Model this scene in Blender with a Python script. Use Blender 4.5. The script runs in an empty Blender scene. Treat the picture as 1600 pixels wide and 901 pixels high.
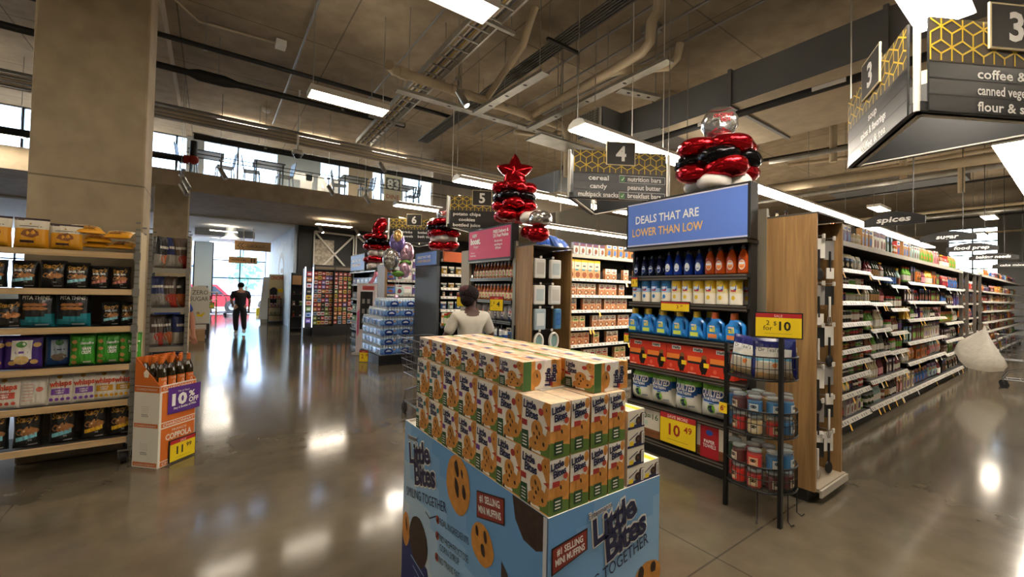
import bpy, bmesh, math, random
from mathutils import Vector, Matrix
random.seed(7)
SC = bpy.context.scene
COL = SC.collection
PI = math.pi
# ------------------------------------------------------------------ camera, world, exposure
cam_d = bpy.data.cameras.new('camera'); cam = bpy.data.objects.new('camera', cam_d); COL.objects.link(cam)
SC.camera = cam
YAW, PITCH, ROLL = math.radians(35.67), math.radians(1.2), math.radians(1.2436)
_f = Vector((math.sin(YAW)*math.cos(PITCH), math.cos(YAW)*math.cos(PITCH), math.sin(PITCH)))
_r0 = Vector((math.cos(YAW), -math.sin(YAW), 0)); _u0 = _r0.cross(_f)
_r = _r0*math.cos(ROLL)+_u0*math.sin(ROLL); _u = _u0*math.cos(ROLL)-_r0*math.sin(ROLL)
cam.matrix_world = Matrix(((_r.x,_u.x,-_f.x,0),(_r.y,_u.y,-_f.y,0),(_r.z,_u.z,-_f.z,1.6),(0,0,0,1)))
cam_d.sensor_width = 36; cam_d.lens = 655/1600*36; cam_d.shift_y = -9.02/1600
cam_d.clip_start = 0.05; cam_d.clip_end = 300
vs = SC.view_settings
vs.view_transform = 'Standard'; vs.look = 'None'; vs.gamma = 1; vs.exposure = 1.5; vs.use_curve_mapping = False
EMIT = 17.0           # strength of the store's light fixtures
W = bpy.data.worlds.new('world'); SC.world = W; W.use_nodes = True
_n = W.node_tree.nodes; _l = W.node_tree.links
_bg = _n['Background']; _sky = _n.new('ShaderNodeTexSky'); _sky.sky_type = 'NISHITA'
_sky.sun_elevation = math.radians(48); _sky.sun_rotation = math.radians(200); _sky.sun_disc = False
_l.new(_sky.outputs[0], _bg.inputs[0]); _bg.inputs[1].default_value = 1.3
sun_d = bpy.data.lights.new('sun', 'SUN'); sun_d.energy = 5.0; sun_d.angle = 0.01; sun_d.color = (1, .96, .9)
sun = bpy.data.objects.new('sun', sun_d); COL.objects.link(sun); sun.rotation_euler = (math.radians(42), 0, math.radians(200))
sun.location = (0, 60, 40)
SC.cycles.use_denoising = True
SC.cycles.max_bounces = 7; SC.cycles.diffuse_bounces = 4; SC.cycles.glossy_bounces = 3
SC.cycles.transmission_bounces = 5; SC.cycles.transparent_max_bounces = 8
SC.cycles.sample_clamp_indirect = 6.0
SC.cycles.caustics_reflective = False; SC.cycles.caustics_refractive = False
# ------------------------------------------------------------------ materials
def lin(h):
    h = h.lstrip('#'); o = []
    for i in (0, 2, 4):
        c = int(h[i:i+2], 16)/255
        o.append(c/12.92 if c <= .04045 else ((c+.055)/1.055)**2.4)
    return (*o, 1)
_MC = {}
def mat(h, r=.55, m=0., e=0., a=1., t=0., var=0., bump=0., bs=30., spec=.5, sc=5., coat=0.):
    k = (h, r, m, e, a, t, var, bump, bs, spec, sc, coat)
    if k in _MC: return _MC[k]
    M = bpy.data.materials.new('surface_'+h.strip('#')); M.use_nodes = True
    N = M.node_tree.nodes; L = M.node_tree.links; P = N['Principled BSDF']
    P.inputs['Base Color'].default_value = lin(h); P.inputs['Roughness'].default_value = r
    P.inputs['Metallic'].default_value = m; P.inputs['Specular IOR Level'].default_value = spec
    if coat: P.inputs['Coat Weight'].default_value = coat; P.inputs['Coat Roughness'].default_value = .08
    if e: P.inputs['Emission Color'].default_value = lin(h); P.inputs['Emission Strength'].default_value = e
    if a < 1: P.inputs['Alpha'].default_value = a
    if t: P.inputs['Transmission Weight'].default_value = t; P.inputs['IOR'].default_value = 1.25
    if var or bump:
        tc = N.new('ShaderNodeTexCoord'); ns = N.new('ShaderNodeTexNoise'); ns.inputs['Scale'].default_value = sc; ns.inputs['Detail'].default_value = 4
        L.new(tc.outputs['Object'], ns.inputs['Vector'])
        if var:
            mr = N.new('ShaderNodeMapRange'); mr.inputs['To Min'].default_value = 1-var; mr.inputs['To Max'].default_value = 1+var
            mr.inputs['From Min'].default_value = .3; mr.inputs['From Max'].default_value = .7
            L.new(ns.outputs['Fac'], mr.inputs['Value'])
            hs = N.new('ShaderNodeHueSaturation'); hs.inputs['Color'].default_value = lin(h)
            L.new(mr.outputs[0], hs.inputs['Value']); L.new(hs.outputs[0], P.inputs['Base Color'])
        if bump:
            n2 = N.new('ShaderNodeTexNoise'); n2.inputs['Scale'].default_value = bs; n2.inputs['Detail'].default_value = 2
            L.new(tc.outputs['Object'], n2.inputs['Vector'])
            bp = N.new('ShaderNodeBump'); bp.inputs['Strength'].default_value = bump; bp.inputs['Distance'].default_value = .02
            L.new(n2.outputs['Fac'], bp.inputs['Height']); L.new(bp.outputs[0], P.inputs['Normal'])
    _MC[k] = M
    return M
def concrete(name, c1, c2, rough, scale=.8, joint=None, stain=.5, seams=None, spec=.4, streak=(1,1,1)):
    M = bpy.data.materials.new(name); M.use_nodes = True
    N = M.node_tree.nodes; L = M.node_tree.links; P = N['Principled BSDF']
    P.inputs['Specular IOR Level'].default_value = spec
    tc = N.new('ShaderNodeTexCoord'); mp = N.new('ShaderNodeMapping'); mp.inputs['Scale'].default_value = streak
    L.new(tc.outputs['Object'], mp.inputs['Vector'])
    n1 = N.new('ShaderNodeTexNoise'); n1.inputs['Scale'].default_value = scale; n1.inputs['Detail'].default_value = 8; n1.inputs['Roughness'].default_value = .62
    L.new(mp.outputs[0], n1.inputs['Vector'])
    cr = N.new('ShaderNodeValToRGB'); cr.color_ramp.elements[0].position = .32; cr.color_ramp.elements[1].position = .68
    cr.color_ramp.elements[0].color = lin(c1); cr.color_ramp.elements[1].color = lin(c2)
    L.new(n1.outputs['Fac'], cr.inputs['Fac'])
    n2 = N.new('ShaderNodeTexNoise'); n2.inputs['Scale'].default_value = scale*9; n2.inputs['Detail'].default_value = 6
    L.new(tc.outputs['Object'], n2.inputs['Vector'])
    mx = N.new('ShaderNodeMix'); mx.data_type = 'RGBA'; mx.blend_type = 'MULTIPLY'; mx.inputs[0].default_value = stain
    L.new(cr.outputs[0], mx.inputs[6])
    c2n = N.new('ShaderNodeValToRGB'); c2n.color_ramp.elements[0].position = .3; c2n.color_ramp.elements[1].position = .62
    c2n.color_ramp.elements[0].color = (.55, .53, .5, 1); c2n.color_ramp.elements[1].color = (1, 1, 1, 1)
    L.new(n2.outputs['Fac'], c2n.inputs['Fac']); L.new(c2n.outputs[0], mx.inputs[7])
    out = mx.outputs[2]
    for ax, per, off, wd in (joint or ()):
        sp = N.new('ShaderNodeSeparateXYZ'); L.new(tc.outputs['Object'], sp.inputs[0])
        ad = N.new('ShaderNodeMath'); ad.operation = 'ADD'; ad.inputs[1].default_value = off; L.new(sp.outputs[ax], ad.inputs[0])
        pp = N.new('ShaderNodeMath'); pp.operation = 'PINGPONG'; pp.inputs[1].default_value = per/2; L.new(ad.outputs[0], pp.inputs[0])
        lt = N.new('ShaderNodeMath'); lt.operation = 'LESS_THAN'; lt.inputs[1].default_value = wd; L.new(pp.outputs[0], lt.inputs[0])
        ms = N.new('ShaderNodeMath'); ms.operation = 'MULTIPLY'; ms.inputs[1].default_value = .55; L.new(lt.outputs[0], ms.inputs[0])
        m2 = N.new('ShaderNodeMix'); m2.data_type = 'RGBA'; L.new(ms.outputs[0], m2.inputs[0]); L.new(out, m2.inputs[6])
        m2.inputs[7].default_value = (.03, .026, .02, 1); out = m2.outputs[2]
    L.new(out, P.inputs['Base Color'])
    mr = N.new('ShaderNodeMapRange'); mr.inputs['To Min'].default_value = rough*.75; mr.inputs['To Max'].default_value = rough*1.3
    L.new(n2.outputs['Fac'], mr.inputs['Value']); L.new(mr.outputs[0], P.inputs['Roughness'])
    return M
def woodmat(name, c1, c2, rough=.45, axis=2, scale=5):
    M = bpy.data.materials.new(name); M.use_nodes = True
    N = M.node_tree.nodes; L = M.node_tree.links; P = N['Principled BSDF']; P.inputs['Roughness'].default_value = rough
    tc = N.new('ShaderNodeTexCoord'); mp = N.new('ShaderNodeMapping'); s = [scale*2.2]*3; s[axis] = scale*.12; mp.inputs['Scale'].default_value = s
    L.new(tc.outputs['Object'], mp.inputs['Vector'])
    n1 = N.new('ShaderNodeTexNoise'); n1.inputs['Scale'].default_value = 1.6; n1.inputs['Detail'].default_value = 7; n1.inputs['Distortion'].default_value = 1.2
    L.new(mp.outputs[0], n1.inputs['Vector'])
    cr = N.new('ShaderNodeValToRGB'); cr.color_ramp.elements[0].position = .34; cr.color_ramp.elements[1].position = .66
    cr.color_ramp.elements[0].color = lin(c1); cr.color_ramp.elements[1].color = lin(c2)
    L.new(n1.outputs['Fac'], cr.inputs['Fac']); L.new(cr.outputs[0], P.inputs['Base Color'])
    return M
# ------------------------------------------------------------------ text outlines (cached, cap height 1)
_TC = {}
def text_mesh(s, bold=0., shear=0., space=1.):
    k = (s, bold, shear, space)
    if k in _TC: return _TC[k]
    cu = bpy.data.curves.new('t', 'FONT'); cu.body = s; cu.size = 1; cu.resolution_u = 2; cu.offset = bold; cu.shear = shear; cu.space_character = space
    ob = bpy.data.objects.new('t', cu)
    me = bpy.data.meshes.new_from_object(ob)
    vv = [(v.co.x, v.co.y) for v in me.vertices]; ff = [tuple(p.vertices) for p in me.polygons]
    bpy.data.objects.remove(ob); bpy.data.curves.remove(cu); bpy.data.meshes.remove(me)
    if not vv: vv = [(0, 0)]
    x0 = min(v[0] for v in vv); x1 = max(v[0] for v in vv); h = .695
    _TC[k] = ([((a-x0)/h, b/h) for a, b in vv], ff, (x1-x0)/h, x0/h)
    return _TC[k]
# ------------------------------------------------------------------ mesh builder
class MB:
    def __init__(s): s.v = []; s.f = []; s.m = []; s.sm = []; s.ms = []
    def mi(s, m):
        if m not in s.ms: s.ms.append(m)
        return s.ms.index(m)
    def add(s, vs, fs, m, smooth=False):
        b = len(s.v); s.v.extend(tuple(p) for p in vs); i = s.mi(m)
        for f in fs: s.f.append(tuple(b+q for q in f)); s.m.append(i); s.sm.append(smooth)
        return s
    def quad(s, a, b, c, d, m): return s.add((a, b, c, d), ((0, 1, 2, 3),), m)
    def box(s, x0, x1, y0, y1, z0, z1, m, **k):
        vs = [(x, y, z) for x in (x0, x1) for y in (y0, y1) for z in (z0, z1)]
        F = dict(l=(0, 1, 3, 2), r=(4, 6, 7, 5), f=(0, 4, 5, 1), b=(2, 3, 7, 6), d=(0, 2, 6, 4), u=(1, 5, 7, 3))
        for q, f in F.items(): s.add([vs[i] for i in f], ((0, 1, 2, 3),), k.get(q, m))
        return s
    def rbox(s, x0, x1, y0, y1, z0, z1, m, b=.01):   # box with chamfered edges
        cx = ((x0+x1)/2, (y0+y1)/2, (z0+z1)/2); hs = ((x1-x0)/2, (y1-y0)/2, (z1-z0)/2)
        b = min(b, min(hs)*.9); bm = bmesh.new(); bmesh.ops.create_cube(bm, size=2)
        for v in bm.verts: v.co = Vector([cx[i]+v.co[i]*hs[i] for i in range(3)])
        bmesh.ops.bevel(bm, geom=bm.edges[:], offset=b, segments=2, affect='EDGES', profile=.5)
        return s.bm(bm, m)
    def bm(s, bm, m, smooth=False):
        bm.verts.ensure_lookup_table()
        s.add([v.co[:] for v in bm.verts], [[v.index for v in f.verts] for f in bm.faces], m, smooth); bm.free(); return s
    def tube(s, path, r, m, n=8, closed=False, cap=True):
        P = [Vector(p) for p in path]; R = r if isinstance(r, (list, tuple)) else [r]*len(P); vs = []; fs = []
        up = None
        for i, p in enumerate(P):
            if closed: t = P[(i+1) % len(P)]-P[i-1]
            else: t = (P[min(i+1, len(P)-1)]-P[max(i-1, 0)])
            t = t.normalized()
            if up is None or abs(up.dot(t)) > .95: up = Vector((0, 0, 1)) if abs(t.z) < .9 else Vector((1, 0, 0))
            a = t.cross(up).normalized(); bb = a.cross(t).normalized(); up = bb
            for k in range(n):
                w = 2*PI*k/n; q = p+(a*math.cos(w)+bb*math.sin(w))*R[i]; vs.append(q)
        L = len(P)
        for i in range(L if closed else L-1):
            j = (i+1) % L
            for k in range(n): fs.append((i*n+k, i*n+(k+1) % n, j*n+(k+1) % n, j*n+k))
        s.add(vs, fs, m, n > 5)
        if cap and not closed:
            s.add(vs[:n], (tuple(range(n))[::-1],), m); s.add(vs[-n:], (tuple(range(n)),), m)
        return s
    def bar(s, a, b, w, h, m):                        # rectangular bar from a to b
        a = Vector(a); b = Vector(b); t = (b-a).normalized(); up = Vector((0, 0, 1)) if abs(t.z) < .9 else Vector((0, 1, 0))
        r = t.cross(up).normalized(); u = r.cross(t)
        vs = [p+r*i*w/2+u*j*h/2 for p in (a, b) for i in (-1, 1) for j in (-1, 1)]
        return s.add(vs, ((0, 1, 3, 2), (4, 6, 7, 5), (0, 4, 5, 1), (2, 3, 7, 6), (0, 2, 6, 4), (1, 5, 7, 3)), m)
    def lathe(s, prof, m, c=(0, 0, 0), n=16, sx=1, sy=1, mats=None, smooth=True):
        vs = []; 
        for r, z in prof:
            for k in range(n): w = 2*PI*k/n; vs.append((c[0]+r*sx*math.cos(w), c[1]+r*sy*math.sin(w), c[2]+z))
        for i in range(len(prof)-1):
            fs = [(i*n+k, i*n+(k+1) % n, (i+1)*n+(k+1) % n, (i+1)*n+k) for k in range(n)]
            b = vs[i*n:(i+2)*n]
            s.add(b, [(k, (k+1) % n, n+(k+1) % n, n+k) for k in range(n)], mats[i] if mats else m, smooth)
        if prof[0][0] > 1e-4: s.add(vs[:n], (tuple(range(n))[::-1],), mats[0] if mats else m)
        if prof[-1][0] > 1e-4: s.add(vs[-n:], (tuple(range(n)),), mats[-1] if mats else m)
        return s
    def ell(s, c, rx, ry, rz, m, n=16, k=10, rot=None):
        R = rot or Matrix.Identity(3); vs = []; fs = []
        for i in range(k+1):
            t = PI*i/k
            for j in range(n):
                w = 2*PI*j/n; p = R @ Vector((rx*math.sin(t)*math.cos(w), ry*math.sin(t)*math.sin(w), rz*math.cos(t)))
                vs.append((c[0]+p.x, c[1]+p.y, c[2]+p.z))
        for i in range(k):
            for j in range(n): fs.append((i*n+j, (i+1)*n+j, (i+1)*n+(j+1) % n, i*n+(j+1) % n))
        return s.add(vs, fs, m, True)
    def prism(s, pts, fn, h0, h1, m, side=None):       # closed outline pts (2-D), fn(a,b,h)->3-D
        n = len(pts); A = [fn(a, b, h0) for a, b in pts]; B = [fn(a, b, h1) for a, b in pts]
        s.add(A, (tuple(range(n))[::-1],), m); s.add(B, (tuple(range(n)),), m)
        return s.add(A+B, [(i, (i+1) % n, n+(i+1) % n, n+i) for i in range(n)], side or m)
    def build(s, name, parent=None, loc=None, rz=0., label=None, cat=None, group=None, kind=None):
        me = bpy.data.meshes.new(name); me.from_pydata(s.v, [], s.f)
        for m in s.ms: me.materials.append(m)
        me.polygons.foreach_set('material_index', s.m); me.polygons.foreach_set('use_smooth', s.sm); me.update()
        o = bpy.data.objects.new(name, me); COL.objects.link(o)
        if parent: o.parent = parent
        if loc: o.location = loc
        if rz: o.rotation_euler[2] = rz
        return tag(o, label, cat, group, kind)
def tag(o, label=None, cat=None, group=None, kind=None):
    for k, v in (('label', label), ('category', cat), ('group', group), ('kind', kind)):
        if v: o[k] = v
    return o
def thing(name, label, cat, loc=(0, 0, 0), rz=0., group=None):
    o = bpy.data.objects.new(name, None); COL.objects.link(o); o.location = loc; o.rotation_euler[2] = rz; o.empty_display_size = .1
    return tag(o, label, cat, group)
KIDS = {}
def dup(root, loc, rz=0., label=None, group=None, sc=None):
    if root.name not in KIDS: KIDS[root.name] = [(c, list(c.children)) for c in root.children]
    r = root.copy(); COL.objects.link(r); r.location = loc; r.rotation_euler = (0, 0, rz)
    if sc: r.scale = sc
    if label: r['label'] = label
    if group: r['group'] = group
    for c, gs in KIDS[root.name]:
        d = c.copy(); COL.objects.link(d); d.parent = r
        for g in gs: e = g.copy(); COL.objects.link(e); e.parent = d
    return r
class Proto:                                            # first use moves the built thing itself, later uses copy it
    def __init__(s, o): s.o = o; s.used = False; s.kids = [(c, list(c.children)) for c in o.children]
    def put(s, loc, rz=0., label=None, cat=None, group=None, sc=None, rot=None):
        if not s.used: r = s.o; s.used = True
        else:
            r = s.o.copy(); COL.objects.link(r)
            for c, gs in s.kids:
                d = c.copy(); COL.objects.link(d); d.parent = r
                for g in gs: e = g.copy(); COL.objects.link(e); e.parent = d
        r.location = loc; r.rotation_euler = rot or (0, 0, rz)
        if sc: r.scale = sc
        return tag(r, label, cat, group)
# ------------------------------------------------------------------ drawing on a surface
class Face:
    def __init__(s, mb, fn): s.mb = mb; s.fn = fn
    def flat(mb, o, u, v):
        o = Vector(o); u = Vector(u).normalized(); v = Vector(v).normalized(); n = u.cross(v)
        return Face(mb, lambda a, b, h: o+u*a+v*b+n*h)
    def rect(s, x0, y0, x1, y1, m, h=.001, nx=1, ny=1):
        vs = [s.fn(x0+(x1-x0)*i/nx, y0+(y1-y0)*j/ny, h) for j in range(ny+1) for i in range(nx+1)]
        s.mb.add(vs, [(j*(nx+1)+i, j*(nx+1)+i+1, (j+1)*(nx+1)+i+1, (j+1)*(nx+1)+i) for j in range(ny) for i in range(nx)], m)
    def poly(s, pts, m, h=.001): s.mb.add([s.fn(a, b, h) for a, b in pts], (tuple(range(len(pts))),), m)
    def oval(s, cx, cy, rx, ry, m, h=.001, n=20, rot=0, jit=0.):
        P = [(cx, cy)]; c, q = math.cos(rot), math.sin(rot)
        for k in range(n):
            w = 2*PI*k/n; j = 1+random.uniform(-jit, jit); a = rx*j*math.cos(w); b = ry*j*math.sin(w); P.append((cx+a*c-b*q, cy+a*q+b*c))
        s.mb.add([s.fn(a, b, h) for a, b in P], [(0, k+1, (k+1) % n+1) for k in range(n)], m)
    def line(s, a, b, w, m, h=.001):
        dx, dy = b[0]-a[0], b[1]-a[1]; L = math.hypot(dx, dy) or 1; px, py = -dy/L*w/2, dx/L*w/2
        s.poly(((a[0]-px, a[1]-py), (b[0]-px, b[1]-py), (b[0]+px, b[1]+py), (a[0]+px, a[1]+py)), m, h)
    def text(s, t, x, y, hgt, m, h=.0015, al='c', bold=.0, shear=0., space=1., w=None, rot=0., arc=0.):
        vv, ff, wd, x0 = text_mesh(t, bold, shear, space); sx = hgt if w is None else w/wd
        ox = x0 if al == 'raw' else {'c': -wd/2, 'l': 0, 'r': -wd}[al]; c, q = math.cos(rot), math.sin(rot); P = []
        for a, b in vv:
            a = (a+ox)*sx; b = b*hgt-arc*a*a; P.append(s.fn(x+a*c-b*q, y+a*q+b*c, h))
        s.mb.add(P, ff, m)
BLACK = mat('141414', .5); WHITE = mat('f2f0ea', .5); DGREY = mat('2b2b2d', .5); SHELFB = mat('1c1b1b', .45)
ORD = ['', 'first', 'second', 'third', 'fourth', 'fifth', 'sixth', 'seventh', 'eighth', 'ninth', 'tenth', 'eleventh', 'twelfth', 'thirteenth', 'fourteenth', 'fifteenth', 'sixteenth']
# ================================================================== STRUCTURE
M_FLOOR = concrete('polished_concrete', '544d41', '736957', .115, .45, (('X', 3.66, 1.1, .006), ('Y', 3.66, 2.3, .006)), .45, spec=.6)
M_CEIL = concrete('slab_concrete', '887861', 'b3a289', .85, .35, (('X', 2.44, .6, .012), ('Y', 2.44, 1.1, .012)), .6)
M_COL = concrete('column_concrete', '97876d', 'b9a98c', .8, .5, (('Z', 2.9, .35, .008),), .5, streak=(1, 1, .6))
M_BEAM = concrete('beam_concrete', 'a5957d', 'bfb098', .8, .4, None, .5)
WOOD = woodmat('oak_laminate', '7f5f3b', 'ab8553'); WOODL = woodmat('pale_oak', 'b0946c', 'd2b88d', axis=0)
def struct(name, mb, parent=None, **k): return mb.build(name, parent, kind='structure', **k)
ZC = 6.26
struct('floor', MB().box(-14, 32, -8, 28.5, -.1, 0, M_FLOOR))
struct('ceiling', MB().box(-14, 32, -8, 16.8, ZC, ZC+.3, M_CEIL))
WALLM = mat('b5b3ac', .8, var=.05, sc=1); PALE = mat('cfd3c8', .7, var=.04, sc=1); BLACKW = mat('161617', .6, var=.2, sc=2)
struct('wall_left', MB().box(-14.2, -14, -8, 28.5, 0, 7, WALLM))
struct('wall_back', MB().box(-14, 32, -8.2, -8, 0, 7, WALLM))
wr = MB()
wr.box(32, 32.2, -8, 2.85, 0, 7, mat('8f9194', .8, var=.04, sc=1)); wr.box(32, 32.2, 2.85, 4.6, 0, 2.6, WALLM); wr.box(32, 32.2, 2.85, 4.6, 5.4, 7, WALLM); wr.box(32, 32.2, 4.6, 28.5, 0, 7, WALLM)
struct('wall_right', wr)
wf = MB()   # front wall of the lobby with the entrance opening
wf.box(-.75, .02, 28.3, 28.5, 0, 4.0, PALE); wf.box(-14, -8.5, 28.3, 28.5, 0, 4, PALE); wf.box(-8.5, -.75, 28.3, 28.5, 0, 1.2, PALE)
wf.box(2.6, 32, 28.3, 28.5, 0, 4.0, PALE)
struct('wall_front', wf)
struct('wall_rear', MB().box(12.2, 32, 16.8, 17, 0, 7, WALLM))
struct('ceiling_lobby', MB().box(-8.5, 2.56, 18, 28.29, 3.94, 3.998, mat('dfe1de', .8)))
GLASS = mat('e8f4f6', .03, a=.12, spec=.6); MULL = mat('3a3d40', .4, m=.6)
TINT = mat('9cc4e4', .05, a=.42, spec=.6)
def window(n, x0, x1, y, z0, z1, nx, nz, axis='x', mw=.06, GLASS=GLASS):
    m = MB()
    def B(a0, a1, c0, c1):
        (m.box(a0, a1, y-.05, y+.05, c0, c1, MULL) if axis == 'x' else m.box(y-.05, y+.05, a0, a1, c0, c1, MULL))
    for i in range(nx+1): c = x0+(x1-x0)*i/nx; B(c-mw/2, c+mw/2, z0, z1)
    for i in range(nz+1): c = z0+(z1-z0)*i/nz; B(x0, x1, c-mw/2, c+mw/2)
    o = struct(f'window_{n}', m)
    g = MB().quad((x0, y, z0), (x1, y, z0), (x1, y, z1), (x0, y, z1), GLASS) if axis == 'x' else MB().quad((y, x0, z0), (y, x1, z0), (y, x1, z1), (y, x0, z1), GLASS)
    g.build('pane', o, kind='structure'); return o
window(1, .05, 2.57, 28.4, .05, 3.98, 2, 4)
window(2, -8.5, -.78, 28.4, 1.2, 4.0, 6, 2)
window(3, -13.9, 11.9, 16.8, 4.5, 6.26, 16, 1, mw=.05, GLASS=TINT)
window(4, 2.85, 4.6, 32.1, 2.6, 5.4, 2, 4, axis='y')
# mezzanine
for k, (a, b, c) in enumerate(((1.75, 3.15, 'c3cdd0'), (4.15, 5.05, 'c9b592'), (5.7, 6.3, 'b9c6cc'), (-.75, -.3, 'b7bfc2'))): struct('wall_mezzanine', MB().box(a, b, 16.6, 16.72, 4.5, ZC, mat(c, .8)))
mz = MB(); mz.box(-14, 12, 13.6, 28.5, 4.0, 4.5, M_BEAM); struct('mezzanine_slab', mz)
struct('mezzanine_wall', MB().box(6.3, 12, 13.7, 13.9, 4.5, ZC, mat('9a948c', .8, var=.05)))
struct('wall_side', MB().box(12, 12.2, 13.6, 28.5, 0, ZC, WALLM))
struct('beam', MB().box(-1.75, -.76, 5.9, 13.6, 5.86, ZC, M_BEAM))
for i, (x, y, w, d, z) in enumerate(((-1.34, 5.47, .78, .55, ZC), (-1.16, 13.05, .66, .5, 4.0), (8.35, 5.62, .55, .5, ZC))):
    struct('column', MB().rbox(x, x+w, y, y+d, 0, z, M_COL, .02))
# lobby: mural wall, black wall, ceiling lights
mural = MB(); mural.box(2.57, 2.7, 18.1, 28.3, 0, 4.0, mat('b9c8d6', .6, var=.12, sc=2))
F = Face.flat(mural, (2.57, 28.3, 0), (0, -1, 0), (0, 0, 1)); LW = mat('f4f6f8', .6); BW = mat('8a7a68', .6)
F.text('WELCOME TO', 6.7, 3.25, .26, LW, .004, rot=.05); F.oval(6.7, 2.4, .95, .75, BW, .003); F.oval(6.75, 2.4, .62, .5, mat('c9d4de', .6), .004)
F.rect(6.6, 2.2, 7.6, 2.4, BW, .005); F.text('DOWNTOWN', 6.7, 1.35, .22, BW, .004)
for k in range(14): F.line((1+k*.4, .2), (1.3+k*.42, 3.6+.2*math.sin(k)), .08, LW, .002)
struct('wall_mural', mural)
bw = MB(); bw.box(2.7, 12, 18.0, 18.15, 0, 4.0, BLACKW)
struct('wall_black', bw)
TRUSS = mat('d8d6cf', .6)
t = MB(); y = 17.93
for x0, x1 in ((3.25, 4.75), (4.85, 6.9)):
    for a, b in (((x0, 3.8), (x1, 3.75)), ((x0, 2.0), (x0, 3.8)), ((x1, 2.0), (x1, 3.75)), ((x0, 3.8), (x1, 2.1)), ((x0, 2.1), (x1, 3.75))):
        t.bar((a[0], y, a[1]), (b[0], y, b[1]), .05, .07, TRUSS)
tr = t.build('timber_truss_frame', label='pale cross-braced truss frame fixed on the black wall', cat='frame')
MB().box(3.3, 4.0, 17.97, 17.99, 2.1, 3.5, mat('a89f90', .7, var=.5, sc=9)).build('panel', tr, label='pale streaked infill panel')
# ------------------------------------------------------------------ outside
struct('street', MB().box(-60, 60, 28.5, 90, -.2, -.12, mat('a3a3a0', .9, var=.08, sc=.5)))
fa = MB(); fa.box(-14, 24, 52, 53, -.1, 9.5, mat('b9c6d4', .8)); fa.box(-4, 1.6, 51.6, 52, 3, 6.5, mat('e6ecf2', .8)); fa.box(-2.5, 1.3, 51.5, 51.6, .4, 3.6, mat('5d7690', .3)); fa.box(2.3, 9, 51.8, 52, 0, 6, mat('7da4c8', .6))
for k in range(5): fa.box(-12+k*6, -9+k*6, 51.9, 52, 6.8, 8.6, mat('45566a', .2))
fo = fa.build('building', label='pale blue building across the street beyond the entrance glass', cat='building')
# red suv + white car parked outside the glass
def car(x, y, body, label, L=4.7, h=1.75):
    o = thing('car', label, 'car', (x, y, -.12))
    P = [(0, .35), (.05, .95), (.3, 1.05), (.75, h-.05), (1.1, h), (2.9, h), (3.5, 1.12), (4.5, .98), (L, .75), (L, .35)]
    b = MB(); b.prism(P, lambda a, c, k: (a, k, c), -.9, .9, body); 
    for wx in (.95, 3.75): b.tube(((wx, -.93, .36), (wx, -.9, .36)), .43, mat('2a2a2a', .7), 16)
    b.build('body', o)
    g = MB()
    for yy in (-.905, .905):
        s = 1 if yy > 0 else -1
        for q in ([(.62, 1.12), (.95, h-.1), (1.65, h-.1), (1.65, 1.12)], [(1.75, 1.12), (1.75, h-.1), (2.8, h-.1), (3.3, 1.14)]):
            g.add([(a, yy, c) for a, c in (q if s < 0 else q[::-1])], ((0, 1, 2, 3),), mat('27303a', .1))
    g.build('windows', o)
    for wx in (.95, 3.75):
        for yy in (-.94, .94): MB().tube(((wx, yy-.1, .34), (wx, yy+.1, .34)), .34, mat('1c1c1c', .8), 18).tube(((wx, yy-.11, .34), (wx, yy+.11, .34)), .2, mat('b8b8b8', .3, m=.8), 12).build('wheel', o)
    return o
car(-2.6, 33.2, mat('b01f2c', .25, coat=.5), 'red sport utility car parked outside the entrance glass')
car(2.3, 36.5, mat('e4e6e8', .25, coat=.5), 'white car parked outside behind the red one', h=1.5)
def tree(x, y, h, label):
    o = thing('tree', label, 'tree', (x, y, -.12)); MB().tube(((0, 0, 0), (0, .1, h*.5)), [.12, .07], mat('5a4a3a', .9)).build('trunk', o)
    m = MB(); R = random.Random(3)
    for k in range(260):
        a, b, c = R.uniform(-1, 1), R.uniform(-1, 1), R.uniform(-1, 1)
        if a*a+b*b+c*c > 1: continue
        p = Vector((a*h*.28, b*h*.28, h*.65+c*h*.33)); q = Vector((R.uniform(-1, 1), R.uniform(-1, 1), R.uniform(-1, 1)))*.25; r = q.cross(Vector((.3, .8, .5)))
        m.add((p-q, p+r*.8, p+q, p-r*.8), ((0, 1, 2, 3),), mat('5f8f86', .8))
    m.build('foliage', o)
tree(2.3, 40, 4.2, 'small leafy street tree seen through the entrance glass')
# ------------------------------------------------------------------ mezzanine seating

TBL = mat('1d1f24', .4); CHM = mat('3b4048', .4)
def table(name='cafe_table'):
    o = thing('cafe_table', 'x', 'table')
    MB().box(-.4, .4, -.4, .4, .7, .74, TBL).build('tabletop', o)
    for a in (-.34, .34):
        for b in (-.34, .34): MB().box(a-.02, a+.02, b-.02, b+.02, 0, .7, TBL).build('leg', o)
    return Proto(o)
def chair():
    global CHM
    o = thing('cafe_chair', 'x', 'chair')
    MB().box(-.2, .2, -.2, .2, .43, .46, CHM).build('seat', o); m = MB()
    for a in (-.17, 0, .17): m.bar((a, .2, .46), (a, .27, .9), .1, .02, CHM)
    m.build('backrest', o)
    for a in (-.18, .18):
        for b in (-.18, .18): MB().bar((a, b, .43), (a*1.15, b*1.15, 0), .025, .025, CHM).build('leg', o)
    return Proto(o)
PT, PC = table(), chair()
T5 = ((-.2, 'first'), (1.3, 'second'), (3.75, 'third'), (5.4, 'fourth'))
for i, (x, w) in enumerate(T5):
    PT.put((x, 14.45, 4.5), 0, f'{w} dark cafe table from the column on the mezzanine behind the glass', 'table', 'mezzanine tables')
    for s, q in ((-1, 'left'), (1, 'right')):
        PC.put((x+s*.42, 14.45, 4.5), s*-PI/2+.12*s, f'dark slatted chair on the {q} side of the {w} mezzanine table from the column', 'chair', 'mezzanine chairs')
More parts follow.
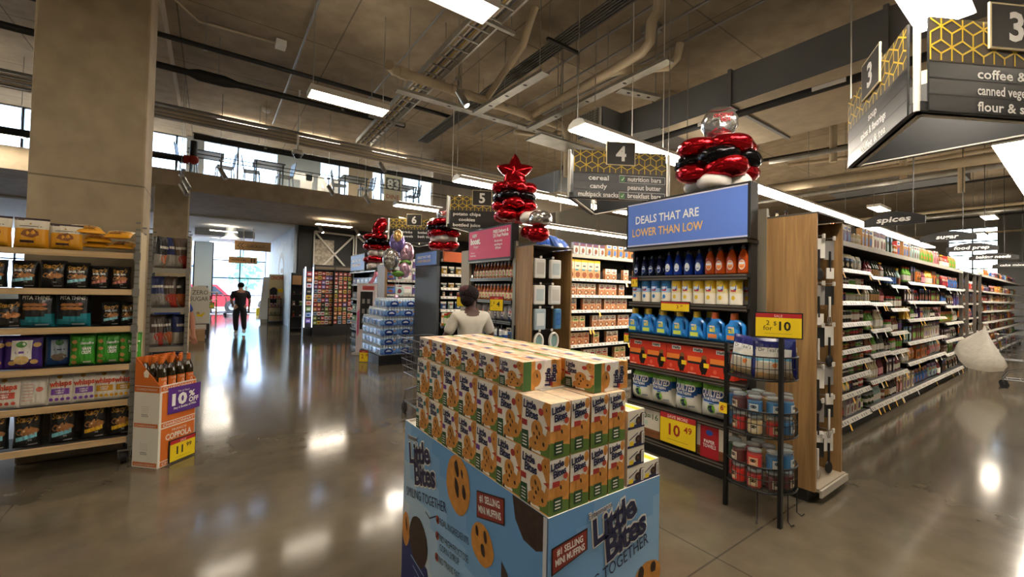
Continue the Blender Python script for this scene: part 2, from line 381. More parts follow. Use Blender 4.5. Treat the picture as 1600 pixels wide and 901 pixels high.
m = MB(); m.box(-.5, 6.3, 13.72, 13.74, 4.5, 5.55, mat('d9ecef', .03, a=.12, spec=.5))
gl = m.build('glass_balustrade', label='clear glass balustrade along the mezzanine edge above the beam', cat='balustrade')
r_ = MB(); r_.tube(((-.5, 13.73, 5.56), (6.3, 13.73, 5.56)), .02, MULL)
r_.build('handrail', gl)
m = MB(); m.box(4.62, 5.22, 13.9, 13.94, 4.5, 5.45, mat('d9c7a4', .6))
F = Face.flat(m, (4.62, 13.9, 4.5), (1, 0, 0), (0, 0, 1)); F.rect(.05, .45, .55, .85, mat('3d3a36', .6)); F.text('83', .3, .5, .3, mat('f2eee4', .6), .003, bold=.03)
F.text('DINE', .3, .15, .14, mat('a8543c', .6), .003, bold=.02)
m.build('number_sign', label='beige sign with white number 83 standing on the mezzanine', cat='sign')
m = MB()
F = Face.flat(m, (2.1, 14.95, 4.5), (1, 0, 0), (0, 0, 1))
for k, s in enumerate('TIM'):
    vv, ff, wd, _x = text_mesh(s, .06)
    q = [(v[0]*.72, v[1]*.72) for v in vv]; x0 = 2.05+k*.36
    for h in (0, .08): m.add([(x0+a*.8, 14.95+h, 4.5+b) for a, b in q], ff, mat('f3f1ea', .5))
m.build('standing_letters', label='tall white block letters standing on the mezzanine floor', cat='letters')
# ================================================================== LIGHTS AND CEILING SERVICES
LAMP = mat('fff1dc', .5, e=EMIT); LAMPC = mat('fff3e2', .5, e=EMIT*1.15); ADDED_UPL = mat('fff1dc', .6, e=EMIT*.25); HOUS = mat('e6e2d8', .5); GALV = mat('a9a79f', .38, m=.75, var=.15, sc=6); PIPEB = mat('191817', .55)
BEIGE = mat('c2b193', .7, var=.1, sc=4); CONDT = mat('8e8a82', .4, m=.6); DUCT = mat('7b7c7d', .5, m=.35, var=.12, sc=1.5); RED = mat('a32419', .5)
def troffer():
    o = thing('ceiling_light', 'x', 'ceiling light')
    h = MB(); h.box(-.61, .61, -.18, .18, .03, .09, HOUS); h.box(-.61, .61, -.18, -.165, 0, .03, HOUS); h.box(-.61, .61, .165, .18, 0, .03, HOUS); h.box(-.61, -.595, -.165, .165, 0, .03, HOUS); h.box(.595, .61, -.165, .165, 0, .03, HOUS)
    for k in range(1, 5): h.box(-.595, .595, -.165+.066*k-.006, -.165+.066*k+.006, .008, .02, mat('f4f0e4', .4))
    h.build('housing', o)
    MB().box(-.594, .594, -.164, .164, .02, .028, LAMP).build('diffuser', o)
    MB().box(-.5, .5, -.12, .12, .091, .094, ADDED_UPL).build('added_uplight', o)  # glowing plate added on the housing top to brighten the slab
    r = MB()
    for x in (-.55, .55): MB().tube(((x, 0, .09), (x, 0, ZC-4.602)), .006, GALV, 6).build('hanging_rod', o)
    return Proto(o)
PTF = troffer()
LX = ((1.8, 3.85, 'ceiling light panel at the top edge above the main aisle'), (1.75, 7.1, 'bright ceiling panel hanging over the main aisle past the foremost one'),
      (-3.85, 13.0, 'ceiling light panel behind the big concrete column at far left'), (1.8, .6, ''), (-3.5, 3.85, ''), (-3.5, .6, ''), (-3.5, 7.1, ''), (-7.5, 3.85, ''), (-7.5, 7.1, ''), (-7.5, 11, ''), (1.8, -3, ''), (-3.5, -3, ''), (5.5, -3, ''), (10, -3, ''), (-11, 6, ''), (-11, 11, ''))
for x, y, lb in LX:
    PTF.put((x, y, 4.6), 0, lb or f'added ceiling light panel out of the picture that lights the store around the camera', 'ceiling light', 'ceiling light panels')  # entries with an empty text are unseen panels added for illumination
def strip(L=2.44):
    o = thing('strip_light', 'x', 'strip light')
    h = MB(); P = [(-.16, 0), (-.13, .06), (-.05, .1), (.05, .1), (.13, .06), (.16, 0)]
    h.prism(P, lambda a, b, k: (k, a, b), 0, L-.03, HOUS); h.build('housing', o)
    d = MB(); d.box(.03, L-.06, -.15, -.015, -.012, -.002, LAMPC); d.box(.03, L-.06, .015, .15, -.012, -.002, LAMPC); d.build('tube_lens', o)
    MB().box(.1, L-.13, -.045, .045, .101, .104, ADDED_UPL).build('added_uplight', o)  # upward glow added to the strip so the ceiling gets more light
    r = MB(); r.tube(((.03, 0, .1), (.03, 0, ZC-3.722)), .006, GALV, 6); r.build('hanging_rod', o)
    return Proto(o)
PS = strip()
AI = ((.66, 'the spice aisle', (2.1, 8.55, 11, 13.5, 16, 18.5)), (3.86, 'the cereal box aisle', tuple(3.72+2.46*k for k in range(8))), (7.15, 'the aisle past the pink sign', tuple(3.75+2.46*k for k in range(8))), (10.3, 'the aisle behind the water stack', tuple(3.7+2.46*k for k in range(6))))
for y, nm, xs in AI:
    for k, x in enumerate(xs):
        PS.put((x, y, 3.72), 0, f'{ORD[k+1]} strip light from the front over {nm}', 'strip light', f'strip lights over {nm}')
for k, (x, y) in enumerate(((18, 4.2), (22.5, 2.2), (22.5, -1.5), (16, -3), (28, 3))):
    PTF.put((x, y, 4.6), 0, 'small distant ceiling panel glowing above the far right shelves', 'ceiling light', 'distant ceiling panels')
for k in range(3): PTF.put((.35, 20+2.6*k, 3.72), 0, f'{ORD[k+1]} lobby ceiling light from the store side under the mezzanine', 'ceiling light', 'lobby lights', sc=(.75, .8, .11))
for x in (.6, 2.6, 4.8): PTF.put((x, 14.05, 6.15), 0, 'added flush ceiling light over the mezzanine tables, lights the walls behind', 'ceiling light', 'added mezzanine ceiling lights', sc=(1, 1, .09))  # lamps added behind the conduit bundle to light the mezzanine walls
for x in (3.5, 6): PTF.put((x, 15.8, 3.8), 0, 'flush light under the mezzanine above the gift card display', 'ceiling light', 'lights under the mezzanine', sc=(1, 1, .1))
def pipe(name, pts, r, m, label, cat='pipe', n=8, ties=(), group=None):
    o = MB().tube(pts, r, m, n).build(name, label=label, cat=cat, group=group)
    r0 = r[0] if isinstance(r, list) else r
    if ties:
        t = MB()
        for p in ties: t.tube((p, (p[0], p[1], ZC-.002)), .006, GALV, 5); t.box(p[0]-.03, p[0]+.03, p[1]-r0-.01, p[1]+r0+.01, p[2]-.02, p[2]+.02, GALV)
        t.build('hanger', o)
    return o
pipe('sprinkler_pipe', [(-5, 9, 5.7), (4.6, 8.9, 5.7)], .045, PIPEB, 'upper thin black sprinkler pipe crossing the bare ceiling', ties=[(-.2, 9, 5.7), (1.5, 8.95, 5.7), (3.2, 8.92, 5.7)])
pipe('sprinkler_pipe', [(-5, 9.6, 5.45), (-.45, 9.6, 5.45), (-.3, 9.6, 5.45), (.1, 9.6, 5.45), (.3, 9.6, 5.45), (3.6, 9.5, 5.45)], [.06, .06, .11, .11, .065, .06], PIPEB, 'thick black sprinkler pipe with swollen coupling below the thin one', ties=[(0, 9.6, 5.45), (2.2, 9.55, 5.45)])
for k in range(8):
    pipe('conduit', [(-6, 11.0+.13*k, 5.22), (11, 10.85+.13*k, 5.22)], .02 if k % 3 else .03, (CONDT, BEIGE)[k % 2], 'thin straight conduit in the ceiling bundle just before the mezzanine', 'conduit', 6, group='conduit bundle before the mezzanine')
pipe('drain_pipe', [(-5, 12.3, 4.5), (-.5, 12.3, 4.5), (-.42, 12.3, 4.55), (-.42, 12.3, 4.95)], .075, PIPEB, 'black pipe rising at a red elbow beside the mezzanine glass')
m = MB(); m.ell((-.42, 12.3, 4.52), .11, .11, .11, RED); m.tube(((-.6, 12.3, 4.5), (-.5, 12.3, 4.5)), .1, RED, 10); m.build('pipe_elbow', label='red pipe elbow at the corner of the mezzanine glass', cat='pipe')
pipe('sprinkler_main', [(-.42, 12.1, 5.02), (8, 12.1, 5.02)], .07, PIPEB, 'black main pipe running above the mezzanine glass', ties=[(1, 12.1, 5.02), (4, 12.1, 5.02)])
for k in range(4): pipe('cable_rail', [(-.6, 12.6+.2*k, 4.75+.05*(k % 2)), (7.5, 12.5+.2*k, 4.72+.05*(k % 2))], .012, (PIPEB, GALV)[k % 2], 'thin cable line strung before the mezzanine glass', 'cable', 5, ties=[(.9+1.3*k, 12.58+.2*k, 4.74+.05*(k % 2))], group='cable lines before the mezzanine')
# cable tray running toward the entrance
t = MB()
for x in (2.62, 2.98): t.bar((x, 1.5, 5.2), (x+.18, 10.6, 5.2), .03, .09, GALV)
for k in range(30): t.bar((2.62+.006*k, 1.6+.3*k, 5.17), (2.98+.006*k, 1.6+.3*k, 5.17), .02, .02, GALV)
tr = t.build('cable_tray', label='long galvanized ladder cable tray overhead toward the entrance', cat='cable tray')
for k in range(6): MB().tube(((2.67+.045*k, 1.5, 5.2), (2.85+.045*k, 10.6, 5.2)), .014, (mat('b49a52', .6), mat('d5d0c4', .6), mat('4a4d52', .6))[k % 3], 6).build('cable', tr)
for yy in (2.6, 4.6, 6.6, 8.6):
    h = MB(); h.bar((2.5, yy, 5.1), (3.25, yy, 5.1), .05, .04, GALV); h.tube(((2.55, yy, 5.1), (2.55, yy, ZC)), .007, GALV, 5); h.tube(((3.2, yy, 5.1), (3.2, yy, ZC)), .007, GALV, 5); h.build('trapeze_hanger', tr)
for k in range(6): pipe('conduit', [(4.4+.055*k, 1.2, 5.7), (4.42+.055*k, 7.2, 5.7), (4.3+.055*k, 7.6, 5.55), (4.35+.055*k, 10.5, 5.55)], .019, mat('5a5853', .45, m=.5), 'dark conduit in the tight overhead bundle beside the cable tray', 'conduit', 6, group='overhead conduit bundle')
for yy in (3.1, 5.1):
    h = MB(); h.bar((4.25, yy, 5.66), (4.95, yy, 5.66), .05, .04, PIPEB); h.tube(((4.3, yy, 5.66), (4.3, yy, ZC)), .008, GALV, 5); h.tube(((4.9, yy, 5.66), (4.9, yy, ZC)), .008, GALV, 5); h.build('conduit_hanger', label=('nearer' if yy < 4 else 'farther')+' black trapeze hanger under the dark conduit bundle', cat='hanger')
for x, lb in ((2.9, 'left of the cable tray'), (5.48, 'right of the conduit bundle'), (6.05, 'beside the ceiling junction box'), (6.72, 'nearest the big duct')):
    pipe('conduit', [(x, -2, 6.12), (x+.03, 10.5, 6.12)], .022, CONDT, f'single grey conduit on the slab {lb}', 'conduit', 6)
pipe('conduit', [(1.27, 13.4, 6.14), (1.25, 3, 6.14)], .02, CONDT, 'straight grey conduit on the slab above the main aisle', 'conduit', 6)
pipe('conduit', [(-.66, 6.5, 6.16), (-.6, 8.6, 6.16), (-.3, 9.05, 6.16), (.86, 8.95, 6.16)], .02, BEIGE, 'bent cream conduit on the slab near the big column', 'conduit', 6)
MB().box(.85, 1.02, 8.82, 9.05, 6.1, 6.2, HOUS).build('junction_box', label='cream box at the end of the bent conduit', cat='box')
MB().box(5.95, 6.2, 4.35, 4.6, 6.14, 6.26, GALV).build('junction_box', label='grey junction box on the slab above aisle 4', cat='box')
BEL = [(2.1, 6.25, 5.0), (2.2, 6.36, 5.0), (3.9, 6.36, 5.0), (5.72, 6.36, 5.0), (5.85, 6.36, 4.94), (5.9, 6.36, 4.8), (5.9, 6.36, 4.0)]
b = pipe('waste_pipe', BEL, .075, BEIGE, 'thick cream waste pipe crossing above the aisles and dropping down', n=12, ties=[(3.4, 6.36, 5.0), (4.3, 6.36, 5.0)])
for x in (2.3, 3.2, 4.0, 4.85, 5.6): MB().tube(((x, 6.36, 5), (x+.14, 6.36, 5)), .088, BEIGE, 12).build('coupling', b)
b = pipe('waste_pipe', [(4.95, 6.3, 5.02), (4.9, 4.3, 5.02), (4.88, 3.75, 5.04), (4.88, 3.62, 5.12), (4.88, 3.6, 5.4), (4.95, 3.55, 5.55), (4.95, 3.5, ZC)], .07, BEIGE, 'cream waste pipe with elbows rising into the slab above aisle 4', n=12, ties=[(4.92, 5.5, 5.02), (4.9, 4.4, 5.02)])
pipe('waste_pipe', [(4.9, 4.35, 5.0), (5.1, 4.1, 5.0), (5.45, 3.7, 5.0), (5.5, 3.6, 5.1), (5.5, 3.55, 5.3)], .06, BEIGE, 'short cream branch pipe ending in a trap beside the riser', n=12)
pipe('waste_pipe', [(3.72, 4.75, 5.75), (3.68, 4.85, 5.5), (3.7, 5.0, 5.3), (3.9, 6.3, 5.05)], .055, BEIGE, 'slim cream pipe running diagonally from a slab collar', n=12)
pipe('waste_pipe', [(5.0, 7.0, 4.9), (5.7, 6.9, 4.95), (5.9, 6.4, 4.95)], .045, BEIGE, 'thin cream pipe joining behind the thick one', n=10)
def chan(a, b, lb, tq=(.3, .93)):
    o = MB(); a = Vector(a); b = Vector(b); d = (b-a).normalized(); s = d.cross(Vector((0, 0, 1)))
    for k in (-1, 1): o.bar(a+s*.075*k, b+s*.075*k, .008, .05, GALV)
    o.bar(a-Vector((0, 0, .02)), b-Vector((0, 0, .02)), .15, .008, GALV)
    L = (b-a).length
    for q in (.25, .5, .75): p = a+d*L*q-Vector((0, 0, .0245)); o.ell(p, .04, .025, .001, PIPEB, 8, 4)
    for q in tq: p = a+d*L*q; o.tube((p, (p.x, p.y, ZC-.002)), .006, GALV, 5)
    o.build('metal_channel', label=lb, cat='channel')
chan((2.4, 6.74, 4.9), (6.2, 6.64, 4.9), 'long galvanized channel hung crosswise below the waste pipe')
chan((3.84, 6.6, 4.84), (3.9, 4.7, 4.84), 'shorter galvanized channel hung toward the camera beside the cable tray', (.04, .93))
chan((5.05, 6.55, 4.84), (5.04, 3.4, 4.84), 'long galvanized channel hung toward the camera above aisle 4')
chan((5.15, 4.4, 4.84), (5.9, 4.2, 4.84), 'short galvanized channel stub beside the big duct')
m = MB(); m.box(4.7, 6.1, 5.75, 6.2, 4.42, 4.45, GALV); m.tube(((5.2, 5.9, 4.45), (5.2, 5.9, ZC-.002)), .006, GALV, 5); m.tube(((5.7, 5.9, 4.45), (5.7, 5.9, ZC-.002)), .006, GALV, 5)
m.build('metal_plate', label='hanging galvanized sheet at the waste pipe drop', cat='plate')
# air duct
d = MB(); d.box(6.26, 8.3, -6, 4.4, 4.47, 4.98, DUCT, d=mat('b3a58e', .7, var=.1)); 
for yy in (-4, -2.2, -.4, 1.4, 3.2): d.box(6.23, 8.33, yy-.025, yy+.025, 4.44, 5.01, DUCT)
du = d.build('air_duct', label='large grey rectangular air duct running along the ceiling', cat='duct')
d = MB(); d.add([(6.26, 4.4, 4.5), (8.3, 4.4, 4.5), (8.3, 4.4, 4.98), (6.26, 4.4, 4.98), (6.35, 5.4, 4.65), (7.4, 5.4, 4.65), (7.4, 5.4, 5.1), (6.35, 5.4, 5.1)], ((0, 1, 5, 4), (1, 2, 6, 5), (2, 3, 7, 6), (3, 0, 4, 7), (4, 5, 6, 7)), DUCT)
d.box(5.85, 7.3, 5.35, 6.0, 4.65, 5.1, DUCT); d.build('duct_branch', du)
g = MB(); g.box(5.78, 5.84, 5.38, 5.97, 4.68, 5.08, mat('c8c4ba', .5))
for k in range(9): g.box(5.765, 5.78, 5.4+.065*k, 5.42+.065*k, 4.7, 5.06, mat('8d8a84', .5))
for k in range(7): g.box(5.765, 5.779, 5.4, 5.95, 4.72+.05*k, 4.735+.05*k, mat('8d8a84', .5))
g.build('grille', du, label='pale louvred air grille')
d = MB(); d.box(6.6, 8.3, 7.4, 9.9, 4.0, 4.5, DUCT, d=mat('a99c88', .7)); [d.tube(((7.4, yy, 4.5), (7.4, yy, ZC-.002)), .01, GALV, 5) for yy in (7.8, 9.6)]; d.build('air_duct', label='second grey duct beyond, above aisles 5 and 6', cat='duct')
o = pipe('sprinkler_pipe', [(6.0, 6.6, 4.25), (6.55, -6, 4.25)], .055, PIPEB, 'long black pipe below the large duct with white tags')
for yy in (3.4, .2): MB().box(6.36-(yy-1)*.04-.02, 6.36-(yy-1)*.04+.05, yy-.02, yy+.02, 4.25, 4.47, GALV).build('hanger', o)
for yy in (3.6, 2.1, .9): MB().bar((6.13-(yy-3.6)*.044, yy, 4.25), (6.13-(yy-3.85)*.044, yy-.35, 4.25), .125, .05, HOUS).build('pipe_tag', o, label='white wrap tag')
for k, (yy, z, r) in enumerate(((-2.2, 4.3, .05), (2.5, 4.12, .09), (3.0, 4.46, .07), (5, 5.6, .05), (-1, 5.3, .05))):
    pipe('cross_pipe', [(9+k, yy+6, z), (10.5+k*1.6, -6, z)], r, (GALV, BEIGE, GALV, PIPEB, BEIGE)[k], ('galvanized pipe', 'wide cream pipe', 'grey pipe', 'black pipe', 'thin cream pipe')[k]+' crossing high above the spice aisle', ties=[(9.5+k, yy+3, z)])
for k in range(7):
    x = 13+2.6*k
    pipe('cross_pipe', [(x, 7.0, 4.75+.2*(k % 3)), (x, -6, 4.75+.2*(k % 3))], (.05, .08, .035)[k % 3], (BEIGE, GALV, PIPEB)[k % 3], f'{ORD[k+1]} crosswise pipe in the row above the far right shelves', ties=[(x, 2.4, 4.75+.2*(k % 3))])
d = MB()
d.box(19.3, 20.3, 2.4, 6, 5.6, 5.95, DUCT); d.build('duct_run', label='distant grey duct section above the far right shelves', cat='duct')
for k, x in enumerate((9.2, 11.5, 14)):
    pipe('drop_pipe', [(x, 2.8-.5*k, ZC), (x, 2.8-.5*k, 4.1)], .06, BEIGE, f'{ORD[k+1]} vertical cream pipe from the left dropping from the slab above the spice shelves')
# spot lights, cameras
def spot(x, y, z, lb, on=True, rz=0.):
    o = thing('track_spotlight', lb, 'spotlight', (x, y, z), rz)
    MB().tube(((0, 0, .12), (.12, -.1, -.12)), .055, GALV, 12).build('lamp_head', o)
    MB().tube(((.12, -.1, -.121), (.123, -.103, -.126)), .045, mat('fff4dc', .4, e=6.) if on else mat('d8d4c8', .2, m=.5), 12).build('lens', o)
    MB().tube(((0, 0, .1), (0, 0, .3)), .015, GALV, 6).tube(((0, 0, .3), (0, 0, .34)), .05, GALV, 8).build('bracket', o)
    return o
for x, y, z, lb, on in ((2.48, 12, 4.2, 'spotlight hanging before the mezzanine beam near its middle', False), (3.45, 12, 4.1, 'spotlight hanging before the mezzanine beam on its right', False), (3.75, 11.7, 5.0, 'large tilted spotlight head at the cable tray end', False), (3.2, 6.1, 4.75, 'lit spotlight under the crosswise channel', True), (-.6, 12.4, 3.95, 'upper spotlight before the second concrete column', False), (-.62, 12.1, 3.75, 'lower spotlight before the second concrete column', False), (.1, 12.4, 4.3, 'spotlight by the red pipe elbow', False), (3.27, 17.2, 3.8, 'glowing wall spotlight left above the black wall', True), (4.6, 17.2, 3.85, 'glowing wall spotlight right above the black wall', True)):
    o = spot(x, y, z, lb, on)
    if z < 4.0 and y > 17: continue
    MB().tube(((0, 0, .34), (0, 0, ZC-z-.002 if y < 13 else .4)), .008, GALV, 5).build('rod', o)
o = thing('security_camera', 'white dome security camera on a rod above the main aisle', 'camera', (1.57, 11, 4.72))
MB().tube(((0, 0, .1), (0, 0, ZC-4.72)), .025, HOUS, 8).build('rod', o); MB().lathe([(.02, .12), (.1, .1), (.13, .04), (.12, 0)], HOUS).build('cap', o); MB().ell((0, 0, 0), .09, .09, .09, mat('222222', .1)).build('dome', o)
o = thing('smoke_detector', 'small white detector on the slab above the main aisle', 'detector', (1.05, 12.7, 6.16)); MB().lathe([(.1, .1), (.1, .03), (.06, 0)], HOUS).build('body', o)
# long hanging cords
for k, (x, y, z) in enumerate(((5.0, 4.0, 3.45), (5.62, 3.9, 3.1), (3.6, 7.0, 3.7), (5.6, 6.2, 3.2))):
    pipe('suspension_wire', [(x, y, z), (x, y, ZC)], .008, HOUS, ('pale drop cord beside the aisle 4 light', 'thin grey rod near the balloon stack', 'curved pale drop cord above the aisle 5 light', 'thin rod above aisle 5')[k], 'wire', 5)
# ================================================================== PRODUCT BUILDERS (front faces local -Y, origin at the base centre)
def FF(mb, y=0., x=0., z=0.): return Face.flat(mb, (x, y, z), (1, 0, 0), (0, 0, 1))      # drawing plane facing -Y
TXT = mat('1b1b1b', .5); NAVY = mat('1d2350', .45); YEL = mat('f2d21c', .5); REDP = mat('b8252a', .5); ORANGE = mat('d9701f', .5)
def bag_fn(w, h, d, ry=0.):
    def S(a, b, l):
        u = min(1, abs(2*a/w)); v = min(1, max(0, b/h)); t = d/2*max(0, 1-u**2.6)**.6*max(0, 1-abs(2*v-1)**3.2)**.7*(1.25-.5*v)
        t += .035*d*(math.sin(31*a/w+9*v)+.5*math.sin(17*v-11*a/w))*(1-u)*(1 if .08 < v < .92 else 0)
        return Vector((a*(1-.06*(1-abs(2*v-1))), -(t+l), b))
    return S
def bag_mesh(w, h, d, paint, deco=None, nx=12, nz=14, rough=.35):
    m = MB(); S = bag_fn(w, h, d)
    for s in (1, -1):
        for i in range(nx):
            for j in range(nz):
                q = [S(-w/2+w*a/nx, h*b/nz, 0) for a, b in ((i, j), (i+1, j), (i+1, j+1), (i, j+1))]
                if s < 0: q = [Vector((p.x, -p.y, p.z)) for p in q][::-1]
                mm = paint((i+.5)/nx, (j+.5)/nz) if callable(paint) else paint
                m.add(q, ((0, 1, 2, 3),), mm, True)
    if deco: deco(Face(m, S), w, h)
    return m
def wobble(F, cx, cy, rx, ry, m, h=.003, n=14, seed=1):
    R = random.Random(seed); F.poly([(cx+rx*R.uniform(.75, 1.1)*math.cos(2*PI*k/n), cy+ry*R.uniform(.75, 1.1)*math.sin(2*PI*k/n)) for k in range(n)], m, h)
def bottle_prof(r, h, neck=.3, nr=.35): return [(r*.9, 0), (r, h*.03), (r, h*(1-neck)*.93), (r*.85, h*(1-neck)), (r*nr, h*(1-neck*.45)), (r*nr, h)]
def carton(w, d, h, base, deco=None, top=None, side=None):
    m = MB(); m.box(-w/2, w/2, -d/2, d/2, 0, h, base, u=top or base, l=side or base, r=side or base)
    if deco: deco(FF(m, -d/2), w, h)
    return m
# ================================================================== ENDCAP WITH THE BLUE SIGN (spice gondola)
def endcap(name, label, x, y0, y1, lips, zt, xb=.42, board=None):
    o = thing(name, label, 'shelf unit', (x, y0, 0)); W_ = y1-y0
    MB().box(xb-.03, xb, 0, W_, .1, zt, SHELFB).build('back_panel', o)
    MB().box(.03, xb, 0, W_, 0, lips[-1]-.03, BLACK).build('base', o)
    for z in lips:
        s = MB(); s.box(0, xb-.03, .005, W_-.005, z-.005, z+.02, SHELFB); s.box(-.012, .004, .005, W_-.005, z-.03, z+.022, mat('3a3733', .35, m=.4))
        for k in (-.02, .008): s.box(-.016, -.012, .005, W_-.005, z+k, z+k+.008, mat('8b8377', .35, m=.6))
        s.build('shelf', o)
    for yy in (0, W_-.02): MB().box(.05, xb, yy, yy+.02, .1, zt, SHELFB).build('side_panel', o)
    c = MB(); c.box(-.05, xb, -.01, W_+.01, zt-.03, zt, SHELFB); c.box(-.07, -.05, -.02, W_+.02, zt-.035, zt-.01, mat('7c756a', .35, m=.5)); c.build('canopy', o)
    return o
ECA = endcap('endcap_shelf', 'black endcap shelf unit under the blue deals sign beside the oak panel', 3.65, 1.70, 2.92, (1.77, 1.50, 1.17, .845, .467, .125), 2.085)
def sign_box(x, y0, y1, z0, z1, col, label, dep=.13, frame=BLACK):
    m = MB(); m.box(x, x+dep, y0, y1, z0, z1, frame, r=mat('6d6b66', .6)); b = .022
    F = Face.flat(m, (x, y1, z0), (0, -1, 0), (0, 0, 1)); F.rect(b, b, y1-y0-b, z1-z0-b, col, .002)
    return m, F, y1-y0, z1-z0
BLUE = mat('5f82d8', .45); SKYW = mat('f6f4ee', .45); PEACH = mat('f0bf72', .45)
m, F, w, h = sign_box(3.6, 1.66, 2.93, 2.085, 2.56, BLUE, '')
F.rect(.02, h-.03, w-.02, h-.018, mat('d9d7e4', .4), .004); F.rect(.02, .012, w-.02, .026, mat('c9cbe6', .4), .004)
F.text('DEALS THAT ARE', .47, .245, .078, SKYW, .004, bold=.018, w=.7); F.text('LOWER THAN LOW', .47, .115, .078, PEACH, .004, bold=.018, w=.78)
m.build('header_sign', label='blue header sign lettered deals that are lower than low on the near endcap', cat='sign')
# oak wing panels with the niche of hanging utensils
def wing(y0, y1, x0, x1, zt, label, items=True):
    o = thing('wing_panel_unit', label, 'shelf unit', (x0, y0, 0)); d = y1-y0; w = x1-x0
    MB().box(0, .025, 0, d-.07, .1, zt, WOOD).build('front_panel', o)
    MB().box(w-.025, w, 0, d, .1, zt-.015, WOOD).build('rear_panel', o)
    MB().box(-.01, .03, d-.07, d, 0.02, zt+.09, mat('8f8778', .35, m=.55)).build('post', o)
    MB().box(.025, w-.025, d-.02, d, .1, zt, mat('2b2622', .6)).build('back_panel', o)
    MB().box(-.0, w+.01, -.01, d, zt, zt+.015, mat('4a463f', .5)).build('top_cap', o)
    s = MB(); s.box(.025, w+.02, -.02, d-.02, .1, .125, mat('9c8f7c', .5)); s.box(.03, w+.03, -.035, -.02, .06, .115, mat('a39a8a', .4)); s.build('bottom_shelf', o)
    MB().box(.02, w-.02, .06, d, 0, .1, BLACK).build('plinth', o)
    for zz in (2.1, 1.72, 1.38, 1.05, .78, .5):
        for xx in (.17, .4):
            if zz > zt-.1: continue
            k = MB(); k.tube(((xx, d-.02, zz), (xx, .02, zz+.005)), .005, mat('b0aca4', .3, m=.8), 6); k.box(xx-.018, xx+.018, .0, .012, zz-.015, zz+.02, mat('cfcac0', .5)); k.build('hook', o)
    return o
wing(1.27, 1.70, 3.83, 4.42, 2.265, 'oak laminate wing panel with hook niche at the end of the spice aisle')
UT = mat('1e1d1d', .45); UTW = mat('dcd8cf', .5)
def utensil(k):
    o = thing('hanging_utensil', 'x', 'utensil')
    MB().box(-.05, .05, -.004, .004, -.17, -.01, (UTW, mat('8e8a86', .5), UT)[k]).build('card', o)
    m = MB(); m.tube(((0, -.012, -.1), (0, -.012, -.27)), .009, (UT, UT, UTW)[k % 3], 8)
    if k % 3 == 0: m.ell((0, -.012, -.3), .035, .012, .05, UT)
    elif k % 3 == 1: m.box(-.035, .035, -.018, -.008, -.33, -.24, UTW)
    else:
        for s in (-.02, 0, .02): m.tube(((s*.3, -.012, -.25), (s, -.012, -.3), (s*.4, -.012, -.34)), .003, GALV, 5)
    m.build('tool', o); return Proto(o)
PU = [utensil(k) for k in range(3)]
UN = ('black spoon', 'pale turner', 'wire whisk')
for i, (zz, wd) in enumerate(((2.1, 'top'), (1.72, 'second'), (1.38, 'third'), (1.05, 'fourth'), (.78, 'fifth'), (.5, 'lowest'))):
    for j, xx in enumerate((4.0, 4.23)):
        PU[(i+j) % 3].put((xx, 1.315, zz-.005), -.75+.3*j, f'{UN[(i+j) % 3]} hanging on the {("front", "rear")[j]} hook, {wd} row of the oak niche', 'utensil', 'utensils hanging in the oak niche')
def front(P, x, ys, z, label, cat, group, rz=-PI/2, dx=0.):
    for k, y in enumerate(ys): P.put((x+dx, y, z), rz+random.uniform(-.05, .05), label(k) if callable(label) else label, cat, group)
# dish soap
def soap(r, h, body, lab, cap='3a3a3e'):
    bm_ = mat(body, .12, t=.35, spec=.6); o = MB().lathe([(r*.75, 0), (r, h*.06), (r*.97, h*.45), (r*.86, h*.6), (r*.5, h*.78), (r*.3, h*.84), (r*.3, h*.88)], bm_, sy=.62, n=18).build('dish_soap_bottle')
    MB().lathe([(r*.38, h*.86), (r*.38, h*.93), (r*.2, h*.95), (r*.2, h)], mat(cap, .4), n=12).build('cap', o)
    l = MB(); Fc = Face(l, lambda a, b, k: Vector((a, -(r*.62*math.sqrt(max(.05, 1-(a/r/1.02)**2))+k), b)))
    Fc.oval(0, h*.33, r*.56, h*.17, mat('dfe4ea', .4), .002, 16); Fc.oval(0, h*.33, r*.48, h*.145, mat(lab, .4), .0025, 16); Fc.rect(-r*.42, h*.34, r*.42, h*.41, mat('f2f4f6', .4), .0035, 3); Fc.rect(-r*.3, h*.25, r*.3, h*.28, mat(body, .4), .0035, 3); l.build('label', o, label='white oval label')
    return Proto(o)
S1, S2, S3 = soap(.037, .21, '14204f', '2c4fa0'), soap(.045, .24, '1638a6', 'e8eef8'), soap(.049, .255, 'd2551a', 'f4a04a')
for k, y in enumerate((2.87, 2.775, 2.685, 2.59)): S1.put((3.71, y, 1.79), -PI/2, 'small navy dish soap bottle in the row at the far end of the top shelf', 'bottle', 'navy dish soap bottles')
for k, y in enumerate((2.485, 2.385, 2.275, 2.165)): S2.put((3.71, y, 1.79), -PI/2, 'bright blue dish soap bottle in the middle of the top endcap shelf', 'bottle', 'blue dish soap bottles')
for k, y in enumerate((2.06, 1.965, 1.865, 1.765)): S3.put((3.71, y, 1.79), -PI/2, 'orange dish soap bottle near the oak panel on the top endcap shelf', 'bottle', 'orange dish soap bottles')
for y in (2.82, 2.73, 2.64): S1.put((3.84, y, 1.79), -PI/2, 'navy dish soap bottle standing behind the first navy row', 'bottle', 'navy dish soap bottles behind')
for y in (2.43, 2.33): S2.put((3.85, y, 1.79), -PI/2, 'bright blue dish soap bottle standing behind the blue row', 'bottle', 'blue dish soap bottles behind')
for y in (2.0, 1.9, 1.81): S3.put((3.86, y, 1.79), -PI/2, 'orange dish soap bottle standing behind the orange row', 'bottle', 'orange dish soap bottles behind')
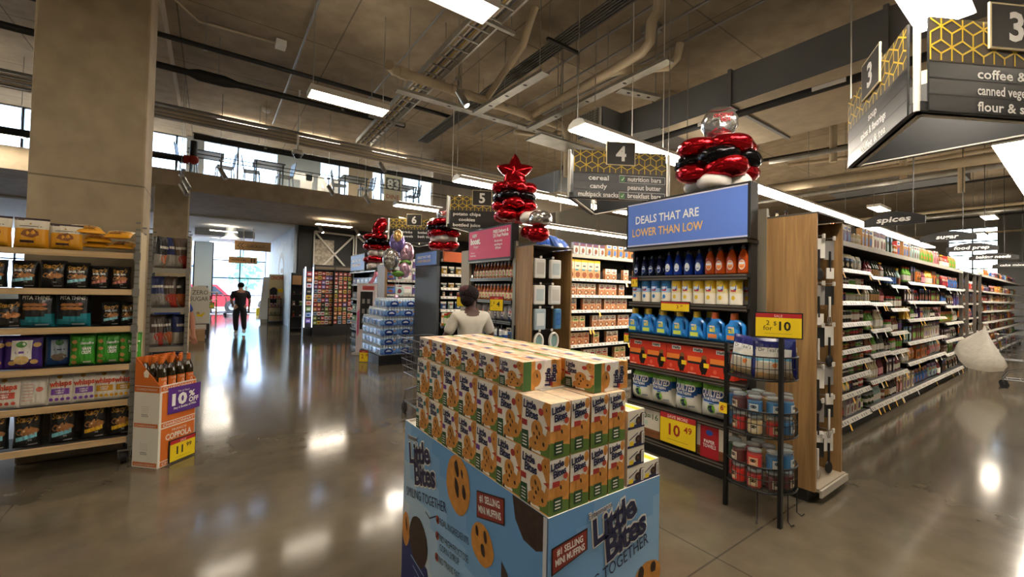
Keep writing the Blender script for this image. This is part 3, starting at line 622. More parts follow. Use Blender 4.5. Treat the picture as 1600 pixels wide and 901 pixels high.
# wipe canisters
def canister(top, nm):
    o = MB().lathe([(.052, 0), (.054, .008), (.054, .205)], mat('f1ead8', .4), n=22).build('wipes_canister')
    MB().lathe([(.055, .2), (.055, .222), (.05, .228)], mat(top, .4), n=22).build('lid', o)
    l = MB(); Fc = Face(l, lambda a, b, k: Vector(((.0545+k)*math.sin(a/.0545), -(.0545+k)*math.cos(a/.0545), b)))
    for i in range(5): Fc.rect(-.075, .1+.02*i, .075, .12+.02*i, mat(top if i > 1 else 'e9dca4' if top == 'e7c22e' else 'a9cdea', .4), .0006, 8)
    Fc.poly([(-.024, .175), (.024, .175), (.024, .13), (0, .112), (-.024, .13)], mat('2a56b4', .4), .002); Fc.rect(-.03, .138, .03, .158, mat('d8e4f4', .4), .003, 2); Fc.rect(-.022, .115, .022, .128, mat('c8323c', .4), .003, 2)
    Fc.oval(.0, .06, .016, .02, mat(top, .4), .002, 12); l.build('label', o)
    return Proto(o)
CB, CY = canister('2f7fc4', 'blue'), canister('e7c22e', 'yellow')
for y in (2.86, 2.74, 2.625, 2.505): CB.put((3.715, y, 1.525), -PI/2, 'blue and cream wipes canister on the second endcap shelf', 'canister', 'blue wipes canisters')
for y in (2.39, 2.28, 2.165, 2.05, 1.94, 1.825): CY.put((3.715, y, 1.525), -PI/2, 'yellow and cream wipes canister on the second endcap shelf', 'canister', 'yellow wipes canisters')
CY.put((3.84, 1.77, 1.525), -PI/2, 'yellow wipes canister set back in the corner by the metal post', 'canister')
# detergent jugs
def jug(cap):
    m = MB(); B = mat('1f7fd0', .3, coat=.3)
    prof = [(-.078, 0), (.072, 0), (.08, .015), (.08, .13), (.07, .165), (.03, .2), (.0, .205), (-.036, .205), (-.05, .17), (-.072, .15), (-.08, .13), (-.082, .012)]
    hole = [(.035, .08), (.055, .075), (.062, .1), (.058, .14), (.042, .155), (.034, .13)]
    # outline split around the handle hole so that it is really open
    bm = bmesh.new(); o_ = [bm.verts.new((a, 0, b)) for a, b in prof]; h_ = [bm.verts.new((a, 0, b)) for a, b in hole]
    es = [bm.edges.new((o_[i], o_[(i+1) % len(o_)])) for i in range(len(o_))]+[bm.edges.new((h_[i], h_[(i+1) % len(h_)])) for i in range(len(h_))]
    r = bmesh.ops.triangle_fill(bm, use_beauty=True, edges=es)
    fs = [f for f in bm.faces]; ex = bmesh.ops.extrude_face_region(bm, geom=fs)
    vs_ = [g for g in ex['geom'] if isinstance(g, bmesh.types.BMVert)]
    for v in bm.verts: v.co.y = -.04
    for v in vs_: v.co.y = .04
    bmesh.ops.recalc_face_normals(bm, faces=bm.faces[:])
    bmesh.ops.bevel(bm, geom=[e for e in bm.edges if e.calc_length() > 0 and abs(e.verts[0].co.y-e.verts[1].co.y) < 1e-6 and len(e.link_faces) == 2 and e.calc_face_angle(0) > .8], offset=.012, segments=2, affect='EDGES')
    m.bm(bm, B, True); o = m.build('detergent_jug')
    MB().lathe([(.032, .2), (.034, .205), (.03, .255), (.027, .258)], mat(cap, .4), c=(-.015, 0, 0), n=16).build('cap', o)
    l = MB(); F = FF(l, -.04); F.poly([(-.07, .02), (.03, .02), (.03, .12), (-.06, .13), (-.07, .12)], mat('2b8fe0', .35), .001)
    F.text('all', -.022, .085, .042, mat('f4e33a', .4), .003, bold=.03); F.rect(-.06, .028, .02, .065, mat('d7e65a' if cap == 'd8b52a' else 'e98a4a', .4), .003); F.rect(-.05, .125, .0, .138, mat('f0d8d0', .4), .003); l.build('label', o)
    return Proto(o)
JY, JO = jug('d8b52a'), jug('d9682c')
for k, y in enumerate((2.86, 2.69, 2.515, 2.335, 2.16)): JY.put((3.70, y, 1.195), -PI/2, 'blue laundry jug with yellow cap in front on the third endcap shelf', 'jug', 'yellow capped laundry jugs')
JO.put((3.70, 1.985, 1.195), -PI/2, 'blue laundry jug with orange cap next to the yellow capped ones', 'jug')
JO.put((3.70, 1.815, 1.195), -PI/2, 'blue laundry jug with orange cap last in row nearest the metal post', 'jug')
for y in (2.8, 2.62, 2.44, 2.1): JY.put((3.82, y, 1.195), -PI/2, 'blue laundry jug with yellow cap standing behind the front row', 'jug', 'laundry jugs behind')
# trash bag boxes
def hefty():
    m = MB(); R_ = mat('d8381c', .45); m.box(-.11, .11, -.08, .08, 0, .255, R_); F = FF(m, -.08)
    F.rect(-.105, .12, .03, .165, mat('f08a34', .45), .001); F.rect(-.105, .098, .02, .118, TXT, .0015); F.oval(-.06, .05, .018, .022, mat('e8694a', .45), .0015, 6)
    F.rect(-.05, .21, .045, .245, WHITE, .0012); F.text('Hefty', 0, .216, .024, mat('1b1b1b', .5), .002, bold=.03, shear=.1, w=.08)
    wobble(F, .055, .085, .04, .085, mat('191414', .35), .002, 16, 4); F.poly([(.03, .15), (.09, .15), (.075, .185), (.045, .185)], mat('8a5a2c', .5), .0025); F.rect(.055, .075, .105, .115, YEL, .0035)
    F.rect(-.1, .006, -.02, .014, mat('f2c7b4', .5), .0015)
    return Proto(m.build('trash_bag_box'))
HB = hefty()
for k, y in enumerate((2.805, 2.585, 2.36, 2.14, 1.92)): HB.put((3.745, y, .87), -PI/2, 'red trash bag carton with black sack picture on the fourth endcap shelf', 'box', 'red trash bag boxes')
HB.put((3.86, 1.83, .87), -PI/2+.5, 'red trash bag carton turned aside behind the wire rack', 'box')
# toilet paper packs
def quilted():
    cr = mat('e3e0d2', .35); bl = mat('1c4f94', .35); gr = mat('79b83a', .4); sk = mat('c3d9ec', .35)
    def paint(u, v): return sk if v > .9 else gr if v > .77 and abs(u-.5) < 1 else bl if v > .42+.5*(u-.5)**2 else cr
    def deco(F, w, h):
        F.text('QUILTED', 0, .205, .058, SKYW, .009, bold=.035, w=.205); F.text('NORTHERN', 0, .17, .024, SKYW, .009, bold=.02, w=.15)
        F.rect(-.08, .145, .08, .153, mat('9fc0e6', .4), .004, 6); F.oval(0, .095, .038, .038, gr, .004); F.oval(0, .095, .03, .03, NAVY, .005); F.rect(-.02, .09, .02, .1, gr, .006)
        F.rect(.05, .06, .1, .075, mat('9ca3ad', .4), .004)
    o = bag_mesh(.265, .335, .17, paint, deco, 14, 20); 
    return Proto(o.build('toilet_paper_pack'))
Q = quilted()
for k, y in enumerate((2.81, 2.56, 2.29, 2.02)): Q.put((3.77, y, .49), -PI/2, 'blue and white quilted toilet paper pack on the fifth endcap shelf', 'pack', 'toilet paper packs')
Q.put((3.86, 1.82, .49), -PI/2, 'toilet paper pack half hidden behind the candle rack', 'pack')
# paper towel packs on the bottom
def towels(k):
    m = MB(); C = mat('dcd6c6', .4); WD = woodmat('pack_wood', '6d3f22', '8f5a33', axis=0)
    m.rbox(-.2, .2, -.1, .14, 0, .3, C, .02); F = FF(m, -.1)
    F.rect(-.19, .01, .19, .09, WD, .001)
    if k: F.rect(-.085, .0, .085, .285, mat('b7202c', .45), .002); F.oval(0, .225, .033, .024, mat('2c4fa8', .4), .003); F.text('PAPER', 0, .13, .03, SKYW, .003, bold=.02, w=.1); F.text('TOWELS', 0, .092, .03, SKYW, .003, bold=.02, w=.12)
    else:
        F.text('10=16', -.02, .19, .055, mat('2e5a3c', .5), .002, bold=.01, w=.2); F.rect(-.11, .12, -.04, .17, mat('bcd0bd', .5), .002)
    return Proto(m.build('paper_towel_pack'))
TW, TR = towels(0), towels(1)
TR.put((3.76, 2.02, .15), -PI/2, 'paper towel pack with red panel right of the large yellow price sign', 'pack')
TW.put((3.76, 2.63, .15), -PI/2, 'paper towel pack marked with roll count left of the large price sign', 'pack')
TR.put((3.8, 2.32, .15), -PI/2, 'paper towel pack hidden behind the large yellow price sign', 'pack', sc=(.48, 1, 1))
TW.put((3.82, 1.765, .15), -PI/2, 'paper towel pack marked with roll count behind the candle rack', 'pack', sc=(.22, .9, .95))
# price signs
def price(mb_o, F, w, h, big, small='', col=YEL, tc=TXT, head='SALE', pre='', hx=.0, frame=True):
    if frame: F.rect(-w/2-.008, -.008, w/2+.008, h+.008, BLACK, .0)
    F.rect(-w/2, 0, w/2, h*.82, col, .002); F.rect(-w/2, h*.82, w/2, h, REDP, .002)
    if head: F.text(head, 0, h*.85, h*.1, mat('f0c8c0', .5), .003, bold=.02)
    F.text(big, hx, h*.3, h*.36, tc, .003, al='c', bold=.025)
    if small: F.text(small, hx+h*.34, h*.49, h*.2, tc, .003, al='l', bold=.02)
    if pre:
        F.text('$', hx-h*.36, h*.5, h*.17, tc, .003)
        a, b = pre.split('/'); F.text(a, hx-h*.62, h*.5, h*.2, tc, .003); F.text(b, hx-h*.62, h*.28, h*.2, tc, .003)
    F.rect(-w*.3, h*.14, w*.3, h*.15, mat('6b5f14', .5), .003)
def psign(name, w, h, label, loc, rz, *a, th=.006, **k):
    m = MB(); m.box(-w/2-.008, w/2+.008, 0, th, -.008, h+.008, BLACK); price(m, FF(m, -.0005), w, h, *a, **k)
    return m.build(name, loc=loc, rz=rz, label=label, cat='price sign')
NUMR = mat('a8321c', .5)
psign('price_sign', .37, .285, 'large yellow 10.49 price sign at the bottom endcap shelf', (3.625, 2.315, .178), -PI/2, '10', '49', tc=NUMR, head='SAVE MORE', hx=-.03)
psign('price_strip', .3, .085, 'yellow and red 3.99 price strip hanging over the laundry jugs', (3.625, 2.36, 1.447), -PI/2, '3', '99', tc=NUMR, head='', hx=.03)
psign('price_tag', .075, .095, 'small yellow 1.25 price tag at the left end of the top endcap shelf', (3.625, 2.835, 1.68), -PI/2, '1', '25', head='', hx=-.015)
psign('price_tag', .06, .09, 'small yellow tag at the left end of the laundry jug shelf', (3.625, 2.93, 1.09), -PI/2, '1', '50', head='', hx=-.01)
# ------------------------------------------------------------------ candle rack
WIRE = mat('131313', .4, m=.3)
RC = (3.42, 1.49); RR = .235
rk = thing('candle_rack', 'black half-round wire rack of jar candles before the oak panel', 'rack', (*RC, 0))
A0, A1 = math.radians(95), math.radians(325)            # open arc facing the aisle
def arc(z, r=RR, n=24, full=True): return [(r*math.cos(A0+(2*PI if full else A1-A0)*k/n), r*math.sin(A0+(2*PI if full else A1-A0)*k/n), z) for k in range(n+(0 if full else 1))]
TI = ((1.005, 1.17), (.60, .775), (.215, .385))
for zb, zt in TI:
    b = MB(); b.tube(arc(zb), .006, WIRE, 6, closed=True); b.tube(arc(zt), .006, WIRE, 6, closed=True); b.tube(arc((zb+zt)/2), .003, WIRE, 5, closed=True)
    for k in range(40): a = 2*PI*k/40; p = (RR*math.cos(a), RR*math.sin(a)); b.tube(((*p, zb), (*p, zt)), .0022, WIRE, 4)
    for k in range(-6, 7): x = k*.034; L = math.sqrt(RR*RR-x*x); b.tube(((x, -L, zb), (x, L, zb)), .0025, WIRE, 4)
    b.build('basket', rk)
for (px, py), zt in (((-.155, .18), 1.24), ((-.165, -.205), 1.32)):
    MB().box(px-.017, px+.017, py-.012, py+.012, 0, zt, WIRE).build('post', rk)
for a in (200, 250, 300):
    c = math.cos(math.radians(a)); s = math.sin(math.radians(a)); m = MB(); m.tube(((c*RR, s*RR, .22), (c*RR, s*RR, .03), (c*(RR+.03), s*(RR+.03), .008), (c*(RR+.05), s*(RR+.05), .03)), .005, WIRE, 6); m.build('wire_foot', rk)
psign('price_sign', .275, .165, 'yellow 2 for 10 sale sign on top of the candle rack', (3.25, 1.305, 1.32), -PI/2+.48, '10', '', pre='2/for', hx=.04)
m = MB(); m.box(-.03, .03, -.002, .002, 0, .08, YEL); F = FF(m, -.002); F.text('6', -.008, .02, .04, NUMR, .002, bold=.02); F.text('99', .008, .04, .018, NUMR, .002)
m.build('price_tag', loc=(3.235, 1.68, .70), rz=-PI/2, label='small yellow 6.99 tag clipped on the left rack post', cat='price tag')
def epsom():
    nv = mat('1b1e63', .25); wh = mat('e6e3da', .3); aq = mat('6fb9d6', .35)
    def paint(u, v): return nv if v > .74 or u < .07 or u > .93 else wh if v > .5 else aq if v > .42 else mat('cfc6b2', .35) if v > .12 else mat('a98f68', .4)
    def deco(F, w, h):
        F.rect(-.08, .19, .08, .225, SKYW, .003, 6); F.text("Dr Teal's", 0, .196, .027, mat('24262e', .5), .005, w=.13); F.rect(-.06, .12, .02, .13, SKYW, .003, 4); wobble(F, .04, .1, .018, .02, mat('d9772f', .5)); wobble(F, -.04, .03, .03, .02, mat('c79a62', .5), seed=3)
    return Proto(bag_mesh(.2, .29, .075, paint, deco).build('bath_salt_bag'))
EP = epsom()
EP.put((3.37, 1.615, 1.01), 0, 'bath salt bag leaning on the left post in the top basket', 'bag', rot=(-.1, .1, -PI/2-.1))
EP.put((3.29, 1.385, 1.01), -PI/2+.4, 'bath salt bag upright in the middle of the top basket', 'bag', rot=(-.06, 0, -PI/2+.5))
EP.put((3.47, 1.33, 1.01), 0, 'bath salt bag seen edge-on at the right of the top basket', 'bag', rot=(0, .05, 1.0))
JGL = mat('eaf2f2', .03, a=.035, spec=.8)
def candle(col, lab):
    o = MB().lathe([(.044, .006), (.048, .012), (.048, .092), (.046, .096)], mat(col, .35, coat=.6), n=18).build('jar_candle')
    MB().lathe([(.05, 0), (.0505, .1), (.043, .112), (.042, .118)], JGL, n=18).build('jar', o)
    MB().lathe([(.045, .117), (.046, .122), (.046, .132), (.03, .138), (.012, .14)], mat('b9c4c4', .12, a=.55, spec=.7), n=18).build('lid', o)
    l = MB(); Fc = Face(l, lambda a, b, k: Vector(((.051+k)*math.sin(a/.051), -(.051+k)*math.cos(a/.051), b)))
    Fc.rect(-.03, .022, .03, .078, mat('d8cfb8', .5), .0005, 6); Fc.rect(-.026, .026, .026, .074, mat(lab, .5), .001, 6); Fc.oval(0, .058, .019, .011, mat('1d1b1a', .5), .0016); Fc.rect(-.018, .032, .018, .042, mat('d8cfb8', .5), .0016, 4); l.build('label', o)
    return Proto(o)
CN = {'red': ('c01a14', 'c9a26a'), 'maroon': ('5a1718', 'a8907a'), 'blue': ('2f6fa0', 'a8bcc8'), 'cream': ('d8c08a', 'e0d4b0'), 'green': ('274a2a', '9cae8c'), 'scarlet': ('d8240f', 'e09a6a')}
CP = {k: candle(*v) for k, v in CN.items()}
def ringpos(n, r, a0, a1): return [(RC[0]+r*math.cos(math.radians(a0+(a1-a0)*k/(n-1))), RC[1]+r*math.sin(math.radians(a0+(a1-a0)*k/(n-1)))) for k in range(n)]
lay = [(.607, 'lower layer of the middle basket', ('blue', 'red', 'cream', 'red', 'blue', 'maroon')), (.749, 'upper layer of the middle basket', ('blue', 'maroon', 'blue', 'blue', 'blue', 'red')),
       (.222, 'lower layer of the bottom basket', ('red', 'scarlet', 'red', 'maroon', 'maroon', 'blue')), (.364, 'upper layer of the bottom basket', ('green', 'maroon', 'scarlet', 'blue', 'blue', 'maroon'))]
for z, w, cs in lay:
    for k, ((x, y), c) in enumerate(zip(ringpos(6, .172, 112, 312), cs)):
        CP[c].put((x, y, z), math.atan2(y-RC[1], x-RC[0])+PI/2, f'{c} jar candle {ORD[k+1]} from the left in the {w}', 'candle', 'jar candles on the wire rack')
    if z in (.749, .364):
        for k, a in enumerate((40, 150, 270)):
            c = ('maroon', 'scarlet', 'cream')[k]; CP[c].put((RC[0]+.06*math.cos(math.radians(a)), RC[1]+.06*math.sin(math.radians(a)), z), 0, f'{c} jar candle in the middle of the {w}', 'candle', 'jar candles on the wire rack')
# ================================================================== GONDOLAS WITH THEIR GOODS
def gondola(name, label, x0, x1, yf, dep, zt, bays, top=True, strip=None, tags=0):
    """bays: list of (x0, x1, lips). Faces -Y."""
    o = thing(name, label, 'shelf unit', (x0, yf, 0)); L = x1-x0; yb = dep
    MB().box(0, L, .05, yb, 0, .12, BLACK).build('base', o)
    MB().box(0, L, yb-.03, yb, .12, zt, SHELFB).build('back_panel', o)
    if top:
        s = MB(); s.box(0, L, 0, yb, zt-.03, zt, mat('4a443d', .5)); s.box(0, L, -.01, .0, zt-.045, zt+.012, mat('c9c2b4', .4)); s.build('top_shelf', o)
    LIP = mat('c2beb3', .4); TG = mat('7f7b74', .5)
    for a, b, lips in bays:
        for z in lips:
            s = MB(); s.box(a-x0+.01, b-x0-.01, .01, yb-.03, z-.01, z+.01, SHELFB); sh = s.build('shelf', o)
            p = MB(); q = .02; p.add([(a-x0+.01, -.012-q, z-.03), (b-x0-.01, -.012-q, z-.03), (b-x0-.01, -.002, z+.018), (a-x0+.01, -.002, z+.018)], ((0, 1, 2, 3),), LIP)
            p.box(a-x0+.01, b-x0-.01, -.004, .012, z-.035, z+.012, mat('6e6a63', .5))
            F = Face.flat(p, (a-x0, -.012-q, z-.03), (1, 0, 0), (0, q+.01, .048)); n = int((b-a)/.085)
            for k in range(n): F.rect(.03+.085*k, .008, .075+.085*k, .04, TG if (k*7+int(z*100)) % 4 else mat('b9b4a8', .5), .001)
            p.build('price_strip', sh)
        for xx in (a, b-.03): pass
    xs = sorted({q[0] for q in bays} | {q[1] for q in bays})
    for x in xs: MB().box(min(max(x-x0-.015, 0), L-.03), min(max(x-x0-.015, 0), L-.03)+.03, yb-.07, yb-.03, .12, zt-.03, mat('4a463f', .5)).build('upright', o)
    R = random.Random(len(label)); tg = MB()
    allp = [(R.uniform(a+.1, b-.1), z) for a, b, lips in bays for z in lips for _ in range(3)]; R.shuffle(allp)
    for x, z in allp[:tags]:
        t = MB(); c = mat('f0b63a', .5) if R.random() < .6 else WHITE
        t.add([(x-x0-.02, -.035, z-.03), (x-x0+.02, -.035, z-.03), (x-x0+.02, -.06, z-.1), (x-x0-.02, -.06, z-.1)], ((3, 2, 1, 0),), c); t.build('price_tag', o, label='hanging price tag')
    return o
A_ = (4.44, 7.0, (1.94, 1.755, 1.557, 1.30, 1.14, .984, .83, .67, .467, .165)); B_ = (7.0, 7.92, (1.893, 1.544, 1.189, .861, .517, .18)); C_ = (7.92, 8.86, (1.80, 1.46, 1.115, .841, .519, .175))
D_ = (8.86, 11.68, (1.876, 1.573, 1.286, .923, .6, .172)); E_ = (11.68, 13.5, (1.845, 1.49, 1.156, .806, .54, .17))
gondola('gondola_shelf', 'long spice aisle gondola running back from the oak niche', 4.44, 13.5, 1.72, .58, 2.265, [A_, B_, C_, D_, E_], tags=70)
F_ = [(16.2+2.1*k, 18.3+2.1*k, (1.87, 1.6, 1.34, 1.05, .8, .5, .17)) for k in range(5)]
gondola('gondola_shelf', 'second farther gondola beyond the open posts on the right', 16.2, 26.7, 1.72, .58, 2.3, F_, tags=20)
# open frame between the two
o = thing('open_frame_shelf', 'open frame section with dark posts between the two right gondolas', 'shelf unit', (13.55, 1.72, 0))
for x in (0, .68, 1.75, 2.55):
    MB().box(x, x+.06, 0, .06, 0, 2.27, mat('57514a', .45)).build('post', o)
MB().box(0, 2.61, .52, .56, 0, 2.25, SHELFB).build('back_panel', o); MB().box(0, 2.61, .06, .52, 0, .14, BLACK).build('base', o)
FZ = (.5, .85, 1.2, 1.55, 1.87)
for z in FZ: s = MB(); s.box(0, 2.61, .06, .52, z-.015, z+.01, SHELFB); s.box(.06, 2.55, .045, .06, z-.03, z+.012, mat('c9c4b8', .4)); s.build('shelf', o)
MB().box(0, 2.61, 0, .56, 2.25, 2.28, mat('4a443d', .5)).build('top_shelf', o)
# generic goods -------------------------------------------------------
def g_bottle(c, cap, lab, r=.036, h=.25, neck=.36):
    m = MB(); m.lathe(bottle_prof(r, h*.93, neck, .36), mat(c, .2, coat=.4), n=10); m.lathe([(r*.42, h*.9), (r*.42, h)], mat(cap, .4), n=8)
    if lab: m.lathe([(r*1.03, h*.12), (r*1.03, h*.46)], mat(lab, .5), n=10)
    return m.build('bottle')
def g_jar(c, cap, lab, r=.03, h=.11):
    m = MB(); m.lathe([(r*.9, 0), (r, h*.05), (r, h*.8), (r*.85, h*.84)], mat(c, .3), n=10); m.lathe([(r*.92, h*.82), (r*.92, h), (r*.8, h)], mat(cap, .4), n=10)
    if lab: m.lathe([(r*1.03, h*.2), (r*1.03, h*.65)], mat(lab, .5), n=10)
    return m.build('jar')
def g_box(c, c2, c3, w=.1, h=.2, d=.06):
    def deco(F, w, h):
        F.rect(-w/2, h*.72, w/2, h, mat(c2, .5), .001); F.rect(-w*.34, h*.78, w*.34, h*.9, mat(c3, .5), .002); wobble(F, .04*w, h*.34, w*.34, h*.24, mat(c3, .5), .002, 10, int(h*1000)); F.rect(-w*.45, h*.04, w*.1, h*.09, mat(c2, .5), .002)
    return carton(w, d, h, mat(c, .5), deco).build('carton')
def g_bag(c, c2, c3, w=.15, h=.2, d=.06):
    def paint(u, v): return mat(c2, .4) if v > .8 or v < .12 else mat(c, .4)
    def deco(F, w, h): F.rect(-w*.32, h*.58, w*.32, h*.72, mat(c3, .5), .003, 4); wobble(F, 0, h*.34, w*.28, h*.15, mat(c2, .5), .003, 10, 3)
    return bag_mesh(w, h, d, paint, deco, 8, 8).build('bag')
def g_can(c, c2, c3, r=.038, h=.11):
    m = MB(); m.lathe([(r, 0), (r, .005), (r, h-.005), (r*.95, h)], mat('b5b3ae', .3, m=.7), n=12); m.lathe([(r*1.02, .008), (r*1.02, h-.008)], mat(c, .5), n=12, mats=[mat(c, .5)]); m.lathe([(r*1.035, h*.35), (r*1.035, h*.65)], mat(c2, .5), n=12)
    return m.build('can')
CNM = {'2a3a1e': 'dark green', '3a1c12': 'dark brown', '1c1714': 'black', 'd9c9a0': 'cream', 'e9e4d8': 'white', 'c8342a': 'red', 'e0b030': 'yellow', '6fae3c': 'green', 'd87a30': 'orange', '3f6fb8': 'blue', '8a4a2c': 'rust brown', 'b98a50': 'tan', 'e8a0a8': 'pink', '5a3a78': 'purple', 'a8c8c0': 'pale teal', '7a2030': 'wine red'}
CC = list(CNM)
PROT = {}
def gen(kind, c, size):
    k = (kind, c, size)
    if k in PROT: return PROT[k]
    R = random.Random(hash(k) % 9999 if False else sum(map(ord, kind+c))+size); c2, c3 = R.sample([q for q in CC if q != c], 2); w8 = 'efe9da'
    f = (.85, 1.0, 1.2)[size]
    if kind == 'bottle': ob = g_bottle(c, R.choice(['1c1714', 'e0b030', 'c8342a', 'e9e4d8']), R.choice([w8, c2, w8]), .034*f, .25*f)
    elif kind == 'jar': ob = g_jar(c, R.choice(['1c1714', 'c8342a', 'e9e4d8', '6fae3c']), R.choice([w8, c2]), .03*f, .115*f)
    elif kind == 'carton': ob = g_box(c, R.choice([w8, c2]), c3, .105*f, .19*f, .06)
    elif kind == 'bag': ob = g_bag(c, R.choice([w8, c2]), c3, .15*f, .2*f, .06)
    else: ob = g_can(c, w8, c2, .038*f, .11*f)
    PROT[k] = Proto(ob); return PROT[k]
WID = {'bottle': .078, 'jar': .068, 'carton': .112, 'bag': .155, 'can': .085}; HGT = {'bottle': .25, 'jar': .115, 'carton': .19, 'bag': .2, 'can': .11}
NICE = {'bottle': 'bottle', 'jar': 'jar', 'carton': 'carton', 'bag': 'bag', 'can': 'can'}
COUNT = {}
def fill(x0, x1, yf, z, room, kinds, cols, where, rng, gapx=1.0, rz=0, maxrun=5, cap=300, wide=1.0):
    x = x0+.03; used = set()
    while x < x1-.05:
        kind = rng.choice(kinds); c = rng.choice(cols)
        if (kind, c) in used and len(used) < len(kinds)*len(cols): continue
        if len(used) >= len(kinds)*len(cols): break
        used.add((kind, c))
        f = min(1.2, max(.75, room*.92/HGT[kind])); size = 0 if f < .95 else 1 if f < 1.12 else 2; ff = (.85, 1, 1.2)[size]
        if HGT[kind]*ff > room and kind in ('bottle', 'bag', 'carton') and room < .16: kind = 'jar'; size = 0; ff = .85
        w = WID[kind]*ff*gapx; n = rng.randint(2, maxrun); sz = min(1.3 if kind != 'can' else 1.1, (room-.015)*rng.uniform(.82, 1)/(HGT[kind]*ff))
        n = max(1, min(n, int((x1-.03-x)/w)))
        if x+w*n > x1: break
        P = gen(kind, c, size)
        for k in range(n):
            if COUNT.get(kind, 0) >= cap: return
            COUNT[kind] = COUNT.get(kind, 0)+1
            P.put((x+w*(k+.5), yf+.075+rng.uniform(0, .015), z+.011), rz+rng.uniform(-.08, .08), f'{CNM[c]} {NICE[kind]} {where}', kind, f'{CNM[c]} {NICE[kind]}s {where}'[:90], sc=(wide, 1, sz))
        x += w*n+rng.uniform(.005, .05)
R5 = random.Random(21)
DARK = ['2a3a1e', '3a1c12', '6fae3c', '7a2030', 'd9c9a0', '8a4a2c', 'a8c8c0']; ALLC = CC
BN = ('nearest', 'second', 'third', 'fourth', 'fifth')
for bi, (bay, kinds, cols) in enumerate(((A_, ['jar', 'jar', 'can'], ['3a1c12', 'c8342a', 'e0b030', 'e9e4d8', '8a4a2c', '6fae3c', '1c1714', 'd9c9a0']), (B_, ['bottle'], DARK), (C_, ['bottle', 'jar'], DARK), (D_, ['carton', 'bag', 'carton', 'bottle'], ALLC), (E_, ['bag', 'carton', 'bag'], ALLC))):
    lips = bay[2]
    for si, z in enumerate(lips):
        up = 2.2 if si == 0 else lips[si-1]-.04; room = min(up-z-.03, .31)
        kk = kinds
        if bi == 0 and si in (0, 9): kk = ['carton', 'can', 'bottle'] if si else ['bag', 'bottle', 'carton']
        if bi == 2 and si > 3: kk = ['carton', 'bottle']
        if bi == 1 and si == 5: kk = ['bottle', 'can']
        xa = max(bay[0], 5.75) if bi == 0 else bay[0]
        fill(xa, bay[1], 1.72, z, room, kk, cols, f'in a row on the {ORD[si+1]} shelf down, {BN[bi]} spice aisle bay', R5, gapx=1.0+.06*bi)
for bi, bay in enumerate((A_, D_, E_)):
    fill(max(bay[0], 5.8), (8.8, 11.6, 13.4)[bi], 1.72, 2.266, .28, (['carton', 'bottle', 'can'], ['bag', 'carton'], ['bag', 'carton', 'bottle'])[bi], ALLC, f'on top of the spice gondola, {("nearest", "middle", "farthest")[bi]} third', R5, 1.1)
SB = Proto(g_bottle('3a1c12', '1c1714', '6fae3c', .034, .2)); SB2 = Proto(g_bottle('d9c9a0', '1c1714', 'd9a878', .034, .2))
for k in range(6): (SB, SB2)[k % 2].put((4.62, 1.79+.085*k, 2.266), -PI/2, ('brown', 'cream')[k % 2]+' bottle with black cap standing on top of the spice gondola behind the oak panel', 'bottle', ('brown', 'cream')[k % 2]+' bottles behind the oak panel top')
for z in FZ: fill(13.6, 16.1, 1.74, z, .26, ['carton', 'bag'], ['c8342a', '7a2030', '3f6fb8', '1c1714', 'd87a30', '8a4a2c', '5a3a78'], f'on shelf {("one", "two", "three", "four", "five")[FZ.index(z)]} from below in the open frame section', R5, 1.5)
for bi, bay in enumerate(F_[:4]):
    for si, z in enumerate(bay[2]):
        fill(bay[0], bay[1], 1.72, z, .22, ['carton', 'bag'], ALLC, f'on the {ORD[si+1]} shelf down, {ORD[bi+1]} bay of the farther right gondola', R5, 1.9, wide=1.7, maxrun=3)
    fill(bay[0], bay[1], 1.72, 2.301, .22, ['carton', 'bag'], ALLC, f'on top of the {ORD[bi+1]} bay of the farther right gondola', R5, 1.9, wide=1.7, maxrun=3)
# ------------------------------------------------------------------ granola gondola behind the muffins
GB = [(4.46, 6.9, (1.83, 1.552, 1.296, 1.0, .715, .42, .16)), (6.9, 9.3, (1.83, 1.5, 1.17, .9, .6, .3))]
gondola('gondola_shelf', 'cereal aisle gondola with granola boxes left of the blue endcap sign', 4.46, 9.3, 5.09, .58, 2.245, GB, tags=22)
R6 = random.Random(5)
def granola(top, lab, pic):
    def deco(F, w, h):
        F.rect(-w/2, h*.55, w/2, h, mat(top, .5), .001); F.rect(-w*.3, h*.62, w*.3, h*.74, mat(lab, .5), .002); F.rect(-w*.12, h*.8, w*.12, h*.92, mat('8a8378', .5), .002)
        wobble(F, 0, h*.26, w*.38, h*.2, mat(pic, .5), .002, 12, 2); F.oval(-w*.05, h*.25, w*.16, h*.1, mat('e8d8b8', .5), .003); F.poly([(-w*.3, h*.04), (w*.1, h*.02), (0, h*.12)], mat('5a3018', .5), .003)
    return Proto(carton(.145, .06, .2, mat('d99a6c', .5), deco).build('granola_box'))
GR = [granola('efe6d2', 'b06a3c', '9c5a2c'), granola('f0e2a8', '4f9e3a', 'b8703a'), granola('e9e0d0', '7a8cae', 'a8602c'), granola('ecd9c4', 'b8342a', 'c87a48'), granola('f3c8a0', 'd9552a', 'b85a2c')]
GN = ('cream and brown', 'yellow and green', 'cream and blue grey', 'pink and red', 'orange')
YT = Proto(carton(.15, .07, .33, mat('e3b078', .5), lambda F, w, h: (F.rect(-w/2, h*.86, w/2, h, mat('f2cf1e', .5), .001), F.rect(-w/2, h*.5, w/2, h*.86, mat('efe2c4', .5), .001), F.rect(-w*.25, h*.62, w*.2, h*.7, mat('6d665a', .5), .002), F.rect(-w*.4, h*.42, w*.1, h*.5, mat('4f9ea8', .5), .002), wobble(F, 0, h*.2, w*.38, h*.16, mat('a85c34', .5), .002, 12, 5))).build('granola_box'))
x = 4.72
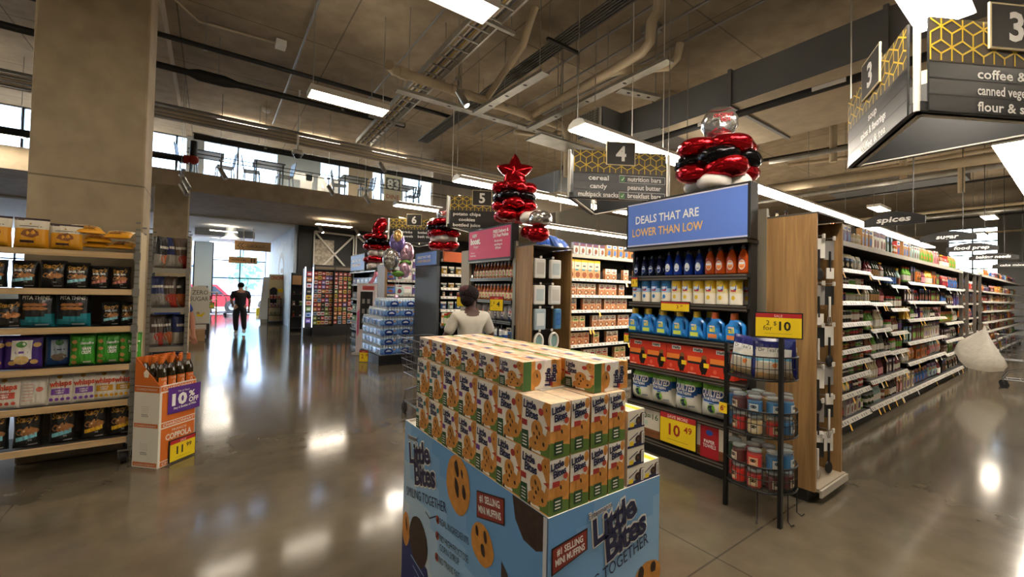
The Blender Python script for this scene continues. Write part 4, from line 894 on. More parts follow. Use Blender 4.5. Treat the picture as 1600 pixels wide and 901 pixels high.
for k in range(6): YT.put((x+.158*k, 5.15, 1.842), 0, 'tall yellow-topped granola box on the upper shelf of the cereal aisle', 'box', 'tall yellow-topped granola boxes')
rows = ((1.842, 5.72, ((0, 2), (3, 1), (2, 1))), (1.562, 4.5, ((2, 1), (0, 4), (3, 3), (2, 1))), (1.306, 4.5, ((4, 1), (2, 2), (0, 3), (3, 4))), (1.01, 4.62, ((1, 4), (0, 4), (3, 2))), (.725, 4.88, ((4, 3), (1, 1), (0, 2))), (.43, 5.2, ((3, 4), (1, 2))))
for ri, (z, x, runs) in enumerate(rows):
    for t, n in runs:
        for k in range(n):
            GR[t].put((x+.08, 5.15, z), R6.uniform(-.05, .05), f'{GN[t]} granola box on the {ORD[ri+1]} shelf down of the cereal aisle', 'box', f'{GN[t]} granola boxes, {ORD[ri+1]} shelf down'); x += .155
        x += R6.uniform(.03, .22)
for si, z in enumerate(GB[1][2]): fill(6.95, 8.6, 5.09, z, .24, ['carton', 'bag'], ALLC, f'on the {ORD[si+1]} shelf down of the farther cereal aisle bay', R6, 1.2)
fill(4.9, 8.0, 5.09, 2.25, .24, ['carton', 'can', 'carton'], ['d9c9a0', 'e9e4d8', 'b98a50', '6fae3c', 'd87a30'], 'on top of the cereal aisle gondola', R6, 1.2)
bb = Proto(bag_mesh(.3, .34, .16, lambda u, v: mat('2f5fb8', .35) if (v > .45 or u < .2) else mat('cfd3d8', .35)).build('cereal_bag'))
for k, (x, y, rz) in enumerate(((4.72, 5.2, .5), (4.66, 5.5, -.3), (5.12, 5.45, .6))): bb.put((x, y, 2.25), rz, ('foremost', 'leftmost', 'rightmost')[k]+' blue and silver cereal bag slumped on top of the cereal gondola', 'bag', rot=(-.5, 0, rz))
wing(4.63, 5.07, 3.66, 4.44, 2.26, 'pale wood wing panel with hanging household packs beside the pink sign endcap')
HP = []
for c, c2, w, h in (('dcdad4', 'c6c2ba', .2, .28), ('e4e2dc', 'b9c6c8', .2, .28), ('a9bcc6', 'dfe4e4', .2, .3), ('4d7fa8', '2f5f9c', .12, .3)):
    m = MB(); m.rbox(-w/2, w/2, -.03, .03, -h, 0, mat(c, .4), .015); F = FF(m, -.03, 0, -h); F.rect(-w*.35, h*.2, w*.35, h*.8, mat(c2, .4), .002)
    if w < .15: F.oval(0, h*.35, .03, .03, mat('3a6fb0', .4), .003); F.oval(0, h*.62, .03, .03, mat('3a6fb0', .4), .003)
    HP.append(Proto(m.build('hanging_pack')))
m = MB(); m.tube([(.075*math.cos(2*PI*k/20), 0, -.13+.11*math.sin(2*PI*k/20)) for k in range(20)], .022, mat('e0ddd4', .4), 8, closed=True); m.rbox(-.06, .06, -.01, .01, -.21, -.05, mat('7fa0a0', .4), .01); HP.append(Proto(m.build('hanging_pack')))
for k, (x, z, p) in enumerate(((3.82, 2.09, 0), (4.12, 2.09, 1), (3.82, 1.71, 1), (4.12, 1.71, 0), (3.84, 1.37, 2), (4.18, 1.37, 3), (3.83, 1.03, 4), (4.12, 1.03, 4))):
    HP[p].put((x, 4.66, z-.01), 0, ('white boxed pack', 'pale boxed pack', 'pale blue card pack', 'blue card pack', 'round wreath pack')[p]+f' hanging {("near", "far")[k % 2]} in the {("top", "second", "third", "lowest")[k//2]} row of the pale wood niche', 'pack')
# ------------------------------------------------------------------ category flags over the right gondolas
FLG = mat('1a1918', .45)
for k, (s, x, z, w) in enumerate((('spices', 7.6, 2.62, .64), ('sugar', 11.2, 2.72, .75), ('food prep', 13.8, 2.72, .8), ('baking needs', 17.2, 2.74, .9), ('cake mixes', 22, 2.78, .95))):
    m = MB(); n = 12; P = [(-w/2, 0), (w/2, 0), (w/2, .1)]+[(w/2-w*i/n, .1+.09*math.sin(PI*i/n)) for i in range(1, n)]+[(-w/2, .1)]
    m.prism(P, lambda a, b, h: (h, -a, b), -.012, .012, FLG); F = Face.flat(m, (-.012, 0, 0), (0, -1, 0), (0, 0, 1)); F.text(s, 0, .05, .075, SKYW, .003, bold=.03, shear=.15, w=min(w*.7, .06*len(s)))
    o = m.build('aisle_flag', loc=(x, 1.62, z), label=f'black curved flag lettered {s} over the right gondolas', cat='sign')
    MB().tube(((0, -.2, .15), (0, -.2, ZC-z)), .006, BLACK, 5).build('hanging_rod', o)
# ------------------------------------------------------------------ three-sided aisle signs
HEXC = mat('4c4338', .5); GOLD = mat('d7b52f', .45); SGN = mat('171717', .5); CREAM = mat('d8c79c', .5)
def hexlines(F, x0, x1, y0, y1, s=.088, w=.011):
    def clip(a, b):
        t0, t1 = 0, 1; dx, dy = b[0]-a[0], b[1]-a[1]
        for p, q in ((-dx, a[0]-x0), (dx, x1-a[0]), (-dy, a[1]-y0), (dy, y1-a[1])):
            if p == 0:
                if q < 0: return None
            else:
                r = q/p
                if p < 0: t0 = max(t0, r)
                else: t1 = min(t1, r)
        return None if t0 >= t1 else ((a[0]+dx*t0, a[1]+dy*t0), (a[0]+dx*t1, a[1]+dy*t1))
    H = s*math.sqrt(3)/2
    for i in range(-1, int((x1-x0)/(2*H))+2):
        for j in range(-2, int((y1-y0)/(1.5*s))+3):
            cx = x0+2*H*i+(H if j % 2 else 0); cy = y0+1.5*s*j
            v = [(cx+s*math.sin(PI/3*k), cy+s*math.cos(PI/3*k)) for k in range(6)]
            for a, b in ((v[0], v[1]), (v[1], v[2]), (v[2], v[3]), ((cx, cy), v[0]), ((cx, cy), v[2]), ((cx, cy), v[4])):
                c = clip(a, b)
                if c: F.line(c[0], c[1], w, GOLD, .004)
def aisle_sign(num, yc, left, right, label, ax=3.62, checks=()):
    o = thing('aisle_sign', label, 'sign', (ax, yc, 2.8)); L = 1.3; zt = .6
    A = Vector((0, 0, 0)); P1 = Vector((L*.866, -L/2, 0)); P2 = Vector((L*.866, L/2, 0))
    fr = MB(); W3 = mat('cfcabd', .45)
    for a, b in ((A, P1), (P1, P2), (P2, A)):
        c = (A+P1+P2)/3; fr.add([a, b, b*.86+c*.14, a*.86+c*.14], ((0, 1, 2, 3), (3, 2, 1, 0)), SGN)
        fr.bar(a+Vector((0, 0, .03)), b+Vector((0, 0, .03)), .05, .06, SGN); fr.bar(a+(c-a)*.1+Vector((0, 0, -.001)), b+(c-b)*.1+Vector((0, 0, -.001)), .03, .01, W3)
    for p in (A, P1, P2): fr.tube((p, p+Vector((0, 0, zt))), .02, W3, 8)
    fr.build('frame', o)
    for pi, (a, b, txt) in enumerate(((A, P1, right), (P2, A, left), (P1, P2, right))):
        d = (b-a).normalized(); nrm = d.cross(Vector((0, 0, 1))); a2 = a+d*.05+nrm*.03; Lp = L-.1
        m = MB(); F = Face.flat(m, a2, d, (0, 0, 1)); B = [F.fn(x, y, h) for h in (-.012, 0) for x, y in ((0, 0), (Lp, 0), (Lp, zt), (0, zt))]
        m.add(B, ((0, 1, 5, 4), (1, 2, 6, 5), (2, 3, 7, 6), (3, 0, 4, 7), (3, 2, 1, 0)), SGN); F.rect(0, 0, Lp, zt, SGN, 0)
        F.rect(0, .32, Lp, zt, HEXC, .001); hexlines(F, .005, Lp-.005, .325, zt-.005)
        for q in range(3): F.rect(0, .105*q+.003, Lp, .105*q+.1, mat(('1b1b1b', '242220', '1b1b1b')[q], .35), .002)
        for ln, (s, s2) in enumerate(txt):
            yy = .235-.105*ln
            if s: F.text(s, .32 if s2 is not None else Lp/2, yy-.008, .06, SKYW, .005, bold=.02, w=min(.52, .044*len(s)))
            if s2:
                F.text(s2, .92, yy-.008, .06, SKYW, .005, bold=.02, w=min(.44, .04*len(s2)))
                if ln in checks: F.rect(.6, yy-.02, .66, yy+.05, mat('3f7f3a', .5), .004); F.line((.615, yy+.012), (.628, yy), .008, SKYW, .005); F.line((.628, yy), (.652, yy+.04), .008, SKYW, .005)
                if ln in checks: [F.line(p, q, .004, SKYW, .0045) for p, q in (((.59, yy-.028), (1.19, yy-.028)), ((.59, yy+.062), (1.19, yy+.062)), ((.59, yy-.028), (.59, yy+.062)), ((1.19, yy-.028), (1.19, yy+.062)))]
        sp = m.build('sign_panel', o)
        n = MB(); G = Face.flat(n, a2+d*(Lp/2-.19)+nrm*.02+Vector((0, 0, .42)), d, (0, 0, 1)); Bq = [G.fn(x, y, h) for h in (-.012, 0) for x, y in ((0, 0), (.38, 0), (.38, .3), (0, .3))]
        n.add(Bq, ((0, 1, 5, 4), (1, 2, 6, 5), (2, 3, 7, 6), (3, 0, 4, 7), (3, 2, 1, 0), (4, 5, 6, 7)), CREAM); G.rect(.012, .012, .368, .288, mat('2b2724', .5), .002); G.text(num, .19, .06, .18, SKYW, .004, bold=.03)
        n.build('number_plate', sp)
    [MB().tube((p+Vector((0, 0, .6)), Vector((p.x, p.y, ZC-2.802))), .006, GALV, 5).build('suspension_wire', o) for p in (P1, P2)]
    return o
aisle_sign('3', .66, (('soup', None), ('spices & flavorings', None), ('coffee & tea', None)), (('coffee & tea', None), ('canned vegetables', None), ('flour & sugar', None)), 'three-sided black aisle 3 sign with gold hexagons at the right edge')
aisle_sign('4', 3.86, (('cereal', None), ('candy', None), ('nutrition bars', None)), (('cereal', 'nutrition bars'), ('candy', 'peanut butter'), ('multipack snacks', 'breakfast bars')), 'three-sided black aisle 4 sign lettered cereal, candy and multipack snacks', checks=(0, 2))
aisle_sign('5', 7.2, (('potato chips', None), ('cookies', None), ('bottled juice', None)), (('potato chips', ''), ('cookies', ''), ('bottled juice', '')), 'three-sided black aisle 5 sign lettered potato chips behind the star balloon stack', checks=())
aisle_sign('6', 10.5, (('soft drinks', None), ('paper towels', None), ('', None)), (('soft drinks', 'bottled water'), ('paper towels', 'bath tissue'), ('', '')), 'three-sided black aisle 6 sign lettered soft drinks near the mezzanine')
# ================================================================== MUFFIN BIN
LB = mat('1d2148', .45); WB = mat('f1eee6', .45); MUF = mat('c98a3e', .55, var=.15, sc=30); MUFD = mat('3b2a22', .6, var=.3, sc=40); CHIP = mat('2a1710', .5); CARD = mat('eae6dc', .6)
def logo(F, x, y, s, rot=.08, sp=.62, out=True):
    for lift, bold, m in (((.0012, .085, WB), (.002, .035, LB)) if out else ((.002, .035, LB),)):
        F.text('Little', x, y, s, m, lift, al='raw', bold=bold, shear=.1, rot=rot, space=.9); F.text('Bites', x+s*.5, y-s*1.12, s*1.02, m, lift, al='raw', bold=bold, shear=.1, rot=rot, space=.9)
def muffin(F, cx, cy, rx, ry, chips=(), dark=False, h=.0015, seed=1):
    wobble(F, cx, cy, rx, ry, MUFD if dark else MUF, h, 22, seed) if False else F.oval(cx, cy, rx, ry, MUFD if dark else MUF, h, 26, 0, .03)
    for a, b, r in chips: F.oval(cx+a*rx, cy+b*ry, r*rx*.7, r*ry*1.3, CHIP, h+.0015, 10, .3, .15)
X0, X1, Y0, Y1, ZB = .91, 1.503, 1.037, 2.263, .868
m = MB(); w = .012
BL = [mat(c, .55) for c in ('d9d2c4', 'cfd2cf', 'bccbd6', 'a5c2da', '8db6dc', '78a9d8', '689ed4')]
def grad(F, W_, H_, fn, n=14, k=12):
    for i in range(n):
        for j in range(k): F.rect(W_*i/n, H_*j/k, W_*(i+1)/n, H_*(j+1)/k, BL[max(0, min(6, int(fn((i+.5)/n, (j+.5)/k)*7)))], 0)
bin_ = thing('muffin_display_bin', 'blue cardboard display bin heaped with muffin boxes in the middle', 'display bin', (0, 0, 0))
for a in ((X0, X0+w, Y0, Y1), (X1-w, X1, Y0, Y1), (X0+w, X1-w, Y0, Y0+w), (X0+w, X1-w, Y1-w, Y1)): m.box(*a, 0, ZB, CARD)
m.box(X0+w, X1-w, Y0+w, Y1-w, .6, ZB-.012, CARD); m.build('carton', bin_)
m = MB(); F = Face.flat(m, (X0-.001, Y1, 0), (0, -1, 0), (0, 0, 1)); grad(F, Y1-Y0, ZB, lambda u, v: .15+.55*v+.65*u*(.4+.6*v))
F.text('Entenmanns', .115, .79, .024, WB, .003, bold=.12, rot=.15, w=.12); F.text('Entenmanns', .115, .79, .024, NAVY, .004, bold=.0, rot=.15, w=.12)
def biglogo(F, x, y, s, rot):
    for lift, b, mm in ((.002, .075, WB), (.004, .03, LB)):
        F.text('Little', x, y, s, mm, lift, al='raw', bold=b, shear=.1, space=.92, rot=rot); F.text('Bites', x+s*.75, y-s*.88, s*1.02, mm, lift, al='raw', bold=b, shear=.1, space=.92, rot=rot)
biglogo(F, .08, .66, .1, .3)
F.text('SMILING TOGETHER', .055, .475, .046, LB, .003, al='l', rot=.22, shear=.1, w=.48)
F.line((.3, .49), (.35, .478), .006, LB, .003); F.line((.35, .478), (.42, .52), .006, LB, .003)
muffin(F, .622, .745, .108, .125, ((-.1, .55, .22), (-.05, -.1, .25), (.55, -.1, .2), (.35, .5, .12)), h=.002)
F.poly([(.783, .786), (.981, .833), (.985, .733), (.788, .679)], CHIP, .002); F.poly([(.788, .782), (.976, .826), (.98, .738), (.793, .686)], mat('8e2f26', .5), .003)
F.text('#1 SELLING', .885, .77, .026, WB, .005, bold=.03, rot=.22, w=.15); F.text('MINI MUFFINS', .888, .728, .026, WB, .005, bold=.03, rot=.23, w=.165)
F.poly([(1.03, .868), (1.218, .868), (1.218, .76), (1.17, .735), (1.1, .74), (1.05, .79)], MUFD, .002)
muffin(F, .215, .3, .115, .12, (), True, .002); muffin(F, .052, .29, .05, .09, ((.2, .3, .3),), False, .0015)
m_ = F.mb
F.poly([(0, .0), (0, .27), (.09, .27), (.2, .22), (.33, .22), (.45, .0)], mat('1f2a66', .5), .001)
for k in range(5): F.line((.13+.03*k, .19-.04*k), (.3+.02*k, .17-.05*k), .006, BL[3], .003)
for y, t, t2 in ((.5, 'REAL INGREDIENTS', ''), (.425, 'NO HIGH FRUCTOSE', 'CORN SYRUP'), (.325, 'NO TRANS FAT', '')):
    F.oval(.435, y+.01, .018, .02, mat('a3473c', .5), .002, 12); F.line((.425, y+.012), (.433, y), .005, CHIP, .004); F.line((.433, y), (.45, y+.03), .005, CHIP, .004)
    F.text(t, .465, y, .03, mat('2f3a4a', .5), .003, al='l', rot=.14, w=.27 if len(t) > 13 else .2)
    if t2: F.text(t2, .468, y-.04, .03, mat('2f3a4a', .5), .003, al='l', rot=.14, w=.19)
muffin(F, .832, .59, .085, .08, ((-.45, .5, .2), (.3, .5, .22), (.1, -.2, .25)), h=.002)
F.poly([(.97, .6), (1.01, .57), (1.05, .5), (1.02, .45), (.97, .5)], MUFD, .002)
F.poly([(1.207, 0), (1.226, 0), (1.226, ZB), (1.207, ZB)], mat('c9ccd0', .5), .004)
m.build('left_print', bin_)
m = MB(); F = Face.flat(m, (X0, Y0-.001, 0), (1, 0, 0), (0, 0, 1)); grad(F, X1-X0, ZB, lambda u, v: .3+.45*v+.2*(1-u))
F.text('Entenmanns', .243, .818, .02, WB, .003, bold=.12, rot=.12, w=.12); F.text('Entenmanns', .243, .818, .02, NAVY, .004, rot=.12, w=.12)
biglogo(F, .205, .71, .09, .2)
F.poly([(.013, .767), (.178, .786), (.18, .711), (.015, .677)], CHIP, .002); F.poly([(.018, .762), (.173, .78), (.175, .715), (.02, .684)], mat('8e2f26', .5), .003)
F.text('#1 SELLING', .095, .743, .022, WB, .005, bold=.03, rot=.08, w=.12); F.text('MINI MUFFINS', .097, .712, .022, WB, .005, bold=.03, rot=.1, w=.135)
F.text('SMILING TOGETHER', .06, .53, .045, LB, .003, al='l', rot=.2, shear=.1, w=.47); F.line((.25, .54), (.32, .52), .006, LB, .003); F.line((.32, .52), (.37, .54), .006, LB, .003)
muffin(F, .52, .49, .085, .06, ((-.5, .5, .3), (.4, .5, .3))); m.build('front_print', bin_)
ban = ('6d3a8c', '2a7d8c', 'a8302c')
def mbox(v, lay=False):
    # upright: w .155 (x) d .09 (y) h .183 ; laid: w .155 d .187 h .105
    w, d, h = (.153, .186, .106) if lay else (.153, .088, .182)
    m = MB(); G = mat('5c7a34', .5); OR = mat('e0953a', .5, var=.12, sc=25); m.box(-w/2, w/2, -d/2, d/2, 0, h, mat('d8944a', .5, var=.2, sc=22), f=mat('ece6da', .5), l=mat('ece6da', .5), u=mat('e8cfae', .5, var=.2, sc=30), r=mat('d8984a', .5, var=.2, sc=25))
    def art(F, w, h, ll):
        F.poly([(w*.3, h), (w/2, h), (w/2, 0), (-w*.3, 0), (-w*.1, h*.2), (w*.34, h*.35), (w*.42, h*.55), (w*.3, h*.72)], mat('d8944a', .5, var=.2, sc=22), .0006)
        F.poly([(-w/2, h*.34), (-w*.26, h*.36), (-w*.22, 0), (-w/2, 0)], mat('1f4a2a', .5), .0008); F.poly([(-w*.22, 0), (-w*.1, 0), (-w*.14, h*.12)], CHIP, .0009); F.poly([(w*.3, h*.55), (w*.48, h*.6), (w*.48, h*.5)], mat('b8452c', .5), .0009)
        F.poly([(w*.12, h*.02), (w/2, h*.02), (w/2, h*.28), (w*.3, h*.25)], G, .0007)
        muffin(F, w*.36, h*.85, w*.14, h*.14, ((.1, .1, .2),), h=.001); muffin(F, w*.2, h*.26, w*.25, h*.16, ((-.5, .3, .18), (.4, -.2, .2)), h=.001); muffin(F, -w*.02, h*.17, w*.2, h*.12, ((.2, .2, .2),), h=.0013)
        muffin(F, w*.06, h*.42, w*.2, h*.2, ((.0, .35, .2), (.5, -.1, .16), (-.45, -.3, .14)), h=.0022)
        F.rect(-w*.5, h*.44, -w*.3, h*.55, mat(ban[v], .5), .0012); F.oval(w*.19, h*.8, w*.085, h*.07, mat(ban[v], .5), .0028, 14)
        for k in range(4): F.rect(-w*.46, h*(.06+.06*k), -w*.3, h*(.08+.06*k), WB, .0015)
        F.rect(-w*.12, h*.02, w*.2, h*.07, WB, .0012)
        logo(F, -w*.46, h*.78, h*.15, .05) if not ll else logo(F, -w*.47, h*.72, h*.18, .05)
    art(FF(m, -d/2), w, h, lay)
    F = Face.flat(m, (w/2, 0, 0), (0, 1, 0), (0, 0, 1))                 # narrow end
    if not lay:
        F.poly([(-d/2, h), (d*.5, h), (d*.5, h*.72), (d*.34, h*.52), (-d/2, h*.5)], WB, .0006); muffin(F, d*.36, h*.9, d*.13, h*.1, (), h=.0009); F.poly([(-d/2, 0), (d/2, 0), (d/2, h*.2), (-d/2, h*.3)], G, .0006); F.rect(-d*.3, h*.06, d*.15, h*.3, mat('22482c', .5), .0012)
        for k in range(3): F.rect(-d*.22, h*(.1+.06*k), d*.06, h*(.125+.06*k), WB, .0018)
        muffin(F, d*.12, h*.42, d*.34, h*.17, ((-.2, .3, .2),), h=.001); F.oval(d*.3, h*.66, d*.12, h*.06, mat('b8452c', .5), .0016); F.rect(-d*.35, h*.5, d*.0, h*.6, mat(ban[2], .5), .0014)
        logo(F, -d*.46, h*.8, h*.125, .18)
    else:
        F.rect(-d*.2, 0, d*.22, h, WB, .0006); F.rect(-d/2, 0, -d*.3, h, mat('3f6a34', .5), .0006); muffin(F, -d*.17, h*.4, d*.12, h*.3, ((.1, .3, .2),), h=.001); F.oval(-d*.1, h*.8, d*.06, h*.12, mat('b8452c', .5), .0016); muffin(F, d*.36, h*.5, d*.12, h*.35, ((0, .2, .2),), h=.001); F.rect(d*.16, h*.06, d*.26, h*.34, mat(ban[2], .5), .0014)
        V = Face.flat(m, (w/2, d*.18, h*.06), (0, 0, 1), (0, -1, 0)); logo(V, .0, -.002, .026, 0)
        T = Face.flat(m, (0, 0, h), (1, 0, 0), (0, 1, 0))
        for k in range(6): T.rect(-w*.45+random.uniform(0, .04), -d*.45+d*.15*k, w*.3+random.uniform(-.05, .05), -d*.45+d*.15*k+d*random.uniform(.04, .1), (WB, OR, mat('d98a5c', .5), mat('b99cc8', .5))[k % 4], .0006)
        T.rect(-w*.1, -d*.1, w*.2, d*.05, mat('3a4a7a', .5), .0012); T.rect(-w*.5, d*.36, w*.1, d*.5, mat('7a9a4a', .5), .0012)
    return Proto(m.build('muffin_box'))
MU = [mbox(0), mbox(1), mbox(2)]; ML = [mbox(0, True), mbox(2, True)]
gl_ = 'muffin boxes on the left side of the bin'
for L_, lname in ((0, 'lower'), (1, 'middle')):
    for k in range(7):
        y = 1.118+.1555*k; v = 2 if k < 2 else 0 if k < 5 else 1
        MU[v].put((.913+.046, y, ZB+.184*L_), -PI/2, f'upright muffin box, {ORD[k+1]} from the near corner along the left side, {lname} layer', 'box', gl_)
    for k, x in enumerate((1.052, 1.149, 1.243)):
        MU[2].put((x, 1.118, ZB+.184*L_), -PI/2, f'upright muffin box, {ORD[k+2]} from the corner along the front, {lname} layer', 'box', 'muffin boxes along the front of the bin')
MB().box(1.012, 1.3, 1.21, 2.19, ZB-.02, ZB+.367, CARD).build('inner_riser', bin_)
for k in range(6): ML[0 if k > 0 else 1].put((1.027, 1.295+.156*k, ZB+.3685), -PI/2, f'muffin box laid flat, {ORD[k+1]} from the near end of the left top row', 'box', 'laid muffin boxes, left top row')
for k in range(7): ML[(k+1) % 2].put((1.235, 1.142+.156*k, ZB+.3685), -PI/2, f'muffin box laid flat, {ORD[k+1]} from the near end of the right top row', 'box', 'laid muffin boxes, right top row')
def donut():
    m = MB(); w, d, h = .1, .17, .07; m.box(-w/2, w/2, -d/2, d/2, 0, h, mat('e7e2d4', .5), u=mat('ece8da', .5)); F = FF(m, -d/2)
    F.poly([(-w/2, 0), (w/2, 0), (w/2, h*.32), (-w/2, h*.12)], NAVY, .0008); F.poly([(w*.1, h*.4), (w*.5, h*.8), (w*.5, h*.3), (w*.1, h*.2)], mat('3a2012', .5), .001); F.oval(w*.12, h*.4, w*.17, h*.22, mat('2a1810', .5), .0015); F.oval(w*.12, h*.4, w*.06, h*.08, mat('6b4a30', .5), .002); F.oval(w*.34, h*.6, w*.15, h*.2, mat('4a2a18', .5), .0012)
    F.rect(w*.32, h*.1, w*.49, h*.75, WB, .002); [F.rect(w*.36, h*(.15+.07*k), w*.45, h*(.18+.07*k), TXT, .003) for k in range(8)]; F.rect(-w*.38, h*.12, -w*.15, h*.35, YEL, .0014); F.line((-w*.4, h*.45), (w*.1, h*.75), h*.06, NAVY, .0012)
    T = Face.flat(m, (0, 0, h), (1, 0, 0), (0, 1, 0)); T.rect(0, -d*.5, w*.3, d*.5, YEL, .0006); T.oval(-w*.2, -d*.2, w*.12, d*.14, mat('c9ccd4', .5), .0006)
    return Proto(m.build('donut_box'))
DN = donut()
for k in range(4): DN.put((1.353, 1.125, ZB+.0715*k), 0, f'navy and yellow donut box, {("lowest", "second", "third", "topmost")[k]} of the stack beside the muffin boxes', 'box', 'stacked donut boxes')
DN.put((1.45, 1.125, ZB), 0, 'navy and yellow donut box alone at the right rim of the bin', 'box')
m = MB(); m.box(1.315, 1.395, 1.22, 1.4, ZB, ZB+.345, mat('e6dfd2', .5)); F = FF(m, 1.22, 0, 0); F.oval(1.352, ZB+.27, .025, .045, mat('5a2c1c', .5)); F.oval(1.352, ZB+.27, .01, .025, WB, .002); F.oval(1.36, ZB+.16, .025, .03, mat('5a2c1c', .5)); m.build('cookie_box', label='tall white cookie box with brown oval behind the donut box stack', cat='box')
# ================================================================== LEFT RACKS
STEEL = mat('8f8d86', .4, m=.6, var=.1, sc=8); PLANK = woodmat('shelf_edge', 'b8996c', 'd0b489', axis=0, scale=4)
def rack(name, label, x0, x1, yf, dep, zs, zt, castors=True, edge=None):
    o = thing(name, label, 'shelf rack', (x0, yf, 0)); L = x1-x0
    for x in (0, L-.03):
        for y in (0, dep-.03):
            m = MB(); m.box(x, x+.03, y, y+.03, .13 if castors else 0, zt, STEEL)
            for k in range(int(zt/.06)): m.box(x-.001, x+.031, y-.001, y, .15+.06*k, .165+.06*k, mat('6f6d67', .5))
            m.build('upright', o)
    for x in (0, L): 
        m = MB(); m.box(x-.003, x+.003, .03, dep-.03, .15, zt, mat('b7a888', .6)) if x else m.box(x-.002, x, 0, .01, .2, .3, STEEL); m.build('end_panel', o)
    for z in zs:
        s = MB(); s.box(.03, L-.03, .0, .022, z-.05, z, edge or PLANK); s.box(.03, L-.03, .022, dep-.02, z-.018, z-.004, mat('3b3935', .6)); s.build('shelf', o)
        b = MB(); b.box(-.008, .04, -.006, .02, z-.06, z+.008, STEEL).build('bracket', o); b = MB(); b.box(L-.04, L+.008, -.006, .02, z-.06, z+.008, STEEL).build('bracket', o)
    if castors:
        for x in (.06, L-.06):
            for y in (.08, dep-.08):
                m = MB(); m.box(x-.04, x+.04, y-.04, y+.04, .115, .13, STEEL); m.bar((x-.035, y, .12), (x-.035, y+.03, .05), .012, .05, STEEL); m.bar((x+.035, y, .12), (x+.035, y+.03, .05), .012, .05, STEEL); c = m.build('castor', o)
                MB().tube(((x-.022, y+.03, .062), (x+.022, y+.03, .062)), .062, mat('26262a', .7), 16).build('wheel', c)
    return o
ZS = (1.865, 1.545, 1.222, .888, .578, .252)
rack('shelf_rack', 'steel rack with pale shelf edges stocked with snack bags, before the big column', -2.35, -.525, 4.98, .45, ZS, 2.06)
K = mat('1d1c1b', .3, coat=.3); GOLDT = mat('b8862f', .4); BRN = mat('a8703c', .5, var=.2, sc=40)
def pita(w, h, band, title='BAGEL CHIPS', big=False):
    def deco(F, w, h):
        F.text("Stacy's", 0, h*.72, h*.15, GOLDT, .004, bold=.03, shear=.3, w=w*.78, rot=.1)
        if title: F.text(title, 0, h*.6, h*.08, SKYW, .004, bold=.02, w=w*.62)
        if band: [F.rect(-w*.36+w*.09*k, h*(.2+.012*k), -w*.27+w*.09*k, h*(.31+.014*k), mat(band, .4), .006, 2, 3) for k in range(8)]
        for k, (a, b) in enumerate(((-.17, .46), (.1, .5), (0, .42), (.22, .45))): wobble(F, a*w*1.1, b*h, w*.2, h*.1, BRN, .004+.001*k, 9, k+3)
        F.oval(-.08*w, .48*h, w*.05, h*.03, mat('d6b27c', .5), .009, 10)
        F.rect(w*.05, h*.06, w*.36, h*.1, mat('c9c7c0', .5), .003, 3); F.rect(w*.06, h*.19, w*.2, h*.24, mat('8d8f93', .5), .003, 3)
    return Proto(bag_mesh(w, h, .12, lambda u, v: K if .05 < v < .95 else mat('34322f', .3), deco).build('chip_bag'))
P1_, P2_, P3_ = pita(.155, .22, '8cc9d8'), pita(.155, .23, None, ''), pita(.13, .2, 'c87a68')
P6 = [pita(.165, .31, '7cc4d4', ''), pita(.16, .31, 'e0b02c', '')]
def thins():
    t = mat('1f7f8e', .3, coat=.3)
    def deco(F, w, h):
        F.text("Stacy's", 0, h*.88, h*.06, GOLDT, .004, bold=.02, shear=.3, w=w*.4); F.text('PITA THINS', 0, h*.74, h*.09, SKYW, .004, bold=.03, w=w*.72)
        for k in range(6): wobble(F, (-.2+.18*(k % 3))*w, (.5+.1*(k//3))*h, w*.17, h*.05, BRN, .004+.0006*k, 8, k); 
        wobble(F, .22*w, .62*h, w*.08, h*.04, mat('d98a8a', .5), .008)
        F.rect(-.0*w, h*.05, w*.35, h*.09, mat('c9dce0', .5), .003, 3)
    return Proto(bag_mesh(.215, .31, .12, lambda u, v: t if v < .22+.13*u else K, deco).build('chip_bag'))
TH = thins()
def cheese(h=.25):
    def deco(F, w, h):
        wobble(F, 0, h*.5, w*.3, h*.15, mat('8a5428', .5, var=.25, sc=50), .004, 14, 4); F.rect(-w*.28, h*.18, w*.12, h*.26, mat('3a1c24', .5), .004, 3); F.rect(-w*.32, h*.71, w*.32, h*.73, TXT, .003, 4); F.rect(-w*.46, h*.9, -w*.2, h*.985, mat('3a1c24', .5), .002, 2); F.oval(0, h*.8, w*.03, h*.03, GOLDT, .003, 10)
    yl = mat('d99a1e', .35, coat=.2); cr = mat('d8d0bd', .35)
    return Proto(bag_mesh(.2, h, .09, lambda u, v: mat('2a1a20', .4) if v > .95 else cr if v > .66-.1*abs(u-.5) else yl, deco).build('nut_pouch'))
NU = cheese(); 
for k, (x, s) in enumerate(((-1.41, 1.), (-1.205, 1.0), (-1.005, .88), (-1.62, 1.), (-1.83, 1.), (-2.04, .9))):
    NU.put((x, 5.09, 1.866), 0, ('yellow and cream snack pouch at the left edge of the top rack shelf', 'tallest yellow and cream snack pouch on the top rack shelf', 'shorter yellow and cream snack pouch next to the flat pile')[k] if k < 3 else 'yellow and cream snack pouch farther left on the top rack shelf', 'pouch', 'snack pouches farther left' if k > 2 else None, sc=(1, 1, s))
for k, (x, y, z, rz, c) in enumerate(((-.84, 5.22, 1.868, .1, 0), (-.68, 5.22, 1.868, -.15, 0), (-.82, 5.2, 1.915, .2, 0), (-.7, 5.18, 1.96, -.1, 0), (-.85, 5.16, 1.985, .4, 0))):
    NU.put((x, y-.08, z+.045), 0, ('lowest left', 'lowest right', 'middle', 'upper right', 'topmost')[k]+' snack pouch lying flat in the pile on the top rack shelf', 'pouch', 'snack pouches lying flat', rot=(-1.2, 0, rz), sc=(.95, .55, .82))
D2 = 'black pita chip bag'
